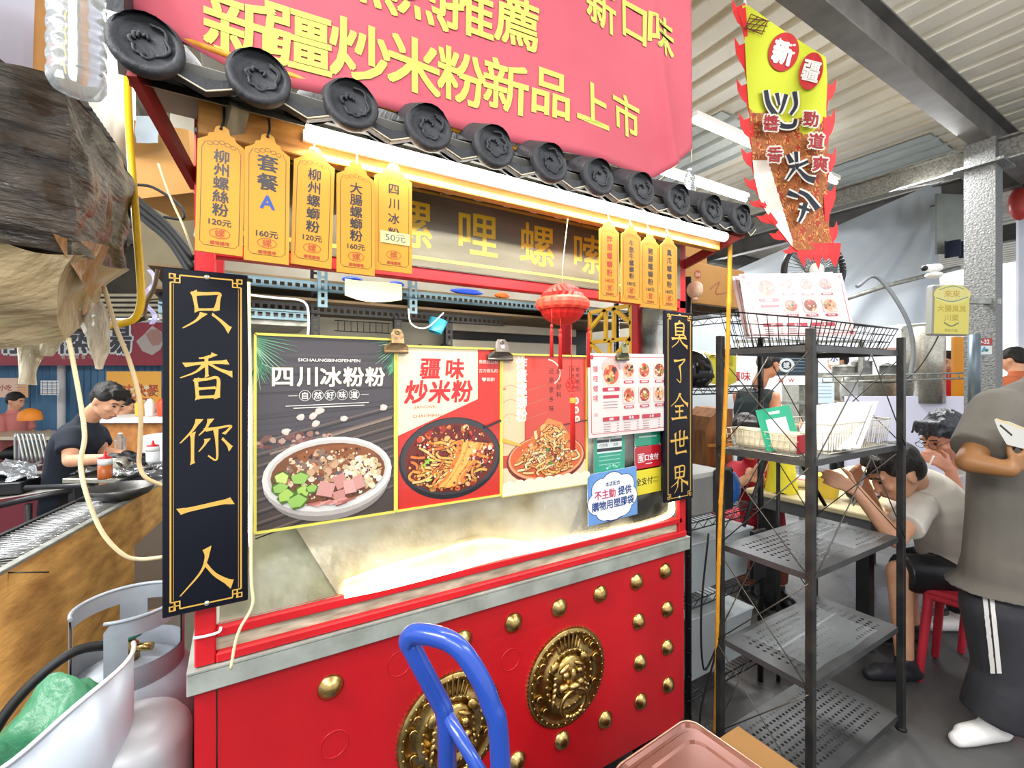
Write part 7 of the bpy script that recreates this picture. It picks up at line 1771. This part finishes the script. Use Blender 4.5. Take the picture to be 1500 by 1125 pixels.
def person(name, label, P, skinm, vox=.007, k=1.0):
    """P: dict of joints. Returns the parent Empty"""
    hip = Vector(P['hip']); root = thing(name, label, 'person', (hip.x, hip.y, 0))
    b = MB(); side = P['side']
    torso_shapes(b, P['hip'], P['waist'], P['chest'], P['shL'], P['shR'], side, -.012)
    Rm = basis(P['face'], P['hup']); hc = Vector(P['head']); hk = P.get('hk', 1.0)
    neck_head(b, Vector(P['neck']), hc - Rm @ Vector((0, .02, .03)), 1)
    head_shapes(b, hc, Rm, hk)
    for s in 'LR':
        sh, el, wr = Vector(P['sh' + s]), Vector(P['el' + s]), Vector(P['wr' + s])
        ak = P.get('ak', 1); b.cap_seg(sh, el, .047 * ak, .039 * ak, 14); b.cap_seg(el, wr, .039 * ak, .026 * ak, 14)
        hd = P.get('hand' + s)
        if hd: hand_shapes(b, wr, *hd)
        else: hand_shapes(b, wr, (wr - el), CAMF, CAMX, 1, .5)
        if 'kn' + s in P:
            hp = hip + Vector(side) * (.085 if s == 'R' else -.085); kn, an = Vector(P['kn' + s]), Vector(P['an' + s])
            b.cap_seg(hp, kn, .078, .056, 14); b.cap_seg(kn, an, .055, .036, 14)
    to_mesh(b, vox, 'body', skinm, root, 3)
    face_bits(hc, Rm, hk, root)
    return root, Rm, hc
def sleeve_end(sh, el, f): return Vector(sh).lerp(Vector(el), f)
def shirt(root, P, m, vox=.008, g=.006, sl=.75, name='shirt', w=(.165, .15, .168), rr=(.066, .060), hem=None, collar=True, wr=0, extra=()):
    b = MB(); torso_shapes(b, P['hip'], P['waist'], P['chest'], P['shL'], P['shR'], P['side'], g, w=w)
    for s in 'LR':
        e = sleeve_end(P['sh' + s], P['el' + s], sl); b.cap_seg(P['sh' + s], e, rr[0] + g, rr[1] + g + .006, 16, cut=True)
    if hem: b.cap_seg(P['hip'], hem, w[0] + g + .004, w[0] + g + .05, 20, .72, P['side'], cut=True)
    if collar: b.cap_seg(Vector(P['chest']).lerp(Vector(P['neck']), .6), Vector(P['neck']), .085, .063, 16)
    for p_, q_, a_, b_ in extra: b.cap_seg(p_, q_, a_, b_, 14)
    rr_ = random.Random(3)
    hipv, ch = Vector(P['hip']), Vector(P['chest'])
    return to_mesh(b, vox, name, m, root, 5)
def trousers(root, P, m, vox=.009, to=1.0, name='trousers', r=(.092, .07, .055)):
    b = MB(); hip = Vector(P['hip']); sd = Vector(P['side'])
    b.cap_seg(hip - UP * .0, Vector(P['waist']).lerp(hip, .5), .165, .158, 18, .68, sd)
    for s in 'LR':
        hp = hip + sd * (.085 if s == 'R' else -.085); kn, an = Vector(P['kn' + s]), Vector(P['an' + s])
        if kn.z < hip.z - .25: hp = hp.lerp(kn, .28)
        b.cap_seg(hp, kn, r[0], r[1], 16, cut=to <= .4)
        if to > .4: b.cap_seg(kn, kn.lerp(an, to), r[1], r[2], 16, cut=True)
    return to_mesh(b, vox, name, m, root, 5)
def shoe(root, an, d, m=None, sole=True, name='shoe'):
    an = Vector(an); d = Vector((d[0], d[1], 0)).normalized(); b = MB(); p = Vector((an.x, an.y, .04))
    b.cap_seg(p - d * .04, p + d * .13, .042, .038, 14, 1.0); b.cap_seg(p - d * .03, an, .044, .042, 12); b.cap_seg(p + d * .1 - UP * .006, p + d * .17 - UP * .01, .036, .028, 12)
    o = to_mesh(b, .007, name, m or M_['white'], root, 3)
    return o

cam_l, cam_r = -CAMX, CAMX
# ---- cook, left
s = 3.0
P = dict(hip=at(98, 742, 3.05), waist=at(100, 705, 3.03), chest=at(113, 650, 3.0), neck=at(128, 614, 3.0), head=at(158, 588, 2.98),
         face=(CAMX * .85 - UP * .52 - CAMF * .12), hup=(UP + CAMX * .5), side=-CAMF * -1,
         shL=at(140, 636, 3.15), shR=at(104, 640, 2.86), elR=at(103, 675, 2.78), wrR=at(172, 671, 2.72), elL=at(150, 662, 3.1), wrL=at(190, 667, 2.98), hk=1.0)
P['side'] = CAMF * -1
P['knL'] = at(112, 830, 3.1); P['anL'] = at(108, 900, 3.1); P['anL'].z = .09; P['knR'] = at(95, 835, 2.98); P['anR'] = at(92, 900, 2.98); P['anR'].z = .09
P['handR'] = (CAMX, -UP, -CAMF, 1, .35); P['handL'] = (CAMX, -UP, -CAMF, 1, .35)
root, Rm, hc = person('person', 'cook in a dark navy T-shirt and black gloves bending over the foil table', P, M_['skinp'], .007)
navy = mat('navy_cotton', '#1d2634', .85, col2='#151b26', scale=4, bump=.15, bscale=8)
shirt(root, P, navy, .009, .006, .62); hair_mesh(hc, Rm, 1.02, root, .008, 0, 2, None, .01)
trousers(root, P, M_['black'])
for s_ in 'LR':
    b = MB(); b.cap_seg(P['wr' + s_], Vector(P['wr' + s_]).lerp(Vector(P['el' + s_]), .12), .031, .033, 12); hand_shapes(b, P['wr' + s_], *P['hand' + s_][:3], 1.12, .35); to_mesh(b, .007, 'glove', mat('black_glove', '#141416', .5), root, 3)
    shoe(root, P['an' + s_], CAMX, M_['black'])

# ---- man in the dark grey T-shirt, right foreground (seen from behind, head out of the frame)
P = dict(hip=at(1496, 850, 1.80), waist=at(1500, 760, 1.80), chest=at(1505, 660, 1.80), neck=at(1530, 560, 1.80), head=at(1560, 470, 1.80),
         face=(CAMF * .8 + CAMX * .45), hup=UP, side=(CAMX * .95 - CAMF * .1).normalized(),
         shL=at(1466, 604, 1.78), shR=at(1600, 604, 1.9), ak=1.08, elL=at(1420, 676, 1.69), wrL=at(1478, 688, 1.60), elR=at(1640, 730, 1.95), wrR=at(1600, 700, 2.15),
         knL=at(1478, 985, 1.80), anL=at(1452, 1095, 1.82), knR=at(1560, 990, 1.88), anR=at(1570, 1110, 1.95), hk=1.0)
P['anL'].z = .09; P['anR'].z = .09
P['handL'] = (CAMX * .8 + UP * .5, CAMF, UP, 1, .9)
root, Rm, hc = person('person', 'man in a dark grey T-shirt and black striped track trousers at the right edge', P, mat('tan_skin', '#94683f', .5, col2='#835a35', scale=10), .008)
gt = mat('charcoal_cotton', '#67625a', .9, col2='#57534c', scale=5, bump=.15, bscale=9)
shirt(root, P, gt, .010, .022, .80, w=(.18, .172, .175), rr=(.075, .052), hem=P['hip'] - UP * .035, extra=[(P['shL'], P['neck'] - UP * .03, .085, .07), (P['shR'], P['neck'] - UP * .03, .085, .07)])
hair_mesh(hc, Rm, 1.0, root, .009)
trousers(root, P, mat('black_tracksuit', '#2a2a2e', .6, col2='#3a3a40', scale=6, bump=.2, bscale=6), .010, .98, 'track_trousers', (.125, .108, .10))
from mathutils.bvhtree import BVHTree
tt = [o for o in root.children if o.name.startswith('track_trousers')][0]
bv = BVHTree.FromPolygons([v.co + tt.parent.location for v in tt.data.vertices], [tuple(p.vertices) for p in tt.data.polygons])
def onto(px, py):
    o_ = Vector((0, 0, H)); d_ = ray(px, py).normalized(); h_ = bv.ray_cast(o_, d_, 4.0)
    return None if h_[0] is None else h_[0] + h_[1] * .003
for x0, x1 in ((1438, 1452), (1448, 1461)):
    b = MB(); prev = None
    for k in range(24):
        t_ = k / 23; y_ = 856 + 130 * t_; xc = x0 + (x1 - x0) * t_; A1, B1 = onto(xc, y_), onto(xc + 6.5, y_)
        if A1 is None or B1 is None: prev = None; continue
        if prev: b.quad(prev[0], prev[1], B1, A1)
        prev = (A1, B1)
    if b.f:
        o = b.build('white_stripe', M_['white'], root); m_ = o.modifiers.new('t', 'SOLIDIFY'); m_.thickness = .002
shoe(root, P['anL'], -CAMX * 1.0 - CAMF * .2, M_['white']); shoe(root, P['anR'], CAMX * .2 + CAMF, M_['white'])
q = at(1482, 640, 1.60); pr = Print(on_cam(q, .0, -.25)); pr.poly([(-.075, .045), (-.02, .05), (.08, .035), (.09, -.03), (-.01, -.03), (-.05, .01)], '#d8d6ce'); pr.line([(-.07, .046), (.08, .036)], .008, '#e0cf9c'); pr.line([(-.05, .03), (-.0, .005)], .007, '#3a3a3a')
pr.mb.v = [v + CAMF * 0 for v in pr.mb.v]
pr.build('back_print', root, print_mat('cloth_print', .8))

# ---- diner in the white T-shirt, on the red stool
P = dict(hip=at(1396, 835, 2.28), waist=at(1386, 790, 2.26), chest=at(1368, 735, 2.2), neck=at(1342, 706, 2.16), head=at(1312, 692, 2.10),
         face=(-CAMX * .8 - UP * .55 + CAMF * .12), hup=(UP - CAMX * .7), side=(CAMF * .95 + CAMX * .1).normalized(),
         shL=at(1346, 742, 2.08), shR=at(1345, 735, 2.34), elL=at(1312, 790, 1.98), wrL=at(1254, 718, 2.08), elR=at(1290, 770, 2.38), wrR=at(1268, 712, 2.22),
         knL=at(1318, 838, 2.22), anL=at(1325, 955, 2.18), knR=at(1325, 830, 2.46), anR=at(1335, 940, 2.5), hk=1.12)
P['anL'].z = .09; P['anR'].z = .09
P['handL'] = (-CAMX * .8 + UP * .4, CAMF, UP, 1, .7); P['handR'] = (-CAMX * .5 + UP * .7, -CAMF, UP, 1, .8)
root, Rm, hc = person('person', 'diner in a white T-shirt bent over his bowl on the red stool', P, M_['skinp'], .007)
wt = mat('white_cotton', '#dcd6cb', .9, col2='#cdc6ba', scale=5, bump=.35, bscale=5)
shirt(root, P, wt, .008, .008, .62, w=(.165, .16, .17), rr=(.056, .058)); hair_mesh(hc, Rm, 1.12, root, .008, .01, 4, None, .02)
trousers(root, P, M_['black'], .010, .25, 'shorts', (.1, .088, .08)); 
for s_ in 'LR': shoe(root, P['an' + s_], -CAMX, mat('dark_trainer', '#26262c', .5))
cs = P['wrL'] - CAMX * .05 + UP * .03
for k in (0, 1):
    b = MB(); a0 = at(1268, 700 + 4 * k, 2.16); b.tube([a0 + UP * .03, at(1250, 738 + 3 * k, 2.2)], .0035, 6); tag(b.build('chopstick', M_['white']), ('upper', 'lower')[k] + ' of the two pale chopsticks of the diner in white', 'chopstick', 'chopsticks of the diner in white')

# ---- diner with glasses
P = dict(hip=at(1462, 850, 2.7), waist=at(1455, 790, 2.68), chest=at(1435, 725, 2.62), neck=at(1412, 680, 2.56), head=at(1384, 640, 2.5),
         face=(-CAMX * .85 - UP * .5 - CAMF * .05), hup=(UP - CAMX * .5), side=(CAMF * .95 + CAMX * .1).normalized(),
         shL=at(1424, 715, 2.42), shR=at(1415, 705, 2.75), elL=at(1412, 765, 2.36), wrL=at(1392, 688, 2.40), elR=at(1400, 770, 2.75), wrR=at(1395, 740, 2.6),
         knL=at(1400, 842, 2.6), anL=at(1405, 940, 2.6), knR=at(1410, 840, 2.85), anR=at(1412, 930, 2.85), hk=1.12)
P['anL'].z = .09; P['anR'].z = .09
P['handL'] = (-CAMX * .8 + UP * .6, CAMF, UP, 1, .9)
root, Rm, hc = person('person', 'dark-haired diner with glasses lifting chopsticks to his mouth', P, mat('ruddy_skin', '#c58a72', .5, col2='#b5785f', scale=12), .007)
shirt(root, P, mat('pale_cotton', '#c8ccd2', .9, col2='#b5bac2', scale=5), .009, .008, .6); hair_mesh(hc, Rm, 1.16, root, .008, .02, 8, mat('blue_black_hair', '#151821', .35, col2='#2a303c', scale=40, bump=.5, bscale=60), .02)
trousers(root, P, M_['black'], .010, .9)
for s_ in 'LR': shoe(root, P['an' + s_], -CAMX, M_['white'])
b = MB()
for sx in (-1, 1): b.tube([hc + Rm @ (Vector((sx * .034 + .022 * math.cos(t_ * PI / 8), .104, .012 + .016 * math.sin(t_ * PI / 8))) * 1.12) for t_ in range(16)], .0016, 6, closed=True)
for sx in (-1, 1): b.tube([hc + Rm @ (Vector((sx * .056, .102, .014)) * 1.12), hc + Rm @ (Vector((sx * .08, .0, .01)) * 1.12)], .0015, 5)
b.tube([hc + Rm @ (Vector((-.012, .105, .014)) * 1.12), hc + Rm @ (Vector((.012, .105, .014)) * 1.12)], .0015, 5); b.build('glasses', M_['black'], root)
b = MB(); b.tube([at(1368, 668, 2.38), at(1352, 700, 2.44)], .004, 6); tag(b.build('chopstick', M_['white']), 'pale chopsticks at the mouth of the diner with glasses', 'chopstick')

# ---- red-shirted diner with glasses, across the table
P = dict(hip=at(1118, 790, 3.3), waist=at(1117, 755, 3.28), chest=at(1113, 700, 3.22), neck=at(1104, 668, 3.15), head=at(1092, 634, 3.05),
         face=(-CAMF * .9 - CAMX * .15 - UP * .4), hup=UP + CAMF * -.3, side=(CAMX * -.98 - CAMF * .1).normalized(),
         shL=at(1148, 688, 3.2), shR=at(1078, 690, 3.2), elL=at(1150, 728, 3.05), wrL=at(1118, 706, 2.9), elR=at(1062, 722, 3.0), wrR=at(1095, 700, 2.88),
         knL=at(1140, 800, 2.95), anL=at(1140, 880, 2.95), knR=at(1095, 800, 2.95), anR=at(1095, 880, 2.95), hk=1.0)
P['anL'].z = .09; P['anR'].z = .09
root, Rm, hc = person('person', 'red-shirted diner with glasses seen through the display rack behind the cream roll', P, M_['skinp'], .009)
shirt(root, P, mat('dark_red_cotton', '#a81a2c', .85, col2='#8f1424', scale=5), .010, .008, .6); hair_mesh(hc, Rm, 1.03, root, .010, 0, 11, None, .02)
trousers(root, P, mat('brown_trousers', '#8a4a30', .8, col2='#6a3826', scale=20), .011, .9)
b = MB()
for sx in (-1, 1): b.tube([hc + Rm @ Vector((sx * .034 + .024 * math.cos(t_ * PI / 8), .102, .012 + .018 * math.sin(t_ * PI / 8))) for t_ in range(16)], .0022, 6, closed=True)
b.tube([hc + Rm @ Vector((-.012, .104, .014)), hc + Rm @ Vector((.012, .104, .014))], .002, 5); b.build('glasses', mat('pale_rim', '#c9c4bc', .3, .5), root)
for s_ in 'LR': shoe(root, P['an' + s_], -CAMF, M_['black'])

# ---- man in the dark tank top behind the rack
P = dict(hip=at(1110, 690, 3.9), waist=at(1108, 655, 3.9), chest=at(1106, 600, 3.9), neck=at(1112, 562, 3.88), head=at(1126, 534, 3.85),
         face=(CAMX * .85 + CAMF * .4 - UP * .25), hup=UP, side=(CAMX * .75 - CAMF * .6).normalized(),
         shL=at(1082, 580, 4.0), shR=at(1134, 582, 3.78), elR=at(1138, 622, 3.72), wrR=at(1170, 625, 3.9), elL=at(1085, 620, 4.05), wrL=at(1120, 635, 4.1),
         knL=at(1098, 770, 4.0), anL=at(1098, 840, 4.0), knR=at(1122, 770, 3.85), anR=at(1122, 840, 3.85), hk=1.0)
P['anL'].z = .09; P['anR'].z = .09
root, Rm, hc = person('person', 'short-haired man in a dark tank top seen through the display rack\'s upper bay', P, M_['skin'], .009)
b = MB(); torso_shapes(b, P['hip'], P['waist'], P['chest'], Vector(P['shL']).lerp(P['shR'], .16), Vector(P['shR']).lerp(P['shL'], .16), P['side'], .008); to_mesh(b, .010, 'tank_top', mat('slate_cotton', '#2f3d42', .85, col2='#263237', scale=5), root)
hair_mesh(hc, Rm, 1.0, root, .010, 0, 14); trousers(root, P, M_['black'], .012, .95)
for s_ in 'LR': shoe(root, P['an' + s_], CAMX, M_['black'])

# ---- far people
def far_person(px, s_, label, col, seated=False, face=(0, 0), top=None, hat=None, hy=None):
    f = (CAMX * face[0] + CAMF * face[1]).normalized(); sd = f.cross(UP)
    zc = .43 if seated else .92; base = at(px, 600, s_)
    hip = Vector((base.x, base.y, zc))
    P = dict(hip=hip, waist=hip + UP * .16, chest=hip + UP * .38 + f * .02, neck=hip + UP * .55 + f * .03, head=hip + UP * .68 + f * .06, face=f - UP * .25, hup=UP, side=sd)
    for q_, k_ in (('L', -1), ('R', 1)):
        P['sh' + q_] = hip + UP * .46 + sd * .17 * k_; P['el' + q_] = hip + UP * .22 + sd * .24 * k_ + f * .06; P['wr' + q_] = hip + UP * .25 + sd * .12 * k_ + f * .28
        P['kn' + q_] = (hip + f * .38 + sd * .1 * k_ + UP * .02) if seated else (hip - UP * .44 + sd * .09 * k_ + f * .03)
        P['an' + q_] = Vector((P['kn' + q_].x, P['kn' + q_].y, .09))
    root, Rm, hc = person('person', label, P, M_['skinp'], .013)
    shirt(root, P, mat('far_shirt' + col, col, .85), .013, .01, .7); hair_mesh(hc, Rm, 1.02, root, .013, 0, int(px))
    trousers(root, P, M_['black'], .014, .95)
    for q_ in 'LR': shoe(root, P['an' + q_], f, M_['black'])
    if hat:
        b = MB(); b.lathe([(.13, 0), (.1, .02), (.095, .07), (.06, .11), (0, .12)], hc + UP * .05, (0, 0, 1), 18, cap=False); b.build('cap', mat('hat' + hat, hat, .5), root)
    return root
far_person(16, 6.0, 'far person in a pink shirt seated at the left edge', '#d8817c', True, (1, .1))
far_person(172, 5.0, 'stooping person in a white T-shirt behind the cook', '#dfe3ea', True, (.8, .5))
far_person(1386, 5.2, 'far person in a bright red T-shirt near the orange board', '#c8202c', False, (-.5, -.8))
far_person(1236, 5.0, 'far person in white stooping behind the pens in the kitchen', '#dcdedd', False, (-1, .2))
far_person(1496, 4.4, 'dark-haired person in a floral top at the right edge behind the column', '#b8623c', False, (-.3, 1))
b = MB(); c = at(44, 612, 5.6); b.lathe([(.11, -.03), (.115, 0), (.1, .07), (.05, .11), (0, .12)], c, (0, 0, 1), 18, cap=False); tag(b.build('orange_lampshade', mat('orange_cap', '#f0902a', .5)), 'bright orange round lampshade beside the far pink-shirted person', 'lampshade')
wire('lamp_cord', [c + UP * .12, c + UP * .8, (c.x, c.y, ZC)], .004, M_['rubber'], 'thin cord holding the orange lampshade', 'cord')

bpy.data.objects.remove(_co, do_unlink=True)
